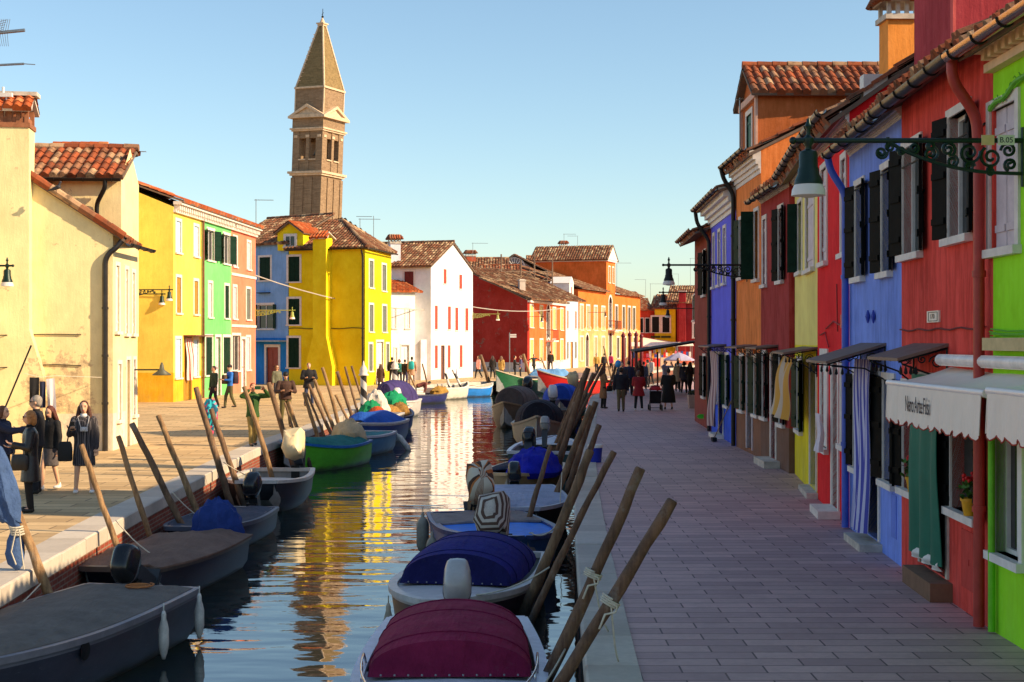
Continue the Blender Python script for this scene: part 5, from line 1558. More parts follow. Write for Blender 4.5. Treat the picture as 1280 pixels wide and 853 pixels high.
bl_ = MB(); bl_.lathe([(0.02, 1.2), (0.3, 1.15), (0.45, 0.7), (0.6, 0.2), (0.85, 0)], TP(0, 0, zc1 + 3.0), 12); bl_.build('bell', simple((90, 74, 40), 0.4, metal=0.8, name='bronze'), tw_)
# frieze with pediments on four sides
zp0, zp1 = zt(151), zt(134)
s = MB(); tbox(s, -hw, hw, -hw, hw, zb1 + .5, zp0); s.build('frieze', M_tb, tw_)
s = MB()
tbox(s, -hw - .55, hw + .55, -hw - .55, hw + .55, zp0, zp0 + .3)
for k in range(4):
    rr = Matrix.Rotation(R(90 * k), 3, 'Z')
    def q(x, y, z):
        v = rr @ Vector((x, y, 0)); return TP(v.x, v.y, z)
    e_ = hw + .55
    zA = zp0 + .301; tri = [(-e_, zA), (e_, zA), (0, zp1)]
    inn = [(-e_ + 1.2, zA + .25), (e_ - 1.2, zA + .25), (0, zp1 - .5)]
    o1 = [q(x, -e_, z) for x, z in tri]; i1 = [q(x, -e_, z) for x, z in inn]; i2 = [q(x, -e_ + .35, z) for x, z in inn]; o2_ = [q(x, -e_ + 2.0, z) for x, z in tri]
    s.add(o1 + i1 + i2 + o2_, [(0, 1, 4, 3), (1, 2, 5, 4), (2, 0, 3, 5), (3, 4, 7, 6), (4, 5, 8, 7), (5, 3, 6, 8), (6, 7, 8), (1, 0, 9, 10), (2, 1, 10, 11), (0, 2, 11, 9)])
s.build('pediment', M_ts, tw_)
zd1 = zt(114)
s = MB(); h2 = hw - .25
tbox(s, -h2, h2, -h2, h2, zp0 + .31, zd1)
s.build('drum', M_tb, tw_)
s = MB(); tbox(s, -h2 - .2, h2 + .2, -h2 - .2, h2 + .2, zd1, zd1 + .3)
for k in (-1, 1):
    for j in (-1, 1): tbox(s, k * h2 - .1, k * h2 + .1, j * h2 - .1, j * h2 + .1, zp0 + .32, zd1 - .001)
s.build('stone_band', M_ts, tw_)
zs = zt(33)
s = MB()
s.add([TP(-h2, -h2, zd1 + .301), TP(h2, -h2, zd1 + .301), TP(h2, h2, zd1 + .301), TP(-h2, h2, zd1 + .301), TP(-.4, -.4, zs), TP(.4, -.4, zs), TP(.4, .4, zs), TP(-.4, .4, zs)], [(0, 1, 5, 4), (1, 2, 6, 5), (2, 3, 7, 6), (3, 0, 4, 7), (4, 5, 6, 7), (3, 2, 1, 0)])
s.build('spire', brick_mat((150, 124, 84), (118, 98, 62), (150, 130, 90), 1.0, 0.5, 0.2, 'wall', 'spire_brick', ms=0.02, stain=0.6), tw_)
s = MB()
for sx in (-1, 1):
    for sy in (-1, 1): s.tube([TP(sx * h2, sy * h2, zd1 + .3), TP(sx * .4, sy * .4, zs)], 0.16, 5)
for k in range(12):
    t_ = 0.1 + 0.8 * k / 12; a = -h2 + (h2 - .4) * t_; 
    c = TP(a + 0.25 * (1 - t_), a - .05, zd1 + .3 + (zs - zd1) * t_); s.box(c, (0.5, 0.12, 0.1))
s.build('spire_ribs', M_ts, tw_)
s = MB(); tbox(s, -.55, .55, -.55, .55, zs, zs + .3); tbox(s, -.7, .7, -.7, .7, zs + .3, zs + .5)
s.lathe([(.45, 0), (.3, .4), (.12, .8), (.03, 1.0)], TP(0, 0, zs + .5), 10)
fi = s.build('finial', M_ts, tw_)
s = MB(); s.tube([TP(0, 0, zs + 1.3), TP(0, 0, zt(11))], 0.05, 6); s.tube([TP(-.5, .5, zt(17)), TP(.5, -.5, zt(17))], 0.05, 6); s.ell(TP(0, 0, zt(21)), .2, 8, 6); s.build('cross', M_iron, tw_)

# aerials
for px, py, Y, hgt, lab, L in ((158, 212, 60, 0.8, 'small television aerial above the cream house roof', .8), (320, 292, 84, 2.0, 'tall aerial at the end of the salmon pink house roof', 1.0),
     (450, 320, 100, 2.6, 'aerial mast rising behind the lemon yellow roof, left of the pair', 1.4), (467, 320, 101, 2.8, 'aerial mast rising behind the lemon yellow roof, right of the pair', -1.2),
     (705, 322, 170, 2.8, 'tall aerial over the long tiled roof left of the orange block', 1.4), (722, 322, 172, 2.6, 'comb aerial just left of the tall orange block pediment', -1.2), (771, 375, 178, 4.6, 'aerial to the right of the tall orange block', 1.8),
     (813, 378, 200, 2.6, 'aerial beside the distant white gable', 1.8), (807, 375, 210, 3.0, 'crooked aerial over the distant white gable', -1.6), (863, 373, 215, 6.0, 'tallest distant aerial near the dark shutters on the right', 1.4), (848, 372, 212, 3.5, 'distant comb aerial above the maroon house roof', -1.4),
     (591, 325, 152, 1.8, 'aerial beside the peaked chimney behind the white gable', 1.6), (925, 190, 40, 1.5, 'pale aerial mast at the corner of the orange house cornice', 0.4)):
    aerial(at(px, py, Y), hgt, lab, L, 0.1)
a_ = aerial(Vector((-13.1, 36.3, 8.9)), 0.01, 'large grid aerial cropped by the left edge of the view', 0.5, 0.0)
s = MB(); s.tube([Vector((-13.35, 36.9, 7)), Vector((-13.35, 36.9, 11.5))], 0.03, 6)
s.tube([at(-30, 44, 36.9), at(31, 38, 36.9)], 0.045, 6); s.tube([at(-30, 83, 36.9), at(30, 80, 36.9)], 0.03, 6); s.tube([at(30, 80, 36.9), at(44, 81, 36.9)], 0.012, 6)
for k in range(6):
    s.tube([at(-6 + 3 * k, 42, 36.9), at(0 + 2.5 * k, 24, 36.7)], 0.006, 4); s.tube([at(-6 + 3 * k, 42, 36.9), at(-2 + 2.5 * k, 58, 36.7)], 0.006, 4)
for k in range(5):
    s.tube([at(-4, 28 + 3 * k, 36.8), at(9 - 1.3 * k, 25 + 3 * k, 36.8)], 0.006, 4)
s.build('antenna_boom', M_alu, a_)
# ---------------------------------------------------------------- boats
def hexc(*c): return c
class Boat:
    def __init__(s, label, bow, stern, beam, cat='boat', name='motor_boat', fb=0.55, rise=0.25, tw=0.8, bowf=0.02, rake=0.35, hull=(40, 44, 60), rim=(200, 196, 188), boot=None, p=2.2, stripe=None, group=None):
        bow = Vector((bow[0], bow[1], ZW)); stern = Vector((stern[0], stern[1], ZW))
        s.L = (bow - stern).length; s.ax = (bow - stern).normalized(); s.ay = Vector((-s.ax.y, s.ax.x, 0)); s.o = stern
        s.B = beam; s.fb = fb; s.rise = rise; s.tw = tw; s.bowf = bowf; s.rake = rake; s.p = p
        s.root = empty(name, (stern + bow) / 2, label, cat, group)
        n = 22; rings = []; rim_o = []; 
        for i in range(n + 1):
            t = i / n
            b = s.b(t); g = s.g(t); k = s.k(t)
            prof = [(b, g), (b * 0.985, g - 0.10), (b * 0.93, g * 0.45 + k * 0.55), (b * 0.72, k + 0.1), (b * 0.3, k + 0.02), (0, k)]
            x = [s.L * t - (s.rake * (t ** 6) * (1 - (q[1] - k) / max(g - k, .01))) for q in prof]
            ring = [s.P3(x[m], prof[m][0], prof[m][1]) for m in range(6)] + [s.P3(x[m], -prof[m][0], prof[m][1]) for m in range(4, -1, -1)]
            # inner skin
            th = 0.05
            bi = max(b - th, 0.01)
            inn = [(bi, g), (bi * 0.95, g * 0.5 + k * 0.5), (bi * 0.7, max(k + 0.16, 0.02))]
            ring += [s.P3(s.L * t * 0.985 + 0.02, -q[0], q[1]) for q in inn] + [s.P3(s.L * t * 0.985 + 0.02, q[0], q[1]) for q in inn[::-1]]
            rings.append(ring)
        mb = MB(); m_ = len(rings[0])
        vs = [q for r_ in rings for q in r_]; fs = []; mi = []
        for i in range(n):
            for k_ in range(m_):
                k2 = (k_ + 1) % m_
                mb_mi = 0
                if k_ in (0, 9): mb_mi = 1 if stripe else 0
                if k_ in (3, 4, 5, 6) and boot: mb_mi = 2
                if k_ in (2, 7) and boot: mb_mi = 0
                if k_ >= 10: mb_mi = 3
                fs.append(((i * m_ + k_, i * m_ + k2, (i + 1) * m_ + k2, (i + 1) * m_ + k_), mb_mi))
        b0 = len(mb.v); mb.v.extend([tuple(q) for q in vs])
        for f_, a in fs: mb.f.append(f_); mb.m.append(a); mb.uv.append(None)
        # transom and bow plates
        mb.f.append(tuple(range(11))[::-1]); mb.m.append(0); mb.uv.append(None)
        mb.f.append(tuple(range(11, m_)) [::-1]); mb.m.append(3); mb.uv.append(None)
        mb.f.append(tuple(n * m_ + q for q in range(11))); mb.m.append(0); mb.uv.append(None)
        mh = hullpaint(hull)
        M4 = [mh, hullpaint(stripe or rim, 'hull_stripe'), simple(boot or hull, 0.5, name='boot_paint'), simple((150, 150, 148), 0.7, var=0.2, name='boat_inside')]
        s.hull = mb.build('hull', M4, s.root, smooth=True, auto=35)
        # rub rail
        r = MB()
        w = 0.05
        for sg in (1, -1):
            rg = []
            for i in range(n + 1):
                t = i / n; b = s.b(t); g = s.g(t)
                c = [(b + 0.025, g - 0.05), (b + 0.03, g + 0.02), (max(b - 0.09, 0.0), g + 0.025), (max(b - 0.09, 0.0), g - 0.03)]
                rg.append([s.P3(s.L * t + 0.015, sg * y, z) for y, z in c])
            r.loft(rg)
        b, g = s.b(0), s.g(0)
        r.hexa([s.P3(-0.03, -b, g - 0.06), s.P3(0.08, -b, g - 0.06), s.P3(0.08, b, g - 0.06), s.P3(-0.03, b, g - 0.06)], [s.P3(-0.03, -b, g + 0.022), s.P3(0.08, -b, g + 0.022), s.P3(0.08, b, g + 0.022), s.P3(-0.03, b, g + 0.022)])
        if bowf > 0.1:
            b, g = s.b(1), s.g(1); L = s.L
            r.hexa([s.P3(L - 0.08, -b, g - 0.05), s.P3(L + 0.04, -b, g - 0.05), s.P3(L + 0.04, b, g - 0.05), s.P3(L - 0.08, b, g - 0.05)], [s.P3(L - 0.08, -b, g + 0.023), s.P3(L + 0.04, -b, g + 0.023), s.P3(L + 0.04, b, g + 0.023), s.P3(L - 0.08, b, g + 0.023)])
        r.build('gunwale', simple(rim, 0.4, var=0.15, name='gunwale_paint'), s.root, smooth=False)
    def b(s, t):
        if t < 0.45: f = s.tw + (1 - s.tw) * math.sin(math.pi / 2 * t / 0.45)
        else: f = s.bowf + (1 - s.bowf) * (1 - ((t - 0.45) / 0.55) ** s.p)
        return s.B / 2 * f
    def g(s, t): return s.fb + s.rise * (max(0, t - 0.35) / 0.65) ** 2 + s.rise * 0.15 * (1 - t) ** 2
    def k(s, t): return -0.2 + (0.35 * ((t - 0.75) / 0.25) ** 2 if t > 0.75 else 0)
    def P3(s, x, y, z): return s.o + s.ax * x + s.ay * y + Vector((0, 0, z))
    def cover(s, t0, t1, col, h=0.12, name='cover', inset=0.04, var=0.2, drop=0.06, rough=0.85, sag=0, taper=0.0, lump=0.03, mat=None):
        mb = MB(); n, m = 30, 14; rows = []
        vs = []; uv = []
        rnd = random.Random(int(s.L * 1000))
        for i in range(n + 1):
            t = t0 + (t1 - t0) * i / n
            b = max(s.b(t) - inset, 0.01); g = s.g(t)
            for j in range(m + 1):
                a = -1 + 2 * j / m
                e = 1 - (taper * abs(i / n - 0.5) * 2) ** 2
                z = g + 0.03 + h * (1 - a * a) * e * min(1, 6 * min(i / n, 1 - i / n) + 0.25)
                z += lump * (noise.noise((t * 6, a * 2, s.L)) ) + 0.45 * lump * noise.noise((t * 17, a * 5, s.L)) - 0.018 * (1 - abs(math.sin(t * 13))) * (1 - a * a)
                if abs(a) == 1: z = g + 0.028 - drop * 0
                vs.append(s.P3(s.L * t, b * a, z)); uv.append((i / n, j / m))
        fs = [(i * (m + 1) + j, (i + 1) * (m + 1) + j, (i + 1) * (m + 1) + j + 1, i * (m + 1) + j + 1) for i in range(n) for j in range(m)]
        k = len(vs)
        lo = [v - Vector((0, 0, 0.03)) for v in vs]
        fs2 = [tuple(k + q for q in f[::-1]) for f in fs]
        edge = [j for j in range(m + 1)] + [i * (m + 1) + m for i in range(1, n + 1)] + [n * (m + 1) + j for j in range(m - 1, -1, -1)] + [i * (m + 1) for i in range(n - 1, 0, -1)]
        fe = [(edge[q], edge[(q + 1) % len(edge)], k + edge[(q + 1) % len(edge)], k + edge[q]) for q in range(len(edge))]
        mb.add(vs + lo, fs + fs2 + fe, 0, uv + uv)
        return mb.build(name, mat or canvas(col, 'boat_cover'), s.root, smooth=True, auto=40)
    def canopy(s, t0, t1, h, col, inset=0.1, hf=0.9, seams=True, name='canopy', col2=None):
        mb = MB(); n, m = 12, 16
        def ring(t, hh, ins):
            b = max(s.b(t) - ins, 0.05); g = s.g(t) + 0.03; hh += 0.02 * noise.noise((t * 9, s.L, 1))
            return [s.P3(s.L * t, b * math.cos(math.pi * j / m), g + hh * math.sin(math.pi * j / m) ** 0.85) for j in range(m + 1)]
        prof = [(0.0, 0.62), (0.1, 0.85), (0.25, 1.0), (0.5, 1.03), (0.75, 1.0), (0.9, hf), (1.0, hf * 0.93)]
        rings = [ring(t0 + (t1 - t0) * a, h * q, inset) for a, q in prof]
        inner = [[v - Vector((0, 0, 0.02)) for v in r_] for r_ in rings]
        mm = m + 1
        vs = [q for r_ in rings for q in r_]; fs = []
        for i in range(len(rings) - 1):
            for j in range(m): fs.append((i * mm + j, i * mm + j + 1, (i + 1) * mm + j + 1, (i + 1) * mm + j))
        uv = [(j / m, i / 6) for i in range(len(rings)) for j in range(mm)]
        mb.add(vs, fs, 0, uv)
        # end panels, sloping outwards to the deck
        for r_, tt, sg, mi in ((rings[0], t0, -1, 1), (rings[-1], t1, 1, 1)):
            off = 0.12 * sg
            g = s.g(tt) + 0.03
            base = [s.P3(s.L * tt + off * 1.0, (s.b(tt) - inset) * math.cos(math.pi * j / m), g) for j in range(m + 1)]
            for j in range(m): mb.quad(r_[j], r_[j + 1], base[j + 1], base[j], mi)
        c = canvas(col, 'canopy_cloth'); c2 = canvas(col2 or tuple(x * 0.8 for x in col), 'canopy_end_cloth')
        for a, q in ((0.25, 1.0), (0.5, 1.03), (0.9, hf)) if seams else ():
            mb.tube([v + Vector((0, 0, 0.002)) for v in ring(t0 + (t1 - t0) * a, h * q, inset - 0.003)], 0.007, 5, 1)
        for j in range(1, 12):
            q = s.P3(s.L * t1 + 0.13, (s.b(t1) - inset) * (1 - 2 * j / 12), s.g(t1) + 0.05); k1 = len(mb.m); mb.ell(q, 0.011, 6, 4); mb.m[k1:] = [2] * (len(mb.m) - k1)
        return mb.build(name, [c, c2, simple((150, 146, 150), 0.4, name='stud')], s.root, smooth=True, auto=40)
    def deck(s, t0, t1, col, dz=-0.02):
        mb = MB(); n = 14; vs = []
        for i in range(n + 1):
            t = t0 + (t1 - t0) * i / n
            for a in (-1, -0.5, 0, 0.5, 1): vs.append(s.P3(s.L * t * 0.99, max(s.b(t) - 0.05, .005) * a, s.g(t) + dz + 0.03 * (1 - a * a)))
        fs = [(i * 5 + j, (i + 1) * 5 + j, (i + 1) * 5 + j + 1, i * 5 + j + 1) for i in range(n) for j in range(4)]
        k = len(vs); lo = [v - Vector((0, 0, .03)) for v in vs]
        fe = []
        edge = list(range(5)) + [i * 5 + 4 for i in range(1, n + 1)] + [n * 5 + j for j in (3, 2, 1, 0)] + [i * 5 for i in range(n - 1, 0, -1)]
        for q in range(len(edge)): fe.append((edge[q], edge[(q + 1) % len(edge)], k + edge[(q + 1) % len(edge)], k + edge[q]))
        mb.add(vs + lo, fs + [tuple(k + q for q in f[::-1]) for f in fs] + fe)
        return mb.build('deck', simple(col, 0.6, var=0.15, name='deck_paint'), s.root, smooth=True, auto=35)
    def thwart(s, t, col=(170, 150, 120)):
        mb = MB(); b = s.b(t) - 0.06; g = s.g(t) - 0.16
        x = s.L * t
        mb.hexa([s.P3(x - .12, -b, g), s.P3(x + .12, -b, g), s.P3(x + .12, b, g), s.P3(x - .12, b, g)], [s.P3(x - .12, -b, g + .03), s.P3(x + .12, -b, g + .03), s.P3(x + .12, b, g + .03), s.P3(x - .12, b, g + .03)])
        return mb.build('thwart', simple(col, 0.7, name='thwart_wood'), s.root)
    def motor(s, col=(24, 25, 28), tilt=35, y=0.0, sc=1.0, band=(70, 60, 60), cover=None, dz=0.0):
        """outboard clamped to the transom; tilt lifts the leg aft"""
        T = R(tilt)
        E = 0.55
        piv = (-0.05, s.g(0) + 0.0 + dz)
        def Q(x, yy, z):
            # motor frame: x aft-negative, z up, rotate about the pivot so that the leg swings aft
            x *= sc; yy *= sc; z *= sc
            xr = x * math.cos(T) + z * math.sin(T); zr = -x * math.sin(T) + z * math.cos(T)
            return s.P3(piv[0] + xr, y + yy, piv[1] + zr)
        mo = MB(); rings = []
        for (x0, x1, w, z) in ((-0.26, 0.04, 0.10, 0.08), (-0.30, 0.08, 0.125, 0.12), (-0.35, 0.13, 0.155, 0.22), (-0.37, 0.14, 0.16, 0.25), (-0.37, 0.14, 0.158, 0.26), (-0.36, 0.12, 0.15, 0.38), (-0.33, 0.06, 0.13, 0.47), (-0.26, -0.02, 0.09, 0.505), (-0.18, -0.08, 0.04, 0.512)) if cover is None else ((-0.24, 0.04, 0.09, -0.05), (-0.28, 0.06, 0.12, 0.0), (-0.26, 0.05, 0.105, 0.04), (-0.36, 0.13, 0.17, 0.14), (-0.40, 0.15, 0.185, 0.28), (-0.37, 0.13, 0.18, 0.42), (-0.3, 0.08, 0.14, 0.5), (-0.2, 0.0, 0.06, 0.54)):
            rg = []
            for k in range(14):
                a = 2 * math.pi * k / 14; c, d = math.cos(a), math.sin(a)
                cx = (x0 + x1) / 2; rx = (x1 - x0) / 2
                kk = 1 if cover is None else 1 + 0.16 * noise.noise((c * 2, d * 2, z * 5 + y)) + 0.05 * math.sin(a * 6 + z * 9)
                rg.append(Q(cx + rx * kk * math.copysign(abs(c) ** E, c), w * kk * math.copysign(abs(d) ** E, d), z + (0 if cover is None else 0.03 * math.sin(a * 3))))
            rings.append(rg)
        mo.loft(rings)
        mroot = mo.build('outboard_motor', simple(col, 0.25, var=0.1, bmp=0, spec=0.5, name='motor_cowl') if cover is None else cover, s.root, smooth=True, auto=50)
        if cover is None:
            st = MB(); rings = []
            for z in (0.235, 0.255):
                rg = []
                for k in range(14):
                    a = 2 * math.pi * k / 14; c, d = math.cos(a), math.sin(a)
                    rg.append(Q(-0.115 + 0.262 * math.copysign(abs(c) ** E, c), 0.164 * math.copysign(abs(d) ** E, d), z))
                rings.append(rg)
            st.loft(rings); st.build('cowl_stripe', simple(band, 0.4, name='cowl_stripe'), mroot)
        lg = MB()
        def bx(x0, x1, w, z0, z1, w2=None):
            w2 = w2 or w
            lg.hexa([Q(x0, -w, z0), Q(x1, -w, z0), Q(x1, w, z0), Q(x0, w, z0)], [Q(x0, -w2, z1), Q(x1, -w2, z1), Q(x1, w2, z1), Q(x0, w2, z1)])
        bx(-0.2, 0.0, 0.07, -0.5, 0.1, 0.09); bx(-0.32, 0.04, 0.1, -0.53, -0.5); bx(-0.16, 0.0, 0.03, -0.85, -0.53, 0.05)
        lg.tube([Q(-0.3, 0, -0.68), Q(0.06, 0, -0.68)], [0.05 * sc, 0.03 * sc], 8)
        lg.build('lower_unit', simple((50, 52, 56), 0.4, name='motor_leg'), mroot)
        br = MB()
        br.hexa([s.P3(-0.08, y - .1, s.g(0) - .25), s.P3(0.06, y - .1, s.g(0) - .25), s.P3(0.06, y + .1, s.g(0) - .25), s.P3(-0.08, y + .1, s.g(0) - .25)], [s.P3(-0.08, y - .1, s.g(0) + .08), s.P3(0.06, y - .1, s.g(0) + .08), s.P3(0.06, y + .1, s.g(0) + .08), s.P3(-0.08, y + .1, s.g(0) + .08)])
        br.build('clamp_bracket', M_iron, mroot)
        return mroot
    def lump(s, t, y, size, col, name='tarpaulin', seed=1, mat=None, hz=None):
        """bundle of cloth heaped on the boat"""
        mb = MB(); n, m = 22, 12; rings = []
        c = s.P3(s.L * t, y, s.g(t) - 0.05)
        for i in range(m + 1):
            a = math.pi / 2 * (1 - i / m)
            rg = []
            for k in range(n):
                b = 2 * math.pi * k / n
                rr = 1 + 0.22 * noise.noise((math.cos(b) * 2 + seed, math.sin(b) * 2, i * 0.4)) + 0.08 * math.sin(b * 7 + seed + i * .3)
                v = s.ax * (size[0] * math.cos(b) * math.cos(math.pi / 2 * i / m) * rr) + s.ay * (size[1] * math.sin(b) * math.cos(math.pi / 2 * i / m) * rr)
                rg.append(c + v + Vector((0, 0, size[2] * math.sin(math.pi / 2 * i / m) ** 0.8 * (1 + 0.15 * noise.noise((b, seed, i * .5))))))
            rings.append(rg)
        mb.loft(rings)
        return mb.build(name, mat or canvas(col, 'tarpaulin_cloth'), s.root, smooth=True, auto=40)
    def rail(s, t0, t1, side):
        mb = MB(); P = []
        for i in range(9):
            t = t0 + (t1 - t0) * i / 8; P.append(s.P3(s.L * t, side * (s.b(t) - 0.07), s.g(t) + (0.16 if 0 < i < 8 else 0.02)))
        mb.tube(P, 0.012, 6)
        for i in (2, 4, 6): mb.tube([P[i], P[i] - Vector((0, 0, 0.15))], 0.01, 5)
        return mb.build('grab_rail', simple((200, 200, 205), 0.2, metal=0.9, name='steel'), s.root, smooth=True)
def fender(p, label, col=(206, 200, 190), L=0.42, r=0.06, ax=(0, 0, 1)):
    p = Vector(p); a = Vector(ax).normalized(); M = a.to_track_quat('Z', 'Y').to_matrix()
    mb = MB()
    mb.lathe([(0.015, L / 2 + 0.09), (0.03, L / 2 + 0.05), (0.03, L / 2), (r * 0.7, L / 2 - 0.04), (r, L / 2 - 0.12), (r, -L / 2 + 0.12), (r * 0.7, -L / 2 + 0.03), (0.03, -L / 2), (0.02, -L / 2 - 0.04)], p, 14, 0, M)
    top = p + a * (L / 2 + 0.08)
    mb.tube([top - a * 0.02, top + Vector((0.0, 0, 0.1))], 0.008, 5)
    o = mb.build('fender', simple(col, 0.5, var=0.25, scale=8, name='fender_rubber'), None, smooth=True, loc=p)
    return tag(o, label, 'fender', 'fenders hung over boat sides')

# left bank, near to far
b = Boat('grey covered boat in the bottom left corner with two white fenders', (-5.65, 13.1), (-4.62, 18.0), 1.75, fb=0.62, rise=0.05, bowf=0.25, hull=(46, 50, 64), rim=(118, 116, 124), tw=0.86, stripe=(104, 106, 120))
b.deck(0.55, 1.0, (112, 110, 118)); b.cover(0.02, 0.93, (112, 104, 96), h=0.10, var=0.35); b.motor(tilt=62, y=-0.15, sc=0.95, dz=0.08)
s_ = MB(); q = b.P3(b.L * 0.42, -b.b(.42) - 0.012, b.g(.42) - 0.13); 
s_.lathe([(0.0, 0), (0.09, 0.002), (0.1, 0.012), (0.0, 0.02)], b.P3(b.L * 0.6, b.b(.6) * 0.985 + 0.012, b.g(.6) - 0.13), 16, 0, Matrix.Rotation(math.atan2(b.ay.y, b.ay.x), 3, 'Z') @ Matrix.Rotation(R(90), 3, 'Y'))
s_.build('oval_badge', M_iron, b.root)
B1 = b
for t_, y_, l_ in ((0.28, 1, 'white fender hanging from the middle of the near grey boat'), (0.05, 1, 'white fender at the transom corner of the near grey boat')):
    sd_ = 1 if b.ay.x > 0 else -1
    fender(b.P3(b.L * t_, sd_ * (b.b(t_) + 0.1), 0.32), l_)
b = Boat('brown covered punt with torn cover and dark blue hull, second from the left corner', (-5.45, 19.95), (-4.95, 23.6), 1.55, fb=0.52, rise=0.03, bowf=0.72, hull=(18, 22, 42), rim=(90, 78, 72), tw=0.88)
b.cover(0.0, 1.0, (124, 98, 84), h=0.12, var=0.4, inset=-0.05, lump=0.08, name='brown_cover'); b.motor(tilt=30, sc=0.8)
b.lump(-0.02, 0.1, (0.36, 0.42, 0.62), (34, 60, 128), seed=4, name='motor_tarpaulin')
b = Boat('small dinghy with grey cover and dark blue hull beside the brick quay', (-5.55, 24.3), (-5.15, 28.0), 1.45, fb=0.45, rise=0.1, bowf=0.4, hull=(24, 32, 60), rim=(86, 90, 104), tw=0.85)
b.cover(0.03, 0.97, (74, 78, 92), h=0.03, var=0.25, lump=0.05); b.motor(tilt=28, sc=1.0, y=0.1, dz=0.12)
b = Boat('white rimmed black boat carrying the big cream motor cover', (-5.45, 30.6), (-5.5, 34.6), 1.75, fb=0.62, rise=0.1, bowf=0.5, hull=(34, 36, 44), rim=(206, 198, 190), tw=0.85)
b.deck(0.6, 1.0, (190, 186, 182)); b.thwart(0.3); 
mcream = simple((226, 206, 164), 0.5, var=0.12, scale=4, name='cream_cover')
b.motor(tilt=66, sc=1.35, cover=mcream, dz=0.3, y=0.3)
b = Boat('lime green boat with bright blue rim and teal cover', (-6.35, 39.9), (-4.75, 44.2), 1.7, fb=0.62, rise=0.32, tw=0.6, hull=(86, 186, 36), rim=(34, 110, 190), name='wooden_boat', boot=(16, 40, 30), p=2.0)
b.cover(0.05, 0.82, (30, 112, 108), h=0.22); b.lump(0.12, 0, (0.6, 0.5, 0.7), (206, 180, 140), seed=2, name='motor_cover')
b = Boat('teal blue open boat with white side rails behind the lime green one', (-5.65, 45.0), (-4.55, 49.2), 1.7, fb=0.6, rise=0.15, tw=0.75, hull=(70, 130, 170), rim=(196, 196, 206), boot=(30, 60, 90))
b.cover(0.1, 0.9, (46, 120, 128), h=-0.05); b.thwart(0.5)
fender(b.P3(b.L * 0.75, (b.b(.75) + 0.12) * (1 if b.ay.x > 0 else -1), 0.3), 'white fender standing off the side of the teal blue boat', r=0.1)
fender(b.P3(b.L * 0.05, (b.b(.05) + 0.3) * (1 if b.ay.x > 0 else -1), 0.25), 'pale fender tilted out behind the teal blue boat', r=0.1, ax=(-0.6, 0, 0.8), L=0.7)
b = Boat('white and navy boat under a royal blue tarpaulin', (-5.6, 50.5), (-4.6, 54.8), 1.8, fb=0.72, rise=0.12, tw=0.8, hull=(40, 70, 130), rim=(214, 206, 206), stripe=(210, 206, 208))
b.cover(0.1, 0.9, (30, 84, 176), h=0.36)
b = Boat('workboat heaped with green, rust and white covers', (-5.9, 55.5), (-5.1, 59.0), 1.8, fb=0.75, rise=0.1, tw=0.8, hull=(150, 130, 116), rim=(220, 214, 208))
b.lump(0.75, 0.2, (0.5, 0.45, 0.62), (20, 140, 90), seed=3); b.lump(0.85, 0.55, (0.35, 0.35, 0.4), (190, 84, 40), seed=5); b.lump(0.25, -0.2, (0.55, 0.5, 1.0), (226, 214, 200), seed=8)
b = Boat('dark blue boat with red bottom piled with ochre fishing nets', (-4.35, 61.3), (-5.6, 58.6), 1.6, fb=0.55, rise=0.25, tw=0.7, hull=(24, 40, 112), rim=(40, 50, 90), boot=(190, 44, 34))
b.lump(0.35, 0, (0.8, 0.55, 0.55), (150, 110, 50), seed=6, name='net_heap', mat=simple((160, 118, 56), 0.95, var=0.5, scale=12, bmp=0.9, name='net')); b.lump(0.7, 0, (0.45, 0.4, 0.55), (120, 90, 40), seed=9, name='net_heap', mat=simple((140, 104, 50), 0.95, var=0.5, scale=12, bmp=0.9, name='net'))
b = Boat('white boat with a red stripe and emerald green cover', (-5.9, 62.8), (-5.3, 66.6), 1.7, fb=0.7, rise=0.15, tw=0.8, hull=(226, 220, 214), rim=(230, 226, 220), stripe=(214, 40, 34))
b.lump(0.35, 0.1, (0.85, 0.65, 0.75), (16, 146, 96), seed=11, name='green_cover'); b.motor(col=(226, 222, 214), tilt=40, sc=1.1, dz=.2)
b = Boat('white boat with an arched purple canopy', (-6.0, 67.2), (-5.4, 72.0), 2.1, fb=0.8, rise=0.1, tw=0.85, hull=(210, 204, 200), rim=(220, 214, 214))
b.canopy(0.15, 0.9, 0.95, (66, 54, 110))
b = Boat('long navy workboat with red bottom loaded with white crates', (-3.9, 87.6), (-6.3, 84.4), 1.7, fb=0.5, rise=0.12, tw=0.8, hull=(34, 34, 96), rim=(60, 60, 90), boot=(206, 66, 34), name='work_boat')
b.deck(0.05, 0.9, (90, 84, 80), dz=-0.2); wb = b
b.lump(0.8, 0, (0.7, 0.4, 0.45), (170, 130, 60), seed=3, name='net_heap')
b = Boat('white open boat moored in front of the white gabled house', (-2.9, 94.2), (-4.9, 90.4), 1.8, fb=0.7, rise=0.35, tw=0.7, hull=(226, 216, 200), rim=(240, 232, 220))
b.thwart(0.4); b.thwart(0.7)
b = Boat('azure blue and white boat beside the green boat on the far bank', (-1.3, 97.0), (-3.3, 95.1), 1.7, fb=0.6, rise=0.3, tw=0.7, hull=(30, 130, 220), rim=(240, 236, 228))
b.deck(0.5, 1, (226, 206, 180))
b = Boat('dark green wooden boat with raised bow on the far bank', (-1.1, 97.9), (2.0, 102.6), 2.3, fb=1.0, rise=0.75, tw=0.7, hull=(20, 96, 56), rim=(214, 196, 170), boot=(60, 16, 14), name='wooden_boat', stripe=(20, 96, 56))
b.deck(0.6, 0.98, (170, 140, 110))
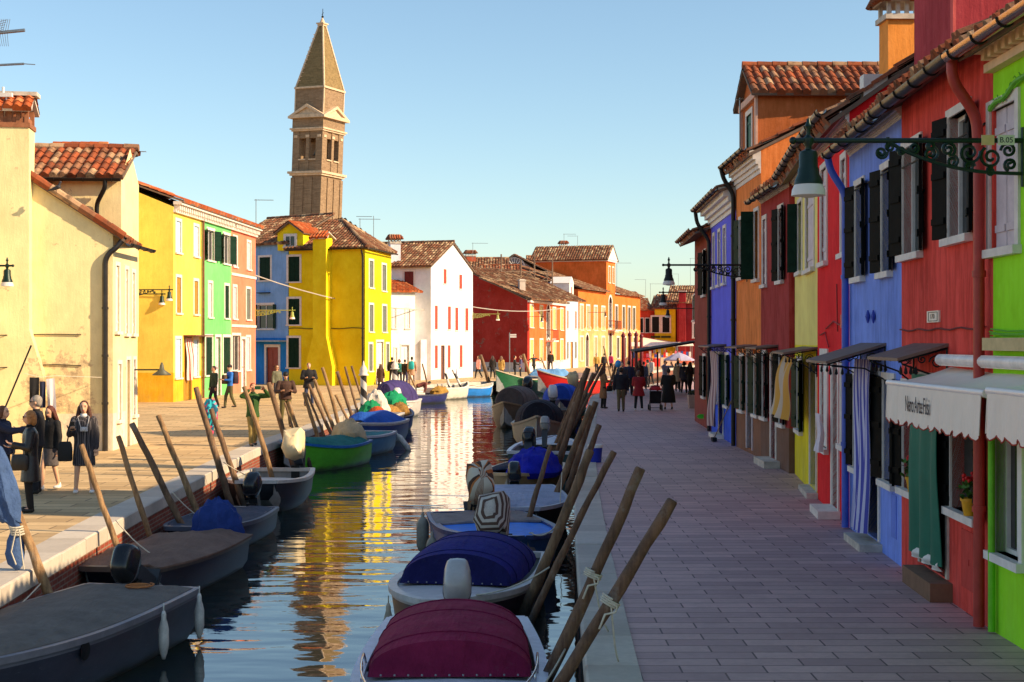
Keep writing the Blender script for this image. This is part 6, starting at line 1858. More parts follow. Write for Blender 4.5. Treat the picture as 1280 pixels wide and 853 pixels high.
b = Boat('scarlet and green wooden boat with raised bow on the far bank', (1.7, 98.3), (6.6, 101.6), 2.4, fb=0.95, rise=0.8, tw=0.7, hull=(226, 34, 24), rim=(226, 206, 176), boot=(20, 100, 60), name='wooden_boat', stripe=(226, 34, 24))
b.deck(0.6, 0.98, (190, 150, 120)); b.cover(0.02, 0.55, (140, 116, 110), h=0.45)
b = Boat('boat under a pale blue tarpaulin tucked behind the two raised bows', (1.1, 101.9), (4.0, 104.0), 1.7, fb=1.15, rise=0.1, tw=0.8, hull=(120, 120, 130), rim=(190, 190, 196))
b.cover(0.02, 0.95, (100, 150, 200), h=0.55, var=0.35, lump=0.2)

# right bank, near to far (bows towards the camera)
b = Boat('white boat with crimson arched canopy at the bottom of the view', (-0.55, 11.2), (-0.62, 16.3), 1.8, fb=0.55, rise=0.08, tw=0.85, hull=(206, 204, 212), rim=(214, 210, 220), bowf=0.3, p=2.6)
b.deck(0.5, 1, (206, 204, 212)); b.canopy(0.1, 0.56, 0.38, (140, 12, 62), inset=0.13, col2=(120, 12, 58)); b.motor(col=(176, 172, 170), tilt=35, sc=1.0, dz=0.1)
b.rail(0.45, 0.85, 1); b.rail(0.45, 0.85, -1)
b = Boat('cream decked boat with navy blue arched canopy', (-0.95, 16.9), (-0.25, 21.4), 1.85, fb=0.55, rise=0.1, tw=0.85, hull=(44, 30, 40), rim=(206, 198, 192), bowf=0.12, p=2.6, stripe=(200, 192, 186))
b.deck(0.5, 1, (202, 196, 194)); b.canopy(0.18, 0.66, 0.46, (26, 24, 116), inset=0.14, col2=(18, 16, 78))
ms1 = stripes((206, 192, 176), (96, 72, 60), 9, 'striped_cover', 1)
ms2 = stripes((214, 200, 176), (84, 58, 44), 7, 'striped_cover', 0, (200, 120, 60))
b.motor(tilt=55, sc=1.3, cover=ms1, dz=0.2)
fender(b.P3(b.L * 0.93, -(b.b(.9) + 0.15) * (1 if b.ay.x > 0 else -1), 0.25), 'beige fender at the bow corner of the navy canopy boat', (176, 160, 136))
b = Boat('bright blue decked boat with beige side and two hanging fenders', (0.2, 21.9), (-0.7, 26.0), 1.95, fb=0.6, rise=0.12, tw=0.85, hull=(50, 92, 150), rim=(40, 60, 110), p=2.4, bowf=0.1)
b.deck(0.38, 1.0, (20, 120, 226)); b.cover(0.05, 0.38, (146, 134, 130), h=0.04); b.motor(tilt=50, sc=1.3, cover=ms2, dz=0.2, y=0.1)
sd_ = -1 if b.ay.x > 0 else 1
fender(b.P3(b.L * 0.12, sd_ * (b.b(.1) + 0.12), 0.3), 'grey fender at the outer stern corner of the bright blue boat', (150, 140, 124), 0.62, 0.11)
fender(b.P3(b.L * 0.5, sd_ * (b.b(.5) + 0.12), 0.22), 'grey fender amidships on the outer side of the bright blue boat', (160, 148, 130), 0.5, 0.1)
b = Boat('dark boat with smooth pale grey blue cover, behind the bright blue boat', (0.2, 26.1), (0.05, 30.6), 1.9, fb=0.62, rise=0.05, tw=0.85, hull=(38, 36, 40), rim=(170, 172, 190), bowf=0.3, p=2.6)
b.cover(0.05, 0.98, (160, 170, 196), h=0.06, var=0.08, lump=0.02); b.motor(tilt=30, sc=0.9)
b = Boat('beige boat under a crumpled cobalt blue tarpaulin', (-0.1, 32.0), (0.6, 36.4), 1.8, fb=0.6, rise=0.15, tw=0.8, hull=(150, 130, 96), rim=(190, 166, 130))
b.deck(0.8, 1, (196, 184, 176)); b.lump(0.62, 0.35 * (1 if b.ay.x > 0 else -1), (1.1, 0.6, 0.62), (18, 30, 170), seed=7, name='blue_tarpaulin'); b.cover(0.02, 0.5, (30, 34, 60), h=0.1)
b = Boat('open dark green boat with white inside and two outboard motors', (1.3, 43.6), (0.75, 38.9), 1.95, fb=0.68, rise=0.15, tw=0.9, hull=(26, 62, 62), rim=(206, 206, 212), p=2.6)
b.deck(0.62, 1, (206, 206, 212)); b.thwart(0.3, (210, 206, 206)); b.motor(tilt=52, y=0.3, sc=1.15, dz=0.05, col=(20, 22, 30)); b.motor(tilt=20, y=-0.15, sc=0.85, dz=0.5, col=(150, 150, 150), band=(90, 90, 90))
b = Boat('beige boat with dark arched canopy and lettered bow facing the camera', (0.85, 49.0), (1.1, 54.5), 2.0, fb=0.7, rise=0.45, tw=0.85, hull=(176, 158, 134), rim=(176, 156, 134), p=1.5, rake=0.5)
b.canopy(0.25, 0.72, 0.8, (30, 28, 44)); b.deck(0.7, 1, (160, 146, 130))
b = Boat('brown boat with rounded taupe canopy lying furthest out in the canal', (-0.35, 60.5), (0.7, 65.6), 2.0, fb=0.75, rise=0.4, tw=0.85, hull=(110, 92, 76), rim=(150, 122, 96))
b.canopy(0.2, 0.75, 0.9, (104, 88, 84)); b.motor(tilt=20, sc=1.4, col=(24, 22, 30), dz=0.5)
b = Boat('boxy brown boat with silver motor beside the leaning poles', (1.95, 57.2), (1.75, 61.8), 1.8, fb=0.75, rise=0.2, tw=0.9, hull=(120, 104, 88), rim=(80, 70, 64), bowf=0.6)
b.cover(0.1, 0.9, (70, 60, 56), h=0.1); b.motor(tilt=30, sc=1.3, col=(190, 190, 200), dz=0.3)
b = Boat('navy boat with sky blue arched canopy and cream motor cover', (2.3, 68.5), (2.6, 73.0), 2.1, fb=0.75, rise=0.2, tw=0.85, hull=(26, 36, 90), rim=(40, 70, 150))
b.canopy(0.2, 0.85, 0.8, (30, 80, 200)); b.motor(tilt=20, sc=1.5, cover=simple((190, 170, 130), 0.7, name='tan_cover'), dz=0.5, y=0.5)
b = Boat('low teal boat between the sky blue canopy and the red boat', (3.2, 78.5), (3.6, 82.5), 1.8, fb=0.7, rise=0.2, tw=0.85, hull=(20, 70, 60), rim=(60, 110, 96))
b.cover(0.05, 0.95, (20, 100, 84), h=0.3)

# white fish crates on the navy workboat
for i, (t_, y_, zz) in enumerate(((0.1, 0.1, 0), (0.3, 0.0, 0), (0.1, 0.1, 0.3), (0.3, 0.0, 0.3))):
    lab = ['white plastic crate at the stern of the navy workboat, bottom layer', 'white plastic crate amidships on the navy workboat, bottom layer', 'white plastic crate at the stern of the navy workboat, top layer', 'white plastic crate amidships on the navy workboat, top layer'][i]
    c = wb.P3(wb.L * t_, y_, wb.g(.2) - 0.2 + zz + 0.03); mb = MB()
    M = Matrix.Rotation(math.atan2(wb.ax.y, wb.ax.x), 3, 'Z')
    mb.box(c + Vector((0, 0, 0.02)), (0.72, 0.5, 0.03), 0, M)
    for a, bb, w_, d_ in ((0, -.24, .72, .02), (0, .24, .72, .02)):
        for z_ in (0.07, 0.16, 0.25): mb.box(c + M @ Vector((a, bb, z_)), (w_, d_, 0.06), 0, M)
    for a in (-.35, .35):
        for z_ in (0.07, 0.16, 0.25): mb.box(c + M @ Vector((a, 0, z_)), (0.02, 0.46, 0.06), 0, M)
        for bb in (-.235, .235): mb.box(c + M @ Vector((a * .985, bb * .985, 0.15)), (0.03, 0.03, 0.27), 0, M)
    tag(mb.build('crate', M_white, None, loc=c), lab, 'crate', 'crates on the navy workboat')

# ---------------------------------------------------------------- mooring poles
WD = wood((124, 92, 60), (172, 136, 94), 'pale_pole', wet=True); WD2 = wood((84, 56, 40), (126, 92, 66), 'dark_pole', wet=True); WD3 = wood((98, 70, 48), (140, 108, 78), 'brown_pole', wet=True)
def pole(top, low, Y, r, label, mat=None, group='mooring poles along the left quay', zend=-1.15, rope=False, taper=0.8):
    a = at(top[0], top[1], Y); b_ = at(low[0], low[1], Y); r *= 0.86
    d = (b_ - a)
    k = (zend - a.z) / d.z
    e = a + d * k
    rnd = random.Random(int(top[0] * 7 + top[1]))
    n = 14; pts = []; rs = []; cx, cy, ph = rnd.uniform(-.05, .05), rnd.uniform(-.05, .05), rnd.uniform(1.5, 4)
    for i in range(n + 1):
        w_ = math.sin(ph * i / n) * (1 - i / n * .3)
        q = a.lerp(e, i / n) + Vector((cx * w_ + rnd.uniform(-.008, .008), cy * w_ + rnd.uniform(-.008, .008), 0)) * (0 if i in (0,) else 1)
        pts.append(q); rs.append(r * (taper + (1.05 - taper) * i / n) * rnd.uniform(0.91, 1.07))
    dd = (pts[1] - pts[0]).normalized()
    pts = [pts[0] - dd * 0.015] + pts; rs = [rs[0] * 0.82] + rs
    mb = MB(); mb.tube(pts, rs, 10)
    o = mb.build('mooring_pole', mat or WD, None, smooth=True, loc=e, auto=50)
    tag(o, label, 'mooring pole', group)
    return a, e
def autoY(px, X): return X * F / (px - CX)
LP = [((-16, 548), (62, 744), 17.45, .075, 'pale mooring pole carrying the tied denim blue cloth'),
 ((102, 557), (148, 685), 21.0, .06, 'mooring pole just right of the woman in the tweed dress'),
 ((148, 546), (188, 665), 23.2, .06, 'slim mooring pole standing by the bend of the near kerb'),
 ((165, 530), (224, 651), 25.0, .075, 'thick mooring pole leaning over the small grey dinghy'),
 ((198, 520), (241, 624), 26.6, .075, 'knotty mooring pole between dinghy and kerb, under the mustard house'),
 ((245, 485), (284, 615), 29.6, .085, 'tall brown mooring pole rising in front of the turquoise bundle'),
 ((264, 512), (290, 588), 30.6, .08, 'shorter mooring pole right behind the tall brown one'),
 ((305, 484), (327, 557), 34.0, .075, 'pale mooring pole crossing the man in the green jacket'),
 ((336, 479), (357, 550), 38.0, .095, 'thick grey mooring pole left of the man in the brown jacket'),
 ((356, 504), (369, 550), 39.5, .045, 'thin white mooring pole at the knees of the man in the brown jacket'),
 ((361, 503), (378, 553), 40.5, .075, 'yellowish mooring pole behind the bow of the lime green boat'),
 ((380, 491), (395, 536), 43.8, .08, 'short yellow mooring pole below the man in the black coat'),
 ((386, 481), (408, 530), 46.0, .075, 'dark mooring pole behind the short yellow one'),
 ((384, 492), (400, 532), 44.8, .05, 'grey mooring pole squeezed between the yellow and the dark pole'),
 ((393, 475), (412, 522), 48.0, .08, 'weathered mooring pole above the cream motor cover'),
 ((403, 460), (419, 518), 50.0, .085, 'tall yellow mooring pole against the lemon chimney foot'),
 ((421.5, 465), (433.5, 500), 54.0, .09, 'greyish white mooring pole right of the tall yellow one'),
 ((431.5, 459), (443.5, 500), 56.5, .065, 'red brown mooring pole, left of the slanting pair by the striped post'),
 ((439.5, 458), (450.5, 492), 58.5, .065, 'red brown mooring pole, right of the slanting pair by the striped post'),
 ((419.5, 494), (424.6, 504), 52.5, .07, 'stub of a mooring pole on the kerb below the yellow house'),
 ((511, 466), (521, 488), 87.5, .08, 'mooring pole leaning beside the people with turquoise rucksacks'),
 ((528, 455), (533, 477), 92.0, .07, 'slim mooring pole against the grey side of the white house'),
 ((600.7, 444), (610.6, 478), 99.0, .17, 'stout yellow mooring pole left of the dark green boat'),
 ((654, 443), (660, 463), 104.3, .15, 'pale mooring pole standing between the green and the red bow'),
 ((676, 447), (681, 460), 106.0, .07, 'thin mooring pole in front of the orange house balcony'),
 ((754.6, 433), (762, 464), 110.0, .08, 'thin slanting mooring pole in front of the long orange palazzo'),
]
for (t_, l_, Y, r, lab) in LP: pole(t_, l_, Y, r, lab, WD3 if 'brown' in lab or 'dark' in lab or 'grey' in lab else WD)
RG = 'leaning mooring poles along the right quay'
RP = [((840, 627), (700, 853), 12.3, .072, 'thick mooring pole nearest the camera, leaning far over the right quay', WD2),
 ((800, 587), (680, 853), 13.6, .075, 'second thick mooring pole from the camera on the right quay', WD2),
 ((767, 566), (681, 743), 17.0, .055, 'slender bent mooring pole leaning past the kerb, third from the camera', WD2),
 ((737.5, 564), (660, 748), 18.2, .085, 'stout mooring pole at the stern of the navy canopy boat', WD3),
 ((688, 558), (660, 652), 25.0, .06, 'lone upright mooring pole in front of the pale grey blue cover', WD3),
 ((749, 532), (718, 606), 27.5, .075, 'mooring pole whose cut top shows left of the blue tub', WD2),
 ((744.6, 503), (708, 620), 30.0, .085, 'dark mooring pole over the kerb, taller of the close pair', WD2),
 ((739, 508), (684, 650), 29.0, .085, 'dark mooring pole over the kerb, lower of the close pair', WD3),
 ((735, 461), (684, 625), 34.0, .095, 'long thick mooring pole reaching up to the tan coat woman', WD2),
 ((728, 473), (697, 560), 40.0, .075, 'black mooring pole behind the long thick one', WD2),
 ((742, 467), (719, 522), 46.0, .09, 'mooring pole crossing the kerb near the tan coat woman', WD3),
 ((732, 465), (700, 540), 42.0, .085, 'mooring pole leaning parallel in the middle of the far bundle', WD3),
 ((756, 454), (725, 520), 52.0, .07, 'thin mooring pole emerging right of the far bundle', WD2),
 ((752, 455), (744, 470), 70.0, .08, 'short mooring pole behind the head of the tan coat woman', WD2),
 ((770, 457), (760, 488), 80.0, .12, 'thick dark mooring pole left of the man in the black sweater', WD2),
 ((773.5, 459), (768, 475), 82.0, .10, 'dark mooring pole right behind the thick one by the balloon', WD2),
 ((724, 478), (703, 530), 48.0, .06, 'thin dark mooring pole at the left edge of the far bundle', WD2),
]
ends = []
for (t_, l_, Y, r, lab, m_) in RP: ends.append(pole(t_, l_, Y, r, lab, m_, RG))
# rope lashings on the two nearest poles
for k, lab in ((0, 'white rope knotted around the nearest pole and tied down to the kerb'), (1, 'white rope wound round the second pole and tied down to the kerb')):
    a, e = ends[k]; d = (e - a).normalized(); c = a + (e - a) * (0.33 if k == 0 else 0.36)
    mb = MB(); M = d.to_track_quat('Z', 'Y').to_matrix(); P = []
    for i in range(60):
        t_ = i / 59; an = t_ * 2 * math.pi * 3.2
        P.append(c + M @ Vector((0.082 * math.cos(an), 0.082 * math.sin(an), -0.03 + 0.06 * t_)))
    mb.tube(P, 0.010, 6)
    kn = c + M @ Vector((0.08, 0, 0)); 
    g_ = Vector((0.95 if k == 0 else 0.95, c.y + 1.1, 0.02)) if False else Vector((0.92, c.y + 0.15, 0.03))
    Q_ = [kn + (g_ - kn) * (i / 10) + Vector((0, 0, -0.10 * math.sin(math.pi * i / 10))) for i in range(11)]
    mb.tube(Q_, 0.008, 6)
    mb.tube([kn, kn + Vector((0.05, 0, -0.03)), kn + Vector((0.04, 0, -0.08)), kn + Vector((-0.05, 0, -0.1)), kn + Vector((-0.1, -0.02, -0.22))], 0.010, 6)
    tag(mb.build('rope', M_rope, None, smooth=True, loc=g_), lab, 'rope')
# candy striped posts
def striped_post(px, ytop, ybot, Y, r, label, lean=0.0, cap=True, dx=0):
    a = at(px, ytop, Y); b_ = at(px + dx, ybot, Y)
    m, t, p = nt_new('striped_post_paint')
    tc = wpos(t, src='object')
    w = t.nodes.new('ShaderNodeSeparateXYZ'); t.links.new(tc, w.inputs[0])
    an = mul(t, w.outputs[1], w.outputs[0], 'ARCTAN2')
    ph = mul(t, mul(t, an, 1 / (2 * math.pi)), mul(t, w.outputs[2], 1.5), 'ADD')
    st = mul(t, mul(t, ph, 1.0, 'FLOORED_MODULO'), 0.5, 'GREATER_THAN')
    t.links.new(mixcol(t, st, lin((214, 206, 200)), lin((36, 30, 34))), p.inputs['Base Color'])
    p.inputs['Roughness'].default_value = 0.5
    root = empty('striped_post', b_, label, 'mooring post', 'striped mooring posts')
    mb = MB(); mb.tube([b_ + (b_ - a) * 0.1, b_, a.lerp(b_, .5), a], r, 14); mb.build('shaft', m, root, smooth=True, auto=50)
    if cap:
        c = MB(); c.lathe([(r * 1.5, 0), (r * 1.6, .05), (r * 1.1, .1), (r * 1.3, .2), (r * .9, .32), (r * .4, .42), (r * .1, .6)], a, 12); c.build('post_cap', M_stone, root, smooth=True)
striped_post(454.5, 470, 512, 57.5, 0.13, 'upright black and white striped post with a pale cap in front of the lemon house')
striped_post(493.5, 462, 494, 80, 0.16, 'striped post in front of the group with turquoise rucksacks')
striped_post(565.5, 462, 486, 93.5, 0.08, 'thin slanting striped post right of the brown door of the white house', cap=False, dx=12)
striped_post(556.5, 466, 486, 93, 0.08, 'thin slanting striped post in front of the brown door of the white house', cap=False, dx=6)
# ---------------------------------------------------------------- people
def remesh(mb, voxel, smooth=3):
    me = bpy.data.meshes.new('tmp'); me.from_pydata([tuple(v) for v in mb.v], [], mb.f); me.update()
    o = bpy.data.objects.new('tmp', me); COL.objects.link(o)
    r = o.modifiers.new('r', 'REMESH'); r.mode = 'VOXEL'; r.voxel_size = voxel
    if smooth:
        sm = o.modifiers.new('s', 'SMOOTH'); sm.iterations = smooth; sm.factor = 0.6
    bpy.context.view_layer.update()
    dg = bpy.context.evaluated_depsgraph_get()
    m2 = bpy.data.meshes.new_from_object(o.evaluated_get(dg))
    bpy.data.objects.remove(o)
    n = MB()
    n.v = [tuple(v.co) for v in m2.vertices]; n.f = [tuple(p.vertices) for p in m2.polygons]
    n.m = [0] * len(n.f); n.uv = [None] * len(n.f)
    bpy.data.meshes.remove(m2)
    return n
def cap(mb, p, q, r0, r1, n=10, fl=1.0):
    p = Vector(p); q = Vector(q); d = (q - p)
    L = max(d.length, 1e-4); d.normalize()
    x = Vector((0, 1, 0)) - d * d.y
    if x.length < 1e-3: x = Vector((1, 0, 0)) - d * d.x
    x.normalize(); y = d.cross(x)
    rings = []
    for a in (-80, -50, -20): rings.append((p + d * (r0 * math.sin(R(a))), r0 * math.cos(R(a))))
    rings.append((p, r0)); rings.append((q, r1))
    for a in (20, 50, 80): rings.append((q + d * (r1 * math.sin(R(a))), r1 * math.cos(R(a))))
    mb.loft([[c + (x * math.cos(2 * math.pi * k / n) + y * math.sin(2 * math.pi * k / n) * fl) * rr for k in range(n)] for c, rr in rings])
def ering(c, rx, ry, tilt=0.0, n=16, fwd=0.0):
    ct, st = math.cos(tilt), math.sin(tilt)
    out = []
    for k in range(n):
        a = 2 * math.pi * k / n
        x = rx * math.cos(a); y = ry * math.sin(a)
        out.append(Vector((c[0] + x * ct, c[1] + y, c[2] - x * st)))
    return out

ARMS = {   # (upper arm direction, forearm direction) as (forward, outward, up) for right then left arm
 'down': (((0.05, 0.14, -1), (0.16, 0.02, -1)), ((0.05, 0.14, -1), (0.16, 0.02, -1))),
 'phone': (((0.15, 0.25, -1), (0.9, -0.25, 0.35)), ((0.02, 0.14, -1), (0.12, 0.0, -1))),
 'hold': (((0.2, 0.22, -1), (1, -0.5, 0.1)), ((0.2, 0.22, -1), (1, -0.5, 0.1))),
 'photo': (((0.75, 0.55, 0.0), (0.5, -0.75, 0.75)), ((0.75, 0.55, 0.0), (0.5, -0.75, 0.75))),
 'point': (((0.9, 0.1, -0.35), (1, -0.1, 0.15)), ((0.05, 0.14, -1), (0.3, 0.0, -1))),
 'bag': (((0.1, 0.2, -1), (0.95, -0.1, 0.0)), ((0.15, 0.15, -1), (0.9, -0.35, 0.25))),
 'push': (((0.35, 0.12, -1), (1, 0, -0.25)), ((0.35, 0.12, -1), (1, 0, -0.25))),
 'out': (((0.2, 0.9, -0.4), (0.3, 0.7, -0.5)), ((0.2, 0.9, -0.4), (0.3, 0.7, -0.5))),
 'reach': (((1, 0.1, -0.3), (0.8, 0, -0.8)), ((1, 0.1, -0.5), (0.6, 0, -0.9))),
}
SKIN = [simple(c, 0.55, var=0.06, bmp=0.0, spec=0.3, name='skin') for c in ((224, 172, 140), (206, 150, 118), (190, 136, 104))]
def person(label, px, py, face, h=1.7, top=(30, 30, 34), toplen=0.50, flare=1.15, bottom='trousers', bcol=(36, 36, 42), hair=(60, 40, 28), hairs='short', arms='down', stride=0.0, near=False, bulk=1.0, shoes=(30, 28, 28), skin=0, lean=0.0, head_yaw=0.0, head_pitch=0.0, group=None, topmat=None, XY=None, botmat=None, glasses=False, scarf=None, female=False):
    """face: degrees, 0 looks towards +x, 90 away from the camera, -90 at the camera"""
    if XY: loc = Vector((XY[0], XY[1], XY[2] if len(XY) > 2 else 0))
    else: loc = ground(px, py)
    root = empty('person', loc, label, 'person', group)
    S = h
    vox = 0.0085 if near else 0.017
    sw = (0.108 if female else 0.122) * (0.5 + 0.5 * bulk)
    rot = Matrix.Rotation(R(face), 4, 'Z')
    T = Matrix.Translation(loc) @ rot @ Matrix.Scale(S, 4)
    L_ = R(lean)
    hipz = 0.52
    def tr(p):    # torso lean about the hips
        p = Vector(p); z = p.z - hipz
        if lean and z > -0.02:
            x = p.x * math.cos(L_) + z * math.sin(L_); zz = -p.x * math.sin(L_) + z * math.cos(L_)
            return Vector((x, p.y, hipz + zz))
        return p
    def finish(mb, name, mat, smooth=True, vx=vox, rm=True, sm=3, extra=None):
        if rm: mb = remesh(mb, vx, sm)
        if extra:
            b0 = len(mb.v); mb.v += extra.v; mb.f += [tuple(b0 + i for i in f) for f in extra.f]; mb.m += extra.m; mb.uv += [None] * len(extra.f)
        mb.v = [tuple(T @ Vector(v)) for v in mb.v]
        return mb.build(name, mat, root, smooth=smooth)
    # legs
    legs = []
    for sd_, ph in ((-1, 1), (1, -1)):
        st = stride * ph
        hip = Vector((0, 0.05 * sd_, 0.50)); 
        ank = Vector((st * 0.17, 0.055 * sd_ + (0.03 * sd_ if stride == 0 else 0), 0.045 + (0.03 * max(0, -st) if stride else 0)))
        knee = (hip + ank) / 2 + Vector((0.02 + 0.03 * abs(st) * (1 if st < 0 else 0.6), 0, 0.0))
        knee.z = 0.28
        legs.append((hip, knee, ank, st))
    # arms
    ar = []
    A = ARMS[arms]
    for i, sd_ in ((0, -1), (1, 1)):
        sh = Vector((0, sd_ * sw, 0.80))
        if toplen is None: pass
        u = Vector((A[i][0][0], A[i][0][1] * sd_, A[i][0][2])).normalized(); f = Vector((A[i][1][0], A[i][1][1] * sd_, A[i][1][2])).normalized()
        el = sh + u * 0.165; wr = el + f * 0.145
        ar.append((tr(sh), tr(el), tr(wr), (tr(wr) - tr(el)).normalized(), sd_))
    # body: legs, trunk, arms, neck, head in one skin
    b = MB()
    for hip, knee, ank, st in legs:
        cap(b, hip, knee, 0.045, 0.033); cap(b, knee, ank, 0.032, 0.021)
        cap(b, ank, ank + Vector((0.07, 0, -0.022)), 0.021, 0.018)
    b.loft([[tr(q) for q in ering((0, 0, z), rx, ry)] for z, rx, ry in ((0.47, .04, .07), (0.52, .052, .088), (0.58, .05, .08), (0.66, .052, .08), (0.74, .058, .095), (0.79, .05, .11), (0.825, .03, .06))])
    cap(b, tr((0, 0, 0.80)), tr((0.005, 0, 0.88)), 0.032, 0.028)
    for sh, el, wr, f, sd_ in ar: cap(b, sh - Vector((0, sd_ * .012, .006)), el, 0.028, 0.024); cap(b, el, wr, 0.024, 0.016)
    hc = tr((0.012, 0, 0.932)); HM = Matrix.Rotation(R(head_yaw), 3, 'Z') @ Matrix.Rotation(R(head_pitch) + L_, 3, 'Y')
    def hp(x, y, z): return hc + HM @ Vector((x, y, z))
    b.ell(hp(-0.003, 0, 0.008), (0.056, 0.045, 0.058), 14, 10, 0, HM)
    b.ell(hp(0.018, 0, -0.03), (0.034, 0.032, 0.036), 12, 8, 0, HM)
    cap(b, hp(0.05, 0, 0.002), hp(0.060, 0, -0.018), 0.006, 0.009, 8)       # nose
    for sd_ in (-1, 1): b.ell(hp(-0.004, sd_ * 0.046, -0.006), (0.010, 0.006, 0.017), 8, 6, 0, HM)
    ex = MB()
    for sh, el, wr, f, sd_ in ar:
        # palm and five separate fingers
        side = Vector((0, -sd_, 0)); side = (side - f * side.dot(f)).normalized() if arms != 'down' else (Vector((1, 0, 0)) - f * f.x).normalized()
        nrm = f.cross(side).normalized()
        pc = wr + f * 0.028
        cap(ex, wr + f * 0.004, wr + f * 0.05, 0.0165, 0.02, 8, 0.55) if False else ex.loft([[wr + f * t + side * (w * math.cos(a)) + nrm * (0.010 * math.sin(a)) for a in [2 * math.pi * k / 10 for k in range(10)]] for t, w in ((-0.01, .013), (0.012, .018), (0.035, .0235), (0.052, .023))])
        curl = 0.5
        for k, (o_, l) in enumerate(((-0.018, .036), (-0.006, .044), (0.006, .047), (0.018, .043))):
            p0 = wr + f * 0.049 + side * o_
            d1 = (f + nrm * curl * 0.5 * (1 if sd_ < 0 else -1)).normalized(); d2 = (f + nrm * curl * 1.6 * (1 if sd_ < 0 else -1)).normalized()
            p1 = p0 + d1 * l * 0.5; p2 = p1 + d2 * l * 0.5
            ex.tube([p0, p1, p2], [0.0062, 0.0056, 0.0042], 6)
        t0 = wr + f * 0.018 + side * 0.016
        ex.tube([t0, t0 + f * 0.018 + side * 0.016, t0 + f * 0.038 + side * 0.018], [0.0075, 0.0065, 0.005], 6)
    finish(b, 'body', SKIN[skin], sm=2, extra=ex)
    if near:
        e = MB()
        for sd_ in (-1, 1): e.ell(hp(0.047, sd_ * 0.019, 0.006), (0.006, 0.009, 0.005), 8, 6, 0, HM)
        if not glasses: finish(e, 'eyes', simple((40, 26, 20), 0.2, name='eye'), rm=False)
        e = MB(); e.ell(hp(0.050, 0, -0.036), (0.006, 0.014, 0.005), 8, 6, 0, HM); finish(e, 'mouth', simple((170, 80, 76), 0.5, name='lips'), rm=False)
        e = MB()
        for sd_ in (-1, 1): e.ell(hp(0.047, sd_ * 0.02, 0.019), (0.006, 0.012, 0.0025), 8, 5, 0, HM)
        if not glasses: finish(e, 'eyebrows', simple(tuple(x * 0.7 for x in hair), 0.9, name='brow'), rm=False)
    if glasses:
        e = MB()
        for sd_ in (-1, 1):
            e.ell(hp(0.054, sd_ * 0.02, 0.005), (0.005, 0.017, 0.012), 10, 6, 0, HM); e.tube([hp(0.053, sd_ * 0.036, 0.008), hp(0.0, sd_ * 0.049, 0.006)], 0.0025, 5)
        e.tube([hp(0.056, -0.006, 0.007), hp(0.056, 0.006, 0.007)], 0.0025, 5)
        finish(e, 'sunglasses', simple((16, 14, 14), 0.15, name='sunglass'), rm=False)
    # hair
    if hairs != 'none':
        g = MB()
        hm = simple(hair, 0.55, var=0.35, scale=30, bmp=0.5, name='hair')
        if hairs == 'cap':
            g.ell(hp(-0.006, 0, 0.022), (0.062, 0.053, 0.050), 14, 8, 0, HM); g.loft([[hp(0.03 + 0.0 * k, 0.045 * math.cos(R(180 * k / 8)), 0.03) if False else hp(0.035 + 0.055 * math.sin(R(180 * k / 8)), 0.04 * math.cos(R(180 * k / 8)), z) for k in range(9)] for z in (0.028, 0.036)], closed=False)
        else:
            g.ell(hp(-0.014, 0, 0.018), (0.055, 0.050, 0.056), 16, 10, 0, HM)
            g.ell(hp(-0.027, 0, -0.01), (0.038, 0.046, 0.042), 12, 8, 0, HM)
        if hairs == 'long':
            for sd_ in (-1, 1):
                cap(g, hp(0.0, sd_ * 0.046, 0.0), hp(-0.002, sd_ * 0.062, -0.085), 0.020, 0.024); cap(g, hp(-0.002, sd_ * 0.062, -0.085), hp(0.01, sd_ * 0.066, -0.15), 0.024, 0.014)
            cap(g, hp(-0.04, 0, -0.0), hp(-0.055, 0, -0.14), 0.045, 0.045, 12)
        if hairs == 'bob':
            for sd_ in (-1, 1): cap(g, hp(-0.006, sd_ * 0.044, 0.005), hp(-0.01, sd_ * 0.052, -0.045), 0.022, 0.02)
            cap(g, hp(-0.035, 0, 0), hp(-0.038, 0, -0.05), 0.042, 0.036)
        if hairs == 'bun':
            g.ell(hp(-0.03, 0, 0.07), (0.022, 0.022, 0.02), 10, 6)
        finish(g, 'hat' if hairs == 'cap' else 'hair', hm, sm=1, vx=vox * 0.8)
    # trousers or skirt
    if bottom == 'trousers':
        t_ = MB()
        for hip, knee, ank, st in legs: cap(t_, hip, knee, 0.056, 0.042); cap(t_, knee, ank + Vector((0, 0, 0.01)), 0.041, 0.034)
        t_.ell((0, 0, 0.53), (0.062, 0.098, 0.055), 14, 8)
        finish(t_, 'trousers', botmat or simple(bcol, 0.9, var=0.2, scale=12, bmp=0.3, name='trouser_cloth'))
    elif bottom == 'skirt':
        t_ = MB()
        t_.loft([ering((0, 0, z), rx, ry) for z, rx, ry in ((0.29, .085, .105), (0.36, .08, .102), (0.46, .068, .1), (0.55, .058, .09), (0.62, .05, .08))])
        finish(t_, 'skirt', botmat or simple(bcol, 0.9, var=0.3, scale=20, bmp=0.3, name='skirt_cloth'))
    # top garment
    g = MB()
    z1 = toplen; fl = flare
    prof = [(z1, 0.066 * fl, 0.100 * fl), (max(z1, 0.50) * 0.5 + z1 * 0.5 + 0.005, 0.066 * (1 + (fl - 1) * .6), 0.100 * (1 + (fl - 1) * .6)), (0.56, 0.064, 0.094), (0.64, 0.066, 0.094), (0.72, 0.072, 0.108), (0.78, 0.066, 0.122), (0.815, 0.048, 0.098), (0.84, 0.036, 0.048)]
    prof = sorted(set(prof)); B = bulk
    g.loft([[tr(q) for q in ering((-0.0, 0, z), rx * B * (1.0 if z > .8 else 1.0), ry * B * (1.0 if z < 0.8 else 0.98))] for z, rx, ry in prof])
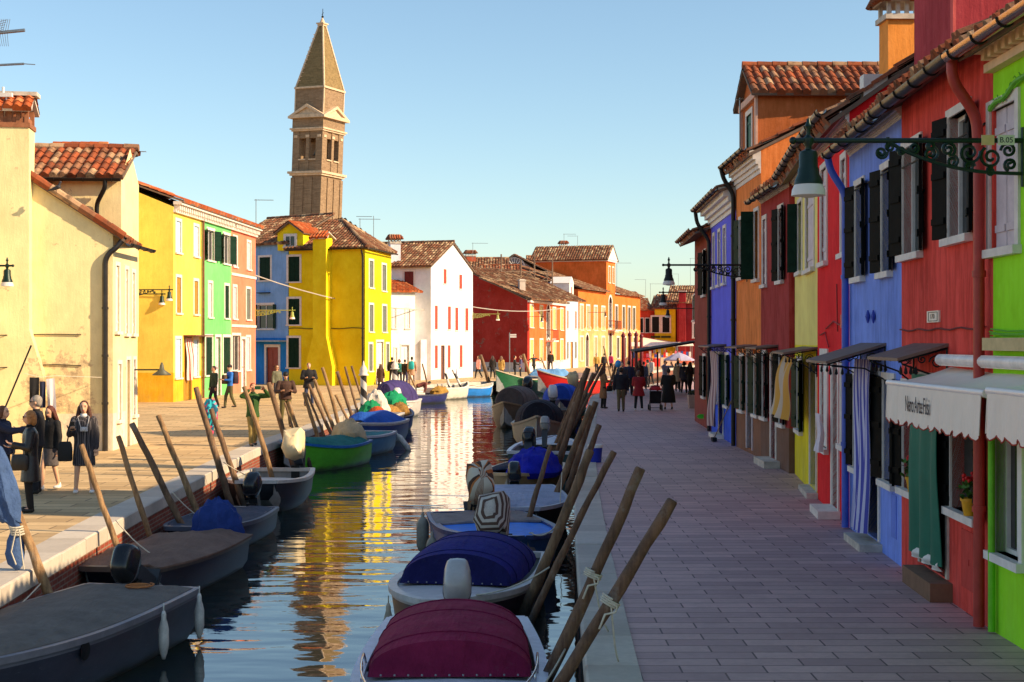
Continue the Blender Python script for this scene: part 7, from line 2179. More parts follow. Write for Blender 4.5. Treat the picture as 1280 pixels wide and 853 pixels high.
    for sh, el, wr, f, sd_ in ar:
        cap(g, sh - Vector((0, sd_ * 0.012, 0.004)), el, 0.045 * B, 0.036 * B); cap(g, el, wr - f * 0.004, 0.035 * B, 0.027 * B)
    finish(g, 'coat' if toplen < 0.45 else 'jacket', topmat or simple(top, 0.75, var=0.25, scale=10, bmp=0.35, name='coat_cloth'))
    if near or scarf:
        c = MB(); c.loft([[tr(q) for q in ering((0.004, 0, z), rr, rr * 1.1)] for z, rr in ((0.825, .04), (0.85, .036), (0.864, .033))]); finish(c, 'collar', simple(scarf or tuple(x * 0.8 for x in top), 0.9, name='collar_cloth'), rm=False)
    # shoes
    s_ = MB()
    for hip, knee, ank, st in legs:
        s_.ell(ank + Vector((0.03, 0, -0.022)), (0.072, 0.028, 0.024), 12, 6); cap(s_, ank + Vector((-0.012, 0, -0.02)), ank + Vector((-0.005, 0, 0.01)), 0.026, 0.026)
    s_.v = [(v[0], v[1], max(v[2], 0.001)) for v in s_.v]
    finish(s_, 'shoes', simple(shoes, 0.5, name='shoe'), sm=1)
    root['_T'] = 0
    del root['_T']
    return root, T, ar, tr
def bagobj(name, label, cat, T, c, size, mat, strap=None, group=None):
    p = T @ Vector(c)
    mb = MB(); n = 14
    M = T.to_3x3().normalized()
    rings = []
    for z, k in ((-0.5, 0.86), (-0.42, 1.0), (0.1, 1.0), (0.38, 0.9), (0.5, 0.7)):
        rg = []
        for i in range(n):
            a = 2 * math.pi * i / n; cc, ss = math.cos(a), math.sin(a)
            rg.append(p + M @ Vector((size[0] / 2 * k * math.copysign(abs(cc) ** .5, cc), size[1] / 2 * k * math.copysign(abs(ss) ** .5, ss), size[2] * z)))
        rings.append(rg)
    mb.loft(rings)
    if strap:
        mb.tube([T @ Vector(q) for q in strap], 0.012, 6)
    o = mb.build(name, mat, None, smooth=True, loc=p, auto=50)
    return tag(o, label, cat, group)
M_leather = simple((22, 19, 20), 0.32, var=0.2, scale=14, bmp=0.4, spec=0.5, name='black_leather')
tweed = brick_mat((44, 42, 46), (58, 54, 58), (120, 112, 112), 1.0, 0.035, 0.035, 'world', 'tweed_check', ms=0.004, stain=0.1, b=0.1)
# 1 woman in tweed dress with open cardigan
r1, T1, a1, t1 = person('young woman in a checked dark dress and long grey cardigan, looking at the camera side', 105, 617, -80, 1.70, (40, 38, 42), 0.30, 1.2, 'bare', hair=(84, 44, 26), hairs='long', arms='phone', near=True, shoes=(226, 222, 220), topmat=tweed, female=True, scarf=(226, 220, 218), head_pitch=0)
g = MB()     # cardigan: open front shell from behind
rows = []
for z, rx, ry in ((0.32, .084, .122), (0.42, .078, .115), (0.56, .070, .104), (0.68, .074, .108), (0.78, .068, .120), (0.825, .048, .08)):
    rows.append([Vector((rx * math.cos(a), ry * math.sin(a), z)) for a in [R(48 + 264 * k / 18) for k in range(19)]])
inn = [[v * 1.0 - Vector((v.x * .12, v.y * .12, 0)) for v in rg] for rg in rows]
g.loft([rg + ri[::-1] for rg, ri in zip(rows, inn)])
for sh, el, wr, f, sd_ in a1: cap(g, sh - Vector((0, sd_ * .014, .004)), el, 0.045, 0.037); cap(g, el, wr - f * 0.01, 0.036, 0.03)
g = remesh(g, 0.01, 2); g.v = [tuple(T1 @ Vector(v)) for v in g.v]; g.build('cardigan', simple((62, 58, 62), 0.95, var=0.2, scale=20, bmp=0.4, name='wool'), r1, smooth=True)
bagobj('shoulder_bag', 'flat black shoulder bag carried by the woman in the checked dress', 'bag', T1, (0.05, -0.19, 0.46), (0.09, 0.26, 0.36), simple((20, 20, 22), 0.6, name='bag_cloth'), [(0.05, -0.17, .55), (0.02, -0.15, .68), (0.06, -0.17, .74)])
mb = MB(); c_ = T1 @ Vector((0.085, 0.01, 0.70)); mb.box(c_, (0.13, 0.05, 0.08)); mb.lathe([(0.03, 0), (0.03, 0.05), (0.024, 0.055)], c_ + Vector((0, -0.02, 0)), 12, 0, Matrix.Rotation(R(90), 3, 'X'))
mb.tube([c_ + Vector((-.06, 0, .03)), T1 @ Vector((0.05, -0.06, 0.83)), T1 @ Vector((-0.03, 0, 0.87)), T1 @ Vector((0.05, 0.06, 0.83)), c_ + Vector((.06, 0, .03))], 0.006, 5)
tag(mb.build('camera', simple((206, 200, 198), 0.4, name='camera_body'), None, loc=c_), 'small white camera hanging at the chest of the woman in the checked dress', 'camera')
def phone(T, ar, i, label):
    sh, el, wr, f, sd_ = ar[i]; p = T @ (wr + f * 0.06 + Vector((0.0, 0, 0.03)))
    mb = MB(); mb.box(p, (0.075, 0.012, 0.15), 0, T.to_3x3().normalized() @ Matrix.Rotation(R(90), 3, 'Z'))
    tag(mb.build('phone', simple((20, 20, 24), 0.2, name='phone_glass'), None, loc=p), label, 'phone', 'phones held in the hand')
phone(T1, a1, 0, 'dark phone held by the woman in the checked dress')
# 2 woman in black leather coat
r2, T2, a2, t2 = person('blonde woman in a long black leather coat and sunglasses at the left', 38, 640, 200, 1.66, (22, 20, 22), 0.30, 1.3, 'trousers', (20, 18, 20), hair=(176, 116, 60), hairs='bob', arms='bag', near=True, bulk=1.12, topmat=M_leather, glasses=True, female=True, head_yaw=-10)
bagobj('handbag', 'black handbag on the forearm of the woman in the leather coat', 'bag', T2, (0.10, 0.10, 0.50), (0.28, 0.12, 0.26), M_leather, [(0.04, .10, .56), (0.06, .11, .66), (0.14, .11, .66), (0.16, .10, .56)])
# 3 grey haired man behind
person('grey haired man in black jacket and sunglasses behind the leather coat woman', 46, 617, 190, 1.80, (30, 28, 30), 0.48, 1.1, 'trousers', (30, 30, 36), hair=(150, 140, 130), hairs='short', arms='hold', near=True, bulk=1.15, glasses=True)
# 4 girl
r4, T4, a4, t4 = person('girl in black jacket and grey pleated skirt looking down at her phone', 63, 613, -110, 1.58, (22, 21, 25), 0.50, 1.08, 'skirt', (92, 84, 84), hair=(92, 42, 26), hairs='long', arms='phone', stride=0.5, near=True, shoes=(232, 228, 224), female=True, head_pitch=22)
phone(T4, a4, 0, 'phone the girl in the pleated skirt is looking at')
# 5 person at edge
person('person in a dark navy quilted jacket at the left edge holding an arm out', 0, 612, -5, 1.66, (34, 36, 58), 0.48, 1.12, 'trousers', (40, 40, 52), hair=(110, 66, 38), hairs='bob', arms='point', near=True, bulk=1.1, female=True, XY=(-8.95, 25.3))
# 6 photographing man
r6, T6, a6, t6 = person('man in a green jacket and khaki trousers holding a phone up to take a photo', 316, 558, -62, 1.68, (46, 84, 30), 0.46, 1.1, 'trousers', (150, 128, 72), hair=(140, 74, 44), hairs='short', arms='photo', near=True, stride=0.45, skin=1, bulk=1.05, scarf=(36, 60, 30))
mb = MB(); p_ = T6 @ ((a6[0][2] + a6[1][2]) / 2 + Vector((0.05, 0, 0.04))); mb.box(p_, (0.03, 0.16, 0.09), 0, T6.to_3x3().normalized())
tag(mb.build('phone', simple((20, 60, 40), 0.3, name='phone_case'), None, loc=p_), 'green phone held up by the photographing man', 'phone', 'phones held in the hand')
# 7..
person('man in a dark brown patterned jacket, olive waistcoat and black cap looking at his hands', 357, 534, -75, 1.80, (72, 46, 36), 0.50, 1.05, 'trousers', (92, 84, 48), hair=(26, 22, 22), hairs='cap', arms='hold', near=True, bulk=1.12, head_pitch=20, scarf=(100, 96, 60))
person('woman with sunglasses and grey green jacket behind the man in the brown jacket', 346, 500, -60, 1.66, (104, 104, 84), 0.48, 1.1, 'trousers', (60, 60, 70), hair=(110, 70, 44), hairs='bob', glasses=True, XY=(-11.1, 68), female=True)
r9, T9, a9, t9 = person('man in an open black coat standing above the poles in front of the lemon house', 386, 506, -75, 1.86, (22, 20, 24), 0.42, 1.2, 'trousers', (52, 62, 92), hair=(150, 110, 80), arms='hold', XY=(-8.75, 62), bulk=1.2, scarf=(80, 70, 66))
person('man in an olive green jacket walking past the mint green house', 268, 510, -140, 1.76, (50, 62, 38), 0.5, 1.05, 'trousers', (40, 32, 34), hair=(50, 30, 22), XY=(-12.5, 60.4), stride=0.5, skin=1)
rB, TB_, aB, tB = person('man with blue jacket and big rucksack walking past the mint green house', 288, 511, -150, 1.82, (40, 110, 200), 0.5, 1.08, 'trousers', (88, 84, 52), hair=(28, 26, 28), hairs='cap', XY=(-11.75, 60), stride=0.6, arms='hold')
bagobj('rucksack', 'dark rucksack worn by the man in the blue jacket', 'rucksack', TB_, (-0.12, 0, 0.70), (0.26, 0.36, 0.52), simple((60, 40, 52), 0.8, var=0.4, name='pack_cloth'))
bagobj('shoulder_bag', 'brown camouflage bag on the chest of the man in the blue jacket', 'bag', TB_, (0.13, 0, 0.66), (0.2, 0.34, 0.38), simple((84, 62, 40), 0.8, var=0.5, name='camo_cloth'))
# lemon house group
person('person with long brown hair in a brown coat at the corner of the lemon house', 476, 489, 80, 1.52, (92, 62, 46), 0.34, 1.2, 'trousers', (40, 34, 34), hair=(84, 54, 38), hairs='long', XY=(-7.3, 80), female=True)
_, Ta, _, _ = person('person in black with a black rucksack left of the turquoise rucksacks', 490, 481, 100, 1.76, (26, 24, 26), 0.48, 1.1, 'trousers', (30, 28, 30), hair=(30, 24, 24), XY=(-7.75, 93))
bagobj('rucksack', 'black rucksack on the person left of the turquoise rucksacks', 'rucksack', Ta, (-0.12, 0, 0.70), (0.24, 0.34, 0.5), M_blackcloth)
_, Ta, _, _ = person('person with brown hair under the paler turquoise rucksack', 499, 480, 80, 1.64, (70, 120, 110), 0.48, 1.1, 'trousers', (34, 34, 44), hair=(96, 50, 34), hairs='bob', XY=(-7.25, 92.6), female=True)
bagobj('rucksack', 'turquoise rucksack on the shorter of the two hikers', 'rucksack', Ta, (-0.12, 0, 0.70), (0.22, 0.3, 0.46), simple((60, 190, 180), 0.7, name='turquoise_cloth'))
person('person in black between the two turquoise rucksacks', 507, 480, 60, 1.62, (26, 24, 30), 0.46, 1.1, 'trousers', (58, 56, 96), hair=(30, 26, 26), XY=(-6.85, 92.2))
_, Ta, _, _ = person('tall person in a beige coat with a turquoise rucksack', 515, 480, 85, 1.80, (196, 150, 120), 0.34, 1.2, 'trousers', (150, 130, 120), hair=(32, 28, 28), XY=(-6.38, 91.8))
bagobj('rucksack', 'turquoise rucksack on the tall person in the beige coat', 'rucksack', Ta, (-0.12, 0, 0.70), (0.24, 0.34, 0.52), simple((40, 180, 180), 0.7, name='turquoise_cloth2'))
person('fisherman in a reddish checked shirt bending over the nets on the navy workboat', 532, 490, 10, 1.7, (120, 62, 54), 0.5, 1.1, 'trousers', (36, 40, 34), hair=(40, 34, 30), lean=75, arms='reach', XY=(-5.6, 85.6, -0.75), bulk=1.15)
# far bank walkers
G2 = 'strollers on the far bank'
person('woman in a pale pink coat and black leggings walking by the white house corner', 598, 474, -150, 1.7, (232, 160, 150), 0.40, 1.15, 'trousers', (28, 26, 30), hair=(50, 34, 28), hairs='long', XY=(-2.5, 108), stride=0.8, female=True, group=G2)
_, Ta, _, _ = person('woman in black coat with a bag in front of the dark red wall', 616, 474, 90, 1.7, (34, 28, 28), 0.36, 1.2, 'trousers', (26, 24, 28), hair=(60, 36, 28), hairs='long', XY=(-1.45, 108), female=True, group=G2)
bagobj('handbag', 'dark bag beside the woman in black at the dark red wall', 'bag', Ta, (0, 0.2, 0.45), (0.3, 0.14, 0.3), M_leather)
person('woman in a mustard coat in front of the dark red wall', 626.5, 474, 70, 1.68, (196, 156, 84), 0.36, 1.2, 'trousers', (90, 70, 50), hair=(110, 74, 50), hairs='long', XY=(-0.8, 108), female=True, group=G2)
person('person in black pushing along at the dark red wall, left of a close pair', 643, 475, 0, 1.72, (30, 28, 32), 0.4, 1.2, 'trousers', (24, 24, 28), hair=(40, 30, 26), XY=(0.2, 106.5), arms='push', group=G2)
person('person in purple grey jacket at the dark red wall, right of a close pair', 649, 475, 180, 1.74, (80, 74, 110), 0.46, 1.15, 'trousers', (40, 36, 44), hair=(120, 80, 60), XY=(0.65, 106.8), group=G2)
person('person with outstretched arms in front of the orange house', 666, 467, -60, 1.68, (34, 34, 36), 0.4, 1.2, 'trousers', (30, 28, 30), hair=(40, 32, 28), arms='out', XY=(1.85, 122), stride=0.7, group=G2)
person('person in black standing by the arched door of the orange house', 688, 463, 90, 1.85, (26, 24, 26), 0.4, 1.15, 'trousers', (24, 24, 26), hair=(30, 26, 24), XY=(3.65, 136), group=G2)
# right quay
r_, T_, a_2, t_2 = person('woman in a long tan coat standing among the leaning poles', 748, 511, 20, 1.74, (132, 92, 58), 0.24, 1.35, 'trousers', (26, 24, 26), hair=(74, 40, 28), hairs='long', arms='hold', XY=(3.78, 59.7), female=True, scarf=(150, 110, 70))
bagobj('shoulder_bag', 'dark shoulder bag of the woman in the tan coat', 'bag', T_, (0.12, -0.1, 0.48), (0.26, 0.1, 0.24), M_leather, [(0.1, -.1, .55), (0.03, -.1, .8), (-.05, -.08, .8)])
person('man in a dark navy sweater and khaki trousers walking away', 776, 515, 88, 1.76, (20, 20, 32), 0.5, 1.05, 'trousers', (104, 92, 66), hair=(30, 24, 22), XY=(4.3, 56.8), stride=0.35, bulk=1.15)
person('man in a navy checked shirt walking beyond the navy sweater man', 784, 497, 95, 1.78, (44, 48, 76), 0.5, 1.05, 'trousers', (30, 30, 38), hair=(30, 26, 26), XY=(6.0, 74), bulk=1.05)
person('woman in a red coat with white trainers beside the pushchair', 800, 513, 85, 1.62, (150, 22, 34), 0.36, 1.35, 'trousers', (26, 30, 34), hair=(90, 62, 52), hairs='bob', XY=(5.1, 58), arms='push', shoes=(226, 222, 222), female=True, bulk=1.2)
person('broad woman in a long black dress right of the pushchair', 836, 512, 92, 1.68, (14, 13, 15), 0.17, 1.35, 'bare', hair=(26, 22, 22), hairs='bun', XY=(6.38, 58.7), arms='push', female=True, bulk=1.35)
person('person in a pale blue jacket beyond the black dress woman', 832, 489, -60, 1.72, (170, 180, 206), 0.46, 1.1, 'trousers', (40, 40, 50), hair=(30, 26, 26), XY=(8.5, 80), arms='photo')
person('woman in a beige coat walking under the cafe awning', 848, 490, 80, 1.70, (176, 156, 140), 0.34, 1.3, 'trousers', (30, 28, 34), hair=(60, 44, 38), XY=(9.1, 79), stride=0.5, female=True)
person('woman in a dark blue jacket with boots, left of a close pair near the planter', 856, 492, 70, 1.72, (32, 34, 60), 0.42, 1.15, 'trousers', (30, 24, 26), hair=(36, 28, 28), hairs='bob', XY=(9.2, 77), stride=0.5, female=True)
person('person in black with a bag, right of a close pair near the planter', 863, 492, 110, 1.7, (24, 20, 26), 0.40, 1.2, 'trousers', (26, 22, 26), hair=(30, 24, 26), hairs='long', XY=(9.4, 76), stride=0.6, arms='bag', female=True)
person('tall person in black in the shade by the wall near the planter', 869, 495, 180, 1.86, (18, 17, 20), 0.40, 1.15, 'trousers', (20, 19, 22), hair=(24, 20, 20), XY=(9.15, 71.5))
person('brown haired woman passing behind the red coat woman', 797, 490, 100, 1.76, (60, 46, 44), 0.4, 1.2, 'trousers', (40, 34, 40), hair=(104, 74, 54), hairs='long', XY=(6.9, 78), female=True)
for i, (x_, y_, c_, l_) in enumerate(((9.0, 131, (220, 60, 110), 'distant person in bright pink in front of the orange palazzo'), (8.2, 128, (40, 34, 36), 'distant person in black left of the one in pink'), (12.6, 152, (200, 190, 180), 'distant person in pale clothes by the market stalls'), (13.6, 158, (60, 60, 90), 'distant person in dark blue by the market stalls'), (7.4, 126, (180, 140, 60), 'distant person in a yellow top left of the one in black'))):
    person(l_, 0, 0, 40 + 60 * i, 1.7, c_, 0.46, 1.1, 'trousers', (40, 36, 40), hair=(50, 36, 30), XY=(x_, y_), group=G2, stride=0.3)
for i, (x_, y_, c_, l_) in enumerate(((7.6, 83, (60, 70, 90), 'person in slate blue in the crowd under the dark cafe awning'), (7.0, 80, (120, 40, 40), 'person in dark red in the crowd under the dark cafe awning'), (8.1, 86, (90, 80, 70), 'person in brown grey in the crowd under the dark cafe awning'), (8.9, 92, (200, 196, 190), 'person in white beyond the dark cafe awning'), (5.35, 70, (46, 40, 48), 'person in charcoal between the balloon and the red coat'), (9.7, 84, (30, 40, 60), 'person in midnight blue beside the lilac parasol'))):
    person(l_, 0, 0, 60 + 50 * i, 1.62 + .04 * i, c_, 0.44, 1.1, 'trousers', (36, 34, 40), hair=((50, 36, 30), (90, 60, 40))[i % 2], hairs=('short', 'bob')[i % 2], XY=(x_, y_), group='crowd at the cafe', stride=0.35)
# ---------------------------------------------------------------- lamps, awnings, small things
def scroll(c, r, turns, ex, ey, start=0, n=26, dirn=1):
    return [c + (ex * math.cos(start + dirn * 2 * math.pi * turns * i / n) + ey * math.sin(start + dirn * 2 * math.pi * turns * i / n)) * r * (1 - 0.8 * i / n) for i in range(n + 1)]
M_lglass = simple((226, 216, 206), 0.25, var=0.05, bmp=0, name='lamp_glass')
def bracket_lamp(wall, d, L, label, mat=None, ornate=True, sc=1.0, flip=False, plates=False):
    """wall: point on the wall, d: horizontal unit vector out, L: arm length"""
    wall = Vector(wall); d = Vector(d).normalized(); z = Vector((0, 0, 1)); mat = mat or M_greeniron
    root = empty('street_lamp', wall, label, 'street lamp', 'bracket lamps on the house walls')
    tip = wall + d * L
    mb = MB(); mb.tube([wall, tip + d * 0.12], 0.024 * sc, 8); mb.ell(tip + d * 0.14, 0.035 * sc, 8, 6); mb.ell(tip, 0.04 * sc, 8, 6)
    if ornate:
        # lower curved stay and scrolls
        P = [wall - z * 0.30 * sc + d * 0.02]
        for i in range(1, 13):
            t_ = i / 12; P.append(wall + d * (0.02 + L * 0.62 * t_) - z * (0.30 * (1 - t_) ** 0.7 + 0.06 * math.sin(math.pi * t_)) * sc)
        P.append(P[-1] + z * 0.03)
        mb.tube(P, 0.017 * sc, 6)
        mb.tube([wall + z * 0.12, wall - z * 0.42 * sc], 0.022 * sc, 6)
        for (t_, zz, r_, dr, st) in ((0.07, -0.09, .07, 1, 0), (0.06, -0.22, .06, 1, 5), (0.15, -0.15, .10, -1, 1), (0.15, -0.28, .04, -1, 2), (0.25, -0.11, .10, 1, 3), (0.25, -0.24, .05, -1, 3), (0.33, -0.19, .06, 1, 1), (0.35, -0.08, .07, -1, 4), (0.43, -0.12, .07, 1, 2), (0.43, -0.05, .04, 1, 5), (0.51, -0.07, .055, -1, 0), (0.57, -0.10, .04, 1, 0), (0.62, -0.06, .045, -1, 3), (0.66, -0.11, .055, 1, 3)):
            mb.tube(scroll(wall + d * (L * t_) + z * zz * sc, r_ * sc, 1.6, d, z, st, 22, dr), 0.015 * sc, 5)
    mb.build('arm', mat, root, smooth=True, auto=50)
    hd = MB(); M = None
    hd.lathe([(0.012, 0.20), (0.02, 0.16), (0.035, 0.13), (0.018, 0.10), (0.02, 0.05), (0.05, 0.02), (0.05, -0.02), (0.03, -0.05), (0.03, -0.08), (0.075, -0.10), (0.085, -0.13), (0.085, -0.24), (0.095, -0.26), (0.10, -0.31), (0.125, -0.36), (0.13, -0.40)] if sc else [], tip - z * 0.0, 18)
    h = hd.build('lamp_shade', mat, root, smooth=True, auto=40)
    gl = MB(); gl.lathe([(0.127, -0.401), (0.15, -0.45), (0.155, -0.50), (0.10, -0.505), (0.03, -0.52)], tip, 18)
    gl.build('diffuser', M_lglass, root, smooth=True, auto=40)
    if plates:
        for (t_, w_, tx, col) in ((0.17, 0.115, None, (226, 190, 140)), (0.085, 0.15, 'B.05', (232, 226, 214))):
            c = wall + d * (L * t_) + z * 0.0 + Vector((0, -0.032, 0))
            b = MB(); b.box(c, (w_, 0.012, 0.09)); pl = b.build('plate', simple(col, 0.5, name='plate_enamel'), root)
            if tx: text_obj(tx, 0.07, simple((24, 20, 44), 0.5, name='plate_ink'), Matrix.Translation(c + Vector((0, -0.0075, -0.002))) @ Matrix.Rotation(R(90), 4, 'X'), pl)
    return root
X0 = Vector((-1, 0, 0))
bracket_lamp(limeF.P(limeF.upx(1279), 0.0, 4.62), X0, 1.95, 'big green bracket lamp with number plates on the lime green house', plates=True, sc=1.0)
bracket_lamp(oraF.P(oraF.upx(934), 0.0, 4.72), X0, 1.98, 'black bracket lamp on the weathered orange house', mat=M_iron)
bracket_lamp((7.65, 56.2, 4.7), X0, 1.75, 'smaller bracket lamp further down the right row', mat=M_iron, ornate=False)
bracket_lamp((10.4, 79.5, 4.6), X0, 1.8, 'third dark bracket lamp far down the right row', mat=M_iron, ornate=False)
neigh = house('cream house beyond the left edge of the view', [(-17, 33.8), (-14.25, 33.8), (-14.25, 35.6), (-17, 35.6)], 6.5, CREAM)
bracket_lamp((-14.25, 34.8, 4.62), (1, 0, 0), 2.05, 'green bracket lamp in front of the cream chimney at the left edge', ornate=False)
bracket_lamp((-17.3, 64.5, 5.1), (1, 0, 0), 1.95 + 0.0, 'green bracket lamp over the alley, nearer and higher of the two', ornate=True, sc=1.0)
bracket_lamp((-17.0, 69.0 - 3.2, 4.95), (1, 0, 0), 1.0, 'green bracket lamp over the alley, shorter of the two', ornate=False)
s = MB(); s.box((-17.25, 64.9, 2.6), (0.16, 0.16, 5.4)); tag(s.build('post', wood((70, 56, 44), (94, 76, 60), 'dark_post'), None, loc=(-17.25, 64.9, 0)), 'dark timber post carrying the alley lamps beside the mustard house', 'post')
bracket_lamp(pfs[0].P(pfs[0].L - 0.05, 0.0, 4.55), (1, 0, 0), 2.1, 'pale green bracket lamp at the end of the salmon pink house', mat=simple((150, 160, 70), 0.5, name='mossy_iron'))
bracket_lamp((-3.0, 111.8, 4.9), (1, 0, 0), 1.9, 'bracket lamp at the corner of the white gabled house', mat=simple((150, 150, 80), 0.5, name='mossy_iron'))
bracket_lamp((1.5, 130.2, 5.0), (0.9, -0.4, 0), 1.3, 'bracket lamp on the dark red corner of the orange house', mat=M_iron, ornate=False)
bracket_lamp(ofs[0].P(ofs[0].upx(735), 0, 5.9), (0.9, -0.4, 0), 2.0, 'bracket lamp on the long orange palazzo', mat=M_iron, ornate=False)
# dish lamp on the cream side wall
wl_root = empty('wall_lamp', fB.P(1.9, 0, 3.0) * 1.0, 'small dark dish lamp on the cream house corner', 'wall lamp')
s = MB(); p = fB.P(2.3, 0, 2.02); s.tube([p, p + Vector((0.75, 0, 0))], 0.02, 6); s.build('arm', M_iron, wl_root)
s = MB(); s.lathe([(0.02, 0.2), (0.05, 0.12), (0.07, 0.0), (0.26, -0.13), (0.24, -0.15)], p + Vector((0.75, 0, 0)), 16); s.build('lamp_shade', simple((84, 84, 70), 0.5, name='enamel'), wl_root, smooth=True)

# ---- awnings on the red and lime houses
M_awn = simple((246, 226, 208), 0.85, var=0.05, scale=3, bmp=0.12, name='awning_cloth', src='world')
M_edge = simple((170, 60, 40), 0.8, name='red_piping')
def awning(label, ya, yb, xw, xo, zw, zo, drop, nsc, text=None, left_return=True):
    """ya near end, yb far end (greater y)"""
    root = empty('awning', (xw, (ya + yb) / 2, zw), label, 'awning', 'cream awnings with scalloped valances')
    t = 0.015
    top = MB(); n = 12; vs = []
    for i in range(n + 1):
        y = ya + (yb - ya) * i / n
        for j in range(7):
            a = j / 6; x = xw + (xo - xw) * a; z = zw + (zo - zw) * a - 0.035 * math.sin(math.pi * a) * (0.6 + 0.4 * math.sin(i * 1.3))
            vs.append(Vector((x, y, z)))
    m = 7; k = len(vs); lo = [v - Vector((0, 0, t)) for v in vs]
    fs = [(i * m + j, (i + 1) * m + j, (i + 1) * m + j + 1, i * m + j + 1) for i in range(n) for j in range(m - 1)]
    top.add(vs + lo, fs + [tuple(k + q for q in f[::-1]) for f in fs] + [(q, q + 1, k + q + 1, k + q) for q in range(m - 1)] + [(n * m + q, k + n * m + q, k + n * m + q + 1, n * m + q + 1) for q in range(m - 1)])
    top.build('cloth_top', M_awn, root, smooth=True, auto=40)
    br = MB(); br.tube([(xo, ya - 0.02, zo), (xo, yb + 0.02, zo)], 0.036, 14)
    br.build('front_bar', simple((240, 226, 220), 0.3, var=0.04, name='bar_paint'), root, smooth=True, auto=50)
    # valance with scallops and slight folds
    v = MB(); e = MB(); N = nsc * 8; pts_t = []; pts_b = []
    for i in range(N + 1):
        y = ya + 0.03 + (yb - ya - 0.06) * i / N; ph = (i % 8) / 8
        dz = 0.05 * math.sin(math.pi * (ph if i % 8 or i == 0 else 0)) if True else 0
        xx = 0.012 * math.sin(i * 0.55) + 0.006 * math.sin(i * 1.7)
        pts_t.append(Vector((xo - 0.03, y, zo - 0.02))); pts_b.append(Vector((xo - 0.045 + xx, y, zo - drop - dz)))
    mids = [a.lerp(b, .5) for a, b in zip(pts_t, pts_b)]
    v.loft([pts_t, mids, pts_b], closed=False); bk = [[q + Vector((0.006, 0, 0)) for q in r_] for r_ in (pts_b, mids, pts_t)]
    v.loft(bk, closed=False)
    vo = v.build('valance', M_awn, root, smooth=False)
    e.tube(pts_b, 0.007, 5); e.build('piping', M_edge, vo, smooth=True)
    if left_return:
        s = MB(); a = [Vector((xo - 0.03, yb - 0.02, zo - 0.02)), Vector((xo - 0.045, yb - 0.02, zo - drop)), Vector(((xo + xw) / 2, yb - 0.02, (zw + zo) / 2 - drop * 1.05)), Vector((xw - 0.02, yb - 0.02, zw - drop * 0.95)), Vector((xw - 0.02, yb - 0.02, zw - 0.03))]
        b = [q - Vector((0, 0.008, 0)) for q in a]
        s.add(a + b, [(0, 1, 2, 3, 4), (9, 8, 7, 6, 5)] + [(i, (i + 1) % 5, 5 + (i + 1) % 5, 5 + i) for i in range(5)]); s.build('side_flap', M_awn, root)
    s = MB()
    for y in (ya + 0.25, yb - 0.25): s.tube([(xw, y, zw - 0.35), ((xw + xo) / 2 - .05, y + .12, (zw + zo) / 2 - .16), (xo + .03, y, zo - 0.02)], 0.018, 6)
    s.build('folding_arm', M_white, root)
    if text:
        tm = simple((58, 44, 44), 0.9, name='printed_letters')
        M = Matrix.Translation((xo - 0.056, ya + (yb - ya) * 0.60, zo - drop * 0.52)) @ Matrix.Rotation(R(-90), 4, 'Z') @ Matrix.Rotation(R(90), 4, 'X')
        text_obj(text, 0.23, tm, M, vo, sx=0.6, extrude=0.001)
    return root
awning('cream awning lettered in dark script over the red house door', 12.35, 15.5, 4.72, 4.06, 2.52, 2.35, 0.37, 12, 'Nero Arte Fusi')
awning('second cream awning at the right edge over the lime green house', 8.7, 12.15, 4.66, 4.03, 2.54, 2.38, 0.36, 13, None)
s = MB(); s.tube([(4.56, 9.0, 2.60), (4.58, 15.4, 2.60)], 0.06, 14); s.box((4.60, 12.2, 2.60), (0.1, 6.3, 0.12)); tag(s.build('awning_box', simple((236, 222, 216), 0.4, name='box_paint'), None, smooth=True, loc=(4.6, 12, 2.6), auto=50), 'long white rolled awning housing on the wall above both awnings', 'awning housing')
s = MB(); s.box((4.60, 13.2, 2.77), (0.16, 1.3, 0.12)); tag(s.build('stone_lintel', simple((206, 180, 130), 0.8, name='lintel_stone'), None, loc=(4.6, 13.2, 2.77)), 'sandy stone lintel resting above the awning housing on the lime green house', 'lintel')
# green tangle of cable brackets above the awnings
cb_ = empty('cable_bracket', limeF.P(limeF.L - 0.2, 0.05, 2.95), 'lime painted bracket with bundled cables at the red and lime corner', 'cable bracket')
s = MB(); rnd = random.Random(5); lm = simple((100, 176, 40), 0.6, name='lime_paint')
for k in range(4):
    z0_ = 2.84 + 0.025 * k; s.tube([limeF.P(limeF.L - 0.05, 0.03 + 0.02 * rnd.random(), z0_), limeF.P(limeF.L - 0.6, 0.05 + 0.06 * rnd.random(), z0_ - rnd.uniform(0.0, 0.05)), limeF.P(limeF.L - 1.4, 0.03, z0_ - 0.03 * rnd.random())], 0.009, 5)
s.build('cables', lm, cb_)
s = MB(); P = [limeF.P(limeF.L - 0.05 - 0.1 * k, 0.05, 5.02 + 0.018 * k + 0.02 * math.sin(k * 1.1)) for k in range(24)]
s.tube(P, 0.022, 6)
for k in range(12): s.tube(scroll(P[k] + Vector((0, 0, 0.01)), 0.05, 1, limeF.n.to_3d() if False else Vector((0, 1, 0)), Vector((0, 0, 1)), k, 8), 0.006, 4)
tag(s.build('cable_duct', lm, None, loc=P[0]), 'lime painted cable bundle running under the eaves of the lime green house', 'cable')
s = MB(); P = [redF.P(redF.L * k / 18, 0.02, 4.93 + 0.006 * math.sin(k * 2)) for k in range(1, 19)]; s.tube(P, 0.012, 5)
P2_ = [blueF.P(blueF.L * k / 18, 0.02, 5.0) for k in range(19)]; s.tube([P[-1]] + P2_, 0.012, 5)
tag(s.build('cable', M_cable, None, loc=P[0]), 'thin dark cable running under the gutters of the red and blue houses', 'cable')
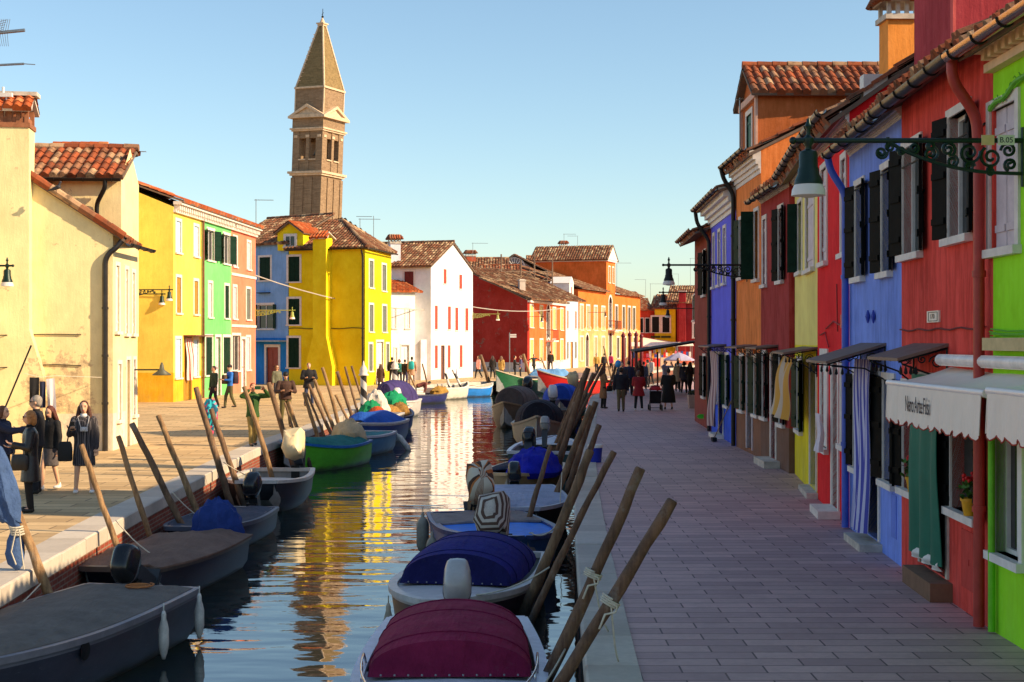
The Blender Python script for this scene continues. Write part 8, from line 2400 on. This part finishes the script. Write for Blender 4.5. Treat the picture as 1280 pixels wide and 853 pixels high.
s = MB(); P = [redF.P(redF.L * k / 18, 0.02, 2.93 + 0.012 * math.sin(k * 1.5)) for k in range(1, 19)]; s.tube(P, 0.010, 5)
tag(s.build('cable', simple((110, 30, 28), .7, name='painted_cable'), None, loc=P[0]), 'red painted cable across the red house just above the door canopy', 'cable')
# house number plaque
pq = empty('house_number', redF.P(redF.upx(1168), 0.01, redF.zpx(1168, 396)), 'white framed house number plaque on the red house', 'house number')
u_ = redF.upx(1168); zq = redF.zpx(1168, 396)
s = MB(); redF.box(s, u_ - 0.27, u_ + 0.27, 0, 0.02, zq - 0.065, zq + 0.065); s.build('plate', simple((236, 222, 206), 0.5, name='plaque'), pq)
s = MB()
for (a, b, c, d_) in ((-.22, .2, .045, .052), (-.22, .2, -.052, -.045), (-.22, -.205, -.045, .045), (.185, .2, -.045, .045)): redF.box(s, u_ + a, u_ + b, 0.02, 0.024, zq + c, zq + d_)
s.build('plaque_border', simple((80, 66, 56), 0.6, name='plaque_ink'), pq)
text_obj('170', 0.075, simple((110, 96, 84), 0.6, name='plaque_ink2'), Matrix.Translation(redF.P(u_, 0.026, zq)) @ Matrix.Rotation(R(-90), 4, 'Z') @ Matrix.Rotation(R(90), 4, 'X'), pq, sx=1.6)

# ---- small door canopies with wrought iron brackets
def canopy(label, f, u0, u1, zw, zo, proj, mat, scrolls=True):
    root = empty('door_canopy', f.P((u0 + u1) / 2, 0, zw), label, 'canopy', 'small door canopies on iron brackets')
    mb = MB(); mb.hexa([f.P(u0, 0, zw), f.P(u1, 0, zw), f.P(u1, proj, zo), f.P(u0, proj, zo)], [f.P(u0, 0, zw + .035), f.P(u1, 0, zw + .035), f.P(u1, proj, zo + .035), f.P(u0, proj, zo + .035)])
    mb.build('roof_sheet', mat, root)
    n3 = Vector((f.n.x, f.n.y, 0)); z = Vector((0, 0, 1))
    for u in (u0 + 0.04, u1 - 0.04):
        s = MB(); w = f.P(u, 0.01, zw - 0.02)
        s.tube([w, f.P(u, proj - .02, zo - 0.01)], 0.012, 5); s.tube([f.P(u, 0.01, zw - .45), f.P(u, proj * .35, zw - .3), f.P(u, proj * .9, zo - .03)], 0.011, 5); s.tube([w, f.P(u, .01, zw - .5)], 0.012, 5)
        if scrolls:
            s.tube(scroll(f.P(u, proj * .22, zw - .17), .08, 1.6, n3, z, 0, 18), 0.009, 5); s.tube(scroll(f.P(u, proj * .5, zw - .14), .05, 1.5, n3, z, 2, 16, -1), 0.008, 5); s.tube(scroll(f.P(u, proj * .75, (zw + zo) / 2 - .07), .035, 1.4, n3, z, 4, 14), 0.007, 5)
        if proj > .5: 
            for k in range(4): s.lathe([(0.0, 0), (.022, .02), (.014, .07), (0, .11)], f.P(u, proj * (.62 + .1 * k), zo - .15), 6)
        s.build('iron_bracket', M_iron, root)
    return root
M_copp = simple((120, 96, 84), 0.6, metal=0.0, var=0.2, name='copper_sheet', src='world')
canopy('brown metal canopy over the blue house door', blueF, blueF.upx(1108), blueF.upx(1076), 2.74, 2.50, 0.78, M_copp)
canopy('brown metal canopy over the red house door', redF, redF.upx(1186), redF.upx(1142), 2.74, 2.58, 0.55, M_copp)
canopy('flat canopy over the yellow house door', yelF, yelF.upx(1022), yelF.upx(1003), 2.66, 2.56, 0.6, M_copp)
canopy('flat canopy over the maroon house door', marF, marF.upx(973), marF.upx(958), 2.68, 2.62, 0.5, M_copp)
canopy('flat canopy over the orange house door', oraF, oraF.upx(946), oraF.upx(930), 2.68, 2.62, 0.5, M_copp)
canopy('flat canopy over the violet blue house door', vioF, vioF.upx(908), vioF.upx(893), 2.68, 2.62, 0.5, M_copp)

# ---- door curtains and hung cloths
def wallcloth(name, label, cat, f, pxa, pxb, z0, z1, d, mat, narrow=0.0, seed=1, d1=None, f0=12, wav=0.03, group=None):
    ua, ub = f.upx(pxb), f.upx(pxa)
    um = (ua + ub) / 2; hw_ = (ub - ua) / 2 * (1 - narrow)
    return cloth(name, label, cat, [f.P(ub, d, z1), f.P(ua, d, z1), f.P(um - hw_, d1 or d, z0), f.P(um + hw_, d1 or d, z0)], mat, seed, 0.01, group, 16, 18, wav, f0)
M_gcloth = simple((24, 104, 82), 0.7, var=0.15, scale=2, bmp=0.1, name='green_curtain_cloth')
dc = 'cloth curtains hung over doorways'
wallcloth('door_curtain', 'dark green curtain hanging over the red house door', 'curtain', redF, 1151, 1187, 0.36, 2.42, 0.12, M_gcloth, seed=2, group=dc, f0=16, wav=0.035)
wallcloth('curtain_hem', 'white cloth edge showing under the dark green curtain', 'cloth', redF, 1152, 1185.5, 0.30, 0.42, 0.10, M_white, seed=2, f0=16, wav=0.03)
bs = stripes((206, 200, 226), (84, 84, 172), 11, 'blue_striped_cloth', 0)
wallcloth('door_curtain', 'blue and white striped curtain gathered over the blue house door', 'curtain', blueF, 1081, 1101, 0.2, 2.55, 0.10, bs, narrow=0.4, seed=4, d1=0.16, group=dc, wav=0.06, f0=14)
ys = stripes((196, 176, 156), (206, 150, 60), 4, 'ochre_striped_cloth', 0)
wallcloth('door_curtain', 'ochre and beige striped cloth bunched up at the yellow house door', 'curtain', yelF, 1001, 1019, 1.35, 2.5, 0.35, ys, narrow=0.35, seed=3, d1=0.55, group=dc, wav=0.1, f0=9)
M_wcloth = simple((230, 214, 220), 0.8, var=0.06, bmp=0.1, name='white_voile')
wallcloth('door_curtain', 'white voile curtain tied back at the scarlet house door', 'curtain', scarF, 1036, 1041.5, 0.98, 1.6, 0.18, M_wcloth, seed=5, group=dc, wav=0.05)
pinks = stripes((206, 180, 176), (150, 110, 116), 8, 'pink_striped_cloth', 0)
wallcloth('door_curtain', 'dusty pink striped curtain on the violet blue house', 'curtain', vioF, 899, 905.5, 0.35, 2.5, 0.25, pinks, narrow=0.1, seed=6, d1=0.3, group=dc, wav=0.08, f0=8)
wallcloth('door_curtain', 'off white curtain beyond the violet blue house', 'curtain', bf2, 876.5, 880, 0.2, 2.6, 0.35, M_wcloth, seed=7, group=dc)
wallcloth('door_curtain', 'red and white striped curtain on the mustard house door', 'curtain', yfs[0], 230.5, 238.5, 0.95, 2.95, 0.12, stripes((232, 214, 206), (200, 70, 60), 7, 'red_striped_cloth', 0), narrow=0.2, seed=8, group=dc, wav=0.1)
# broom, green tag
bp = at(922, 515, 40.5); s = MB(); fo_ = Vector((5.55, 40.0, 0.05)); br_ = empty('broom', fo_, 'broom leaning against the violet blue house', 'broom')
s.tube([vioF.P(vioF.upx(918.5), 0.03, 1.35), fo_ + Vector((0.08, 0, 0.08))], 0.014, 6); s.build('handle', WD, br_)
s = MB(); s.box(fo_ + Vector((0.06, 0, 0.02)), (0.12, 0.36, 0.10)); s.build('bristles', M_blackcloth, br_)
s = MB(); s.box((6.12, 46.6, 0.36), (0.16, 0.05, 0.14)); s.box((6.03, 46.6, 0.36), (0.08, 0.03, 0.07)); tag(s.build('tag', simple((60, 200, 50), 0.5, name='green_plastic'), None, loc=(6.12, 46.6, 0.36)), 'bright green plastic tag low on the dark downpipe beyond the violet house', 'tag')

# flower pots in the red house window
def flowerpot(label, p, red=True):
    p = Vector(p); root = empty('flower_pot', p, label, 'flower pot', 'potted geraniums on the window sills')
    s = MB(); s.lathe([(0.055, 0), (0.08, 0.15), (0.09, 0.15), (0.09, 0.18), (0.078, 0.18), (0.074, 0.16), (0.0, 0.16)], p, 14); s.build('pot', simple((226, 160, 20), 0.5, name='yellow_pot'), root, smooth=True, auto=40)
    s = MB(); rnd = random.Random(int(p.y * 100)); 
    for k in range(60):
        a = rnd.uniform(0, 6.28); rr = rnd.uniform(0.0, 0.13); zz = 0.18 + rnd.uniform(0, 0.2)
        c = p + Vector((rr * math.cos(a), rr * math.sin(a), zz)); w = 0.028
        n = Vector((rnd.uniform(-1, 1), rnd.uniform(-1, 1), rnd.uniform(0.2, 1))).normalized(); u = n.orthogonal().normalized(); v = n.cross(u)
        s.poly([c + (u * math.cos(q) + v * math.sin(q)) * w for q in [i * math.pi / 3 for i in range(6)]])
    for k in range(7): s.tube([p + Vector((0, 0, .16)), p + Vector((rnd.uniform(-.08, .08), rnd.uniform(-.08, .08), .33))], 0.004, 4)
    s.build('leaves', simple((70, 110, 30), 0.6, var=0.4, name='leaf'), root)
    s = MB()
    for k in range(14):
        s.ell(p + Vector((rnd.uniform(-.06, .06), rnd.uniform(-.1, .08), .38 + rnd.uniform(-.03, .05))), 0.022, 6, 4)
    s.build('blossom', simple((210, 20, 20), 0.6, name='red_petals'), root)
flowerpot('yellow pot of red geraniums on the red house window sill under the awning', redF.P(redF.upx(1214), 0.02, 1.02))
flowerpot('yellow flower pot in the dark window left of the green curtain', redF.P(redF.upx(1143), 0.02, 1.0))

# tub, planter
tb_ = empty('tub', ground(744, 578), 'cobalt blue tub with a white lid on the right quay kerb', 'tub')
c = ground(744, 578); s = MB(); s.lathe([(0.14, 0), (0.165, 0.32), (0.165, 0.34)], c, 18); s.build('bucket', simple((24, 44, 160), 0.35, name='blue_plastic'), tb_, smooth=True, auto=40)
s = MB(); s.lathe([(0.172, 0.341), (0.172, 0.40), (0.15, 0.415), (0.0, 0.42)], c, 18); s.build('lid', M_white, tb_, smooth=True, auto=40)
pl_ = empty('planter', (7.55, 60, 0), 'pinkish concrete planter against the wall on the right quay', 'planter')
s = MB(); s.hexa([(7.38, 59.8, 0), (7.85, 59.8, 0), (7.85, 60.3, 0), (7.38, 60.3, 0)], [(7.32, 59.72, .56), (7.91, 59.72, .56), (7.91, 60.38, .56), (7.32, 60.38, .56)]); s.build('box', simple((176, 148, 140), 0.85, name='concrete'), pl_)
s = MB(); rnd = random.Random(8)
for k in range(160):
    c = Vector((7.61 + rnd.uniform(-.26, .26), 60.05 + rnd.uniform(-.3, .3), .56 + rnd.uniform(0, .16))); n = Vector((rnd.uniform(-1, 1), rnd.uniform(-1, 1), rnd.uniform(0, 1))).normalized(); u = n.orthogonal().normalized(); v = n.cross(u)
    s.poly([c + (u * math.cos(q) + v * math.sin(q)) * .035 for q in [i * math.pi / 3 for i in range(6)]])
s.build('plants', simple((50, 56, 30), 0.8, name='planter_leaves'), pl_)
# pushchair
pc = empty('pushchair', (5.78, 58.1, 0), 'black and red pushchair between the red coat and the black dress', 'pushchair')
o = Vector((5.78, 58.1, 0))
s = MB(); s.hexa([o + Vector(q) for q in ((-.2, -.1, .28), (.2, -.1, .28), (.2, .3, .28), (-.2, .3, .28))], [o + Vector(q) for q in ((-.22, -.22, .78), (.22, -.22, .78), (.22, .1, .78), (-.22, .1, .78))]); s.build('seat', M_blackcloth, pc)
s = MB(); s.ell(o + Vector((0, -.02, .82)), (.25, .3, .2), 14, 8, 0, None, (0, math.pi / 2)); s.build('hood', simple((190, 30, 40), 0.7, name='red_hood'), pc, smooth=True)
s = MB()
for sx in (-.22, .22): s.tube([o + Vector((sx, .35, .14)), o + Vector((sx, -.1, .5)), o + Vector((sx, -.42, 1.0))], 0.014, 6); s.tube([o + Vector((sx, -.3, .12)), o + Vector((sx, .0, .45))], 0.014, 6)
s.tube([o + Vector((-.22, -.42, 1.0)), o + Vector((.22, -.42, 1.0))], 0.018, 6); s.tube([o + Vector((-.22, -.3, .12)), o + Vector((.22, -.3, .12))], 0.012, 6); s.build('frame', M_iron, pc)
for sx in (-.24, .24):
    for sy in (-.3, .35):
        s = MB(); s.lathe([(0.03, -.03), (.11, -.025), (.12, 0), (.11, .025), (.03, .03)], o + Vector((sx, sy, .12)), 14, 0, Matrix.Rotation(R(90), 3, 'Y')); s.build('wheel', M_iron, pc, smooth=True)
# balloon
s = MB(); c = at(772.5, 455, 60); s.ell(c, (.13, .13, .16), 14, 10); s.tube([c - Vector((0, 0, .16)), c - Vector((0.0, 0, .5)), c - Vector((-.06, 0, .75))], .004, 4); tag(s.build('balloon', simple((70, 160, 226), 0.25, name='balloon_rubber'), None, smooth=True, loc=c), 'sky blue balloon above the man in the navy sweater', 'balloon')

# turquoise bundle, denim cloth on first pole
c = at(263, 524, 33.5)
tq = MB(); rnd = random.Random(2); n = 18; rings = []
for i in range(12):
    z_ = 0.62 - 1.15 * i / 11; rr = 0.07 + 0.1 * math.sin(math.pi * min(1, i / 8)) 
    rings.append([c + Vector(((rr * (1 + .3 * math.sin(k * 1.4 + i))) * math.cos(2 * math.pi * k / n), (rr * (1 + .3 * math.cos(k * 1.9))) * math.sin(2 * math.pi * k / n) , z_ * .75)) for k in range(n)])
tq.loft(rings)
mt, t, p = nt_new('patterned_cloth'); vv = t.nodes.new('ShaderNodeTexVoronoi'); vv.inputs['Scale'].default_value = 14; t.links.new(wpos(t), vv.inputs['Vector'])
sp = t.nodes.new('ShaderNodeSeparateColor'); t.links.new(vv.outputs['Color'], sp.inputs[0])
a_ = mixcol(t, ramp(t, sp.outputs[0], .45, .5), lin((40, 180, 190)), lin((30, 90, 120))); a_ = mixcol(t, ramp(t, sp.outputs[1], .75, .78), a_, lin((220, 70, 110))); t.links.new(a_, p.inputs['Base Color']); p.inputs['Roughness'].default_value = .9
tag(tq.build('cloth_bundle', mt, None, smooth=True, loc=c), 'turquoise and pink patterned bundle tied behind the tall brown pole', 'cloth')
M_denim = canvas((66, 92, 138), 'denim_cloth')
dn = empty('furled_cloth', at(14, 640, 17.5), 'faded denim blue tarpaulin tied with rope to the first mooring pole', 'tarpaulin')
s = MB(); n = 26; rings = []
P_ = [(-14, 552, .08), (-8, 575, .13), (-2, 600, .17), (4, 625, .18), (11, 643, .14), (19, 655, .08), (22, 661, .065)]
for i in range(25):
    q = i / 24 * (len(P_) - 1); k = min(int(q), len(P_) - 2); fr_2 = q - k
    x_, y_, r_ = [P_[k][j] + (P_[k + 1][j] - P_[k][j]) * fr_2 for j in range(3)]
    c = at(x_, y_, 17.45)
    rings.append([c + Vector((r_ * (1 + .16 * math.sin(5 * a + i * .22) + .15 * abs(math.sin(5.5 * a - i * .1))) * math.cos(a), r_ * .8 * (1 + .16 * math.sin(6 * a + i * .12)) * math.sin(a), 0.05 * math.sin(3 * a) * (r_ > .1))) for a in [2 * math.pi * j / n for j in range(n)]])
s.loft(rings); s.build('cloth', M_denim, dn, smooth=True)
s = MB(); rings = []
for i, (x_, y_, r_) in enumerate(((22, 660, .06), (19, 675, .09), (18, 692, .1), (20, 705, .08), (22, 713, .02))):
    c = at(x_, y_, 17.45); rings.append([c + Vector((r_ * (1 + .3 * math.sin(5 * a + i)) * math.cos(a), r_ * .6 * math.sin(a), 0)) for a in [2 * math.pi * j / 18 for j in range(18)]])
s.loft(rings); s.build('loose_end', M_denim, dn, smooth=True)
s = MB()
for k in range(4):
    c = at(21 + k * .8, 657 + 3 * k, 17.45); s.tube([c + Vector((.085 * math.cos(a), .085 * math.sin(a), .02 * math.sin(a))) for a in [2 * math.pi * j / 14 for j in range(15)]], .012, 6)
s.tube([at(24, 662, 17.3), at(27, 690, 17.3), at(30, 712, 17.3)], .009, 5); s.tube([at(20, 662, 17.3), at(14, 690, 17.3), at(20, 706, 17.3)], .009, 5)
s.build('rope', M_rope, dn)

# pigeon on the cream verge
pg = empty('pigeon', at(70, 235, 35.7), 'dark pigeon sitting on the cream house verge tiles', 'pigeon')
c = at(70, 236.5, 35.75); s = MB()
cap(s, c + Vector((-.07, 0, 0)), c + Vector((.06, 0, .05)), .04, .055); cap(s, c + Vector((.07, 0, .08)), c + Vector((.10, 0, .15)), .035, .027); s.ell(c + Vector((.11, 0, .17)), .032, 8, 6); cap(s, c + Vector((-.09, 0, -.01)), c + Vector((-.2, 0, -.04)), .03, .015); cap(s, c + Vector((.13, 0, .17)), c + Vector((.16, 0, .163)), .01, .004)
cap(s, c + Vector((0, .01, -.03)), c + Vector((0.01, .01, -.08)), .012, .008)
s = remesh(s, 0.008, 2); s.build('body', simple((52, 50, 56), 0.7, name='feathers'), pg, smooth=True)
# weather camera on the cream chimney
s = MB(); c = at(8, 120, 36); s.box(c + Vector((0, 0, .02)), (.3, .1, .1)); s.tube([c + Vector((-.08, 0, 0)), c + Vector((-.08, 0, .22))], .035, 8); s.tube([c + Vector((0, 0, -.35)), c], .02, 6); tag(s.build('weather_sensor', M_white, None, loc=c), 'small white weather sensor on the cream chimney', 'sensor')

# cafe awning, maroon posts, parasol, stalls at the end of the right quay
ca = empty('cafe_awning', (8, 75, 2.5), 'dark sloping cafe awning reaching across the far right quay', 'awning')
s = MB(); s.hexa([(6.15, 72, 2.2), (9.8, 72, 2.8), (10.4, 79, 2.8), (6.5, 79, 2.25)], [(6.15, 72, 2.3), (9.8, 72, 2.9), (10.4, 79, 2.9), (6.5, 79, 2.35)]); s.build('cloth', simple((40, 26, 24), 0.8, name='brown_canvas'), ca)
for x_, y_ in ((6.25, 72.2), (6.6, 78.8), (7.3, 72.2)):
    s = MB(); s.tube([(x_, y_, 0), (x_, y_, 2.25)], .045, 6); s.build('post', simple((70, 20, 22), .6, name='maroon_wood'), ca)
for i, (px, yt) in enumerate(((779, 415), (787.2, 414), (795.2, 414), (801.7, 416))):
    Y = 92 + i * 1.5; a = at(px, yt, Y); s = MB(); s.tube([(a.x, Y, -1.2), (a.x, Y, a.z - .25), a], [.13, .11, .03], 10); s.ell((a.x, Y, a.z - .25), .15, 8, 6)
    tag(s.build('mooring_post', simple((104, 16, 26), .5, name='maroon_paint'), None, smooth=True, loc=(a.x, Y, -1)), ['tall maroon mooring post, leftmost of the four', 'tall maroon mooring post, second from the left of the four', 'tall maroon mooring post, third from the left of the four', 'tall maroon mooring post, rightmost of the four'][i], 'mooring post', 'maroon mooring posts')
def parasol(label, c, r, h, col):
    c = Vector(c); root = empty('parasol', c, label, 'parasol'); s = MB(); s.tube([c, c + Vector((0, 0, h))], .03, 6); s.build('pole', M_iron, root)
    s = MB(); s.lathe([(r, h - .45), (r, h - .38), (r * .5, h - .12), (0.03, h + .05)], c, 8); s.build('canopy', simple(col, .8, name='parasol_cloth'), root)
parasol('lilac white parasol at the end of the right quay', (10.2, 88, 0), 0.95, 2.05, (170, 164, 190))
for i, (x0, y0_, w_, cc, l_) in enumerate(((13.2, 158, 3.0, (236, 60, 50), 'distant market stall with red and white goods under a cream canopy'), (16.4, 166, 2.6, (236, 200, 170), 'distant market stall with pale goods right of the red one'), (18.2, 172, 3.2, (226, 120, 90), 'distant market stall with coral goods below the sunny yellow house'))):
    root = empty('market_stall', (x0, y0_, 0), l_, 'market stall', 'market stalls at the end of the canal')
    s = MB(); s.box((x0 + w_ / 2, y0_, .45), (w_, 1.2, .9)); s.build('counter', stripes(cc, (236, 226, 214), 5, 'stall_cloth', 0), root)
    s = MB(); s.hexa([(x0 - .2, y0_ - .9, 2.2), (x0 + w_ + .2, y0_ - .9, 2.2), (x0 + w_ + .2, y0_ + .9, 2.6), (x0 - .2, y0_ + .9, 2.6)], [(x0 - .2, y0_ - .9, 2.28), (x0 + w_ + .2, y0_ - .9, 2.28), (x0 + w_ + .2, y0_ + .9, 2.68), (x0 - .2, y0_ + .9, 2.68)]); s.build('canopy', simple((240, 224, 206), .8, name='stall_canvas'), root)
    for xx in (x0, x0 + w_):
        for yy in (y0_ - .8, y0_ + .8):
            s = MB(); s.tube([(xx, yy, 0), (xx, yy, 2.25)], .04, 6); s.build('post', M_alu, root)
    rnd = random.Random(i)
    for k in range(10):
        s = MB(); s.box((x0 + w_ * (k + .5) / 10, y0_ - .1, 1.0 + .35 * rnd.random()), (w_ / 12, .1, .3 + .5 * rnd.random())); s.build('goods', simple(((226, 40, 40), (240, 236, 226), (230, 170, 60), (60, 90, 170), (236, 120, 150))[rnd.randrange(5)], .8, name='goods_cloth'), root)
s = MB(); aw_ = [(X(801, 180), 179.5), (X(841, 180), 179.2)]
s.hexa([(aw_[0][0], 178, Z(429, 178)), (aw_[1][0], 178, Z(434, 178)), (aw_[1][0], 183, Z(428, 183)), (aw_[0][0], 183, Z(422, 183))], [(aw_[0][0], 178, Z(427.5, 178)), (aw_[1][0], 178, Z(432.5, 178)), (aw_[1][0], 183, Z(427, 183)), (aw_[0][0], 183, Z(421, 183))])
tag(s.build('awning', simple((240, 224, 200), .8, name='shop_canvas'), None, loc=(20, 180, 2)), 'wide cream shop awning on the sunny yellow house', 'awning')

# street sign by the dark red wall, cables across
sg = empty('street_sign', at(637, 468, 118), 'thin signpost in front of the dark red wall', 'signpost')
s = MB(); b0 = ground(637, 468); b0 = Vector((X(637, 118), 118, 0)); s.tube([b0, b0 + Vector((0, 0, Z(416, 118)))], .04, 6); s.build('post', M_alu, sg); s = MB(); s.box(b0 + Vector((.28, 0, Z(418, 118) - .05)), (.55, .04, .12)); s.build('sign_plate', M_white, sg); s = MB(); s.box(b0 + Vector((.28, 0, Z(420.5, 118) - .05)), (.55, .04, .12)); s.build('sign_plate', M_white, sg)
s = MB(); A_ = at(318, 344, 82); B_ = at(589, 383.5, 112); C_ = at(700, 386, 130)
P = []
for a, b, sg_ in ((A_, B_, .9), (B_, C_, .3)):
    for k in range(13):
        t_ = k / 12; P.append(a.lerp(b, t_) - Vector((0, 0, sg_ * 4 * t_ * (1 - t_))))
s.tube(P, .035, 5); tag(s.build('overhead_cable', simple((180, 170, 160), .7, name='pale_cable'), None, loc=A_), 'long pale cable sagging from the salmon house to the orange house', 'cable')
s = MB(); s.tube([yfs4[0].P(u, .05, 3.6 + .03 * math.sin(u * 3)) for u in [yfs4[0].L * k / 12 for k in range(13)]], .03, 5); tag(s.build('cable', simple((90, 80, 20), .7, name='olive_cable'), None, loc=yfs4[0].P(0, 0, 3.6)), 'cable line across the front of the lemon yellow house', 'cable')

# mooring lines
def line(a, b, sag, label, r=0.010, mat=None):
    a = Vector(a); b = Vector(b); P = [a.lerp(b, i / 12) - Vector((0, 0, sag * 4 * (i / 12) * (1 - i / 12))) for i in range(13)]
    s = MB(); s.tube([a + Vector((0.03 * math.cos(k), 0.03 * math.sin(k), 0)) for k in range(5)] + P, r, 5)
    tag(s.build('mooring_line', mat or M_rope, None, smooth=True, loc=a), label, 'rope', 'ropes mooring the boats')
line((-5.5, 14.2, -.27), (-5.72, 17.7, -.1), .08, 'mooring line from the near grey boat bow to the cloth wrapped pole')
line((-5.1, 20.6, -.28), (-5.75, 20.9, .2), .05, 'mooring line of the brown covered punt')
line((-5.3, 25.0, -.33), (-5.85, 24.8, .2), .05, 'mooring line of the small grey dinghy')
line((-5.2, 31.0, -.26), (-5.95, 29.7, .3), .06, 'mooring line of the black boat with the cream motor cover')
line((-6.3, 40.1, .0), (-6.0, 38.2, .5), .06, 'mooring line from the lime green bow')
line((-0.4, 17.3, -.25), (0.45, 17.2, .1), .06, 'mooring line of the navy canopy boat')
line((0.3, 22.5, -.2), (0.62, 18.4, .5), .1, 'mooring line of the bright blue boat')
line((0.05, 11.9, -.3), (0.5, 13.55, -.1), .05, 'mooring line of the crimson canopy boat')
line((0.9, 27.0, -.25), (0.95, 27.4, .3), .02, 'mooring line of the pale grey blue covered boat')
cl = MB(); q = B1.P3(B1.L * .12, .25, B1.g(.12) + .1)
cl.tube([q + Vector(((.05 + .004 * k) * math.cos(k * .6), (.05 + .004 * k) * math.sin(k * .6), .001 * k)) for k in range(34)], .012, 5)
tag(cl.build('rope_coil', simple((176, 110, 60), .9, name='orange_rope'), None, smooth=True, loc=q), 'small orange rope coil on the cover of the near grey boat', 'rope')
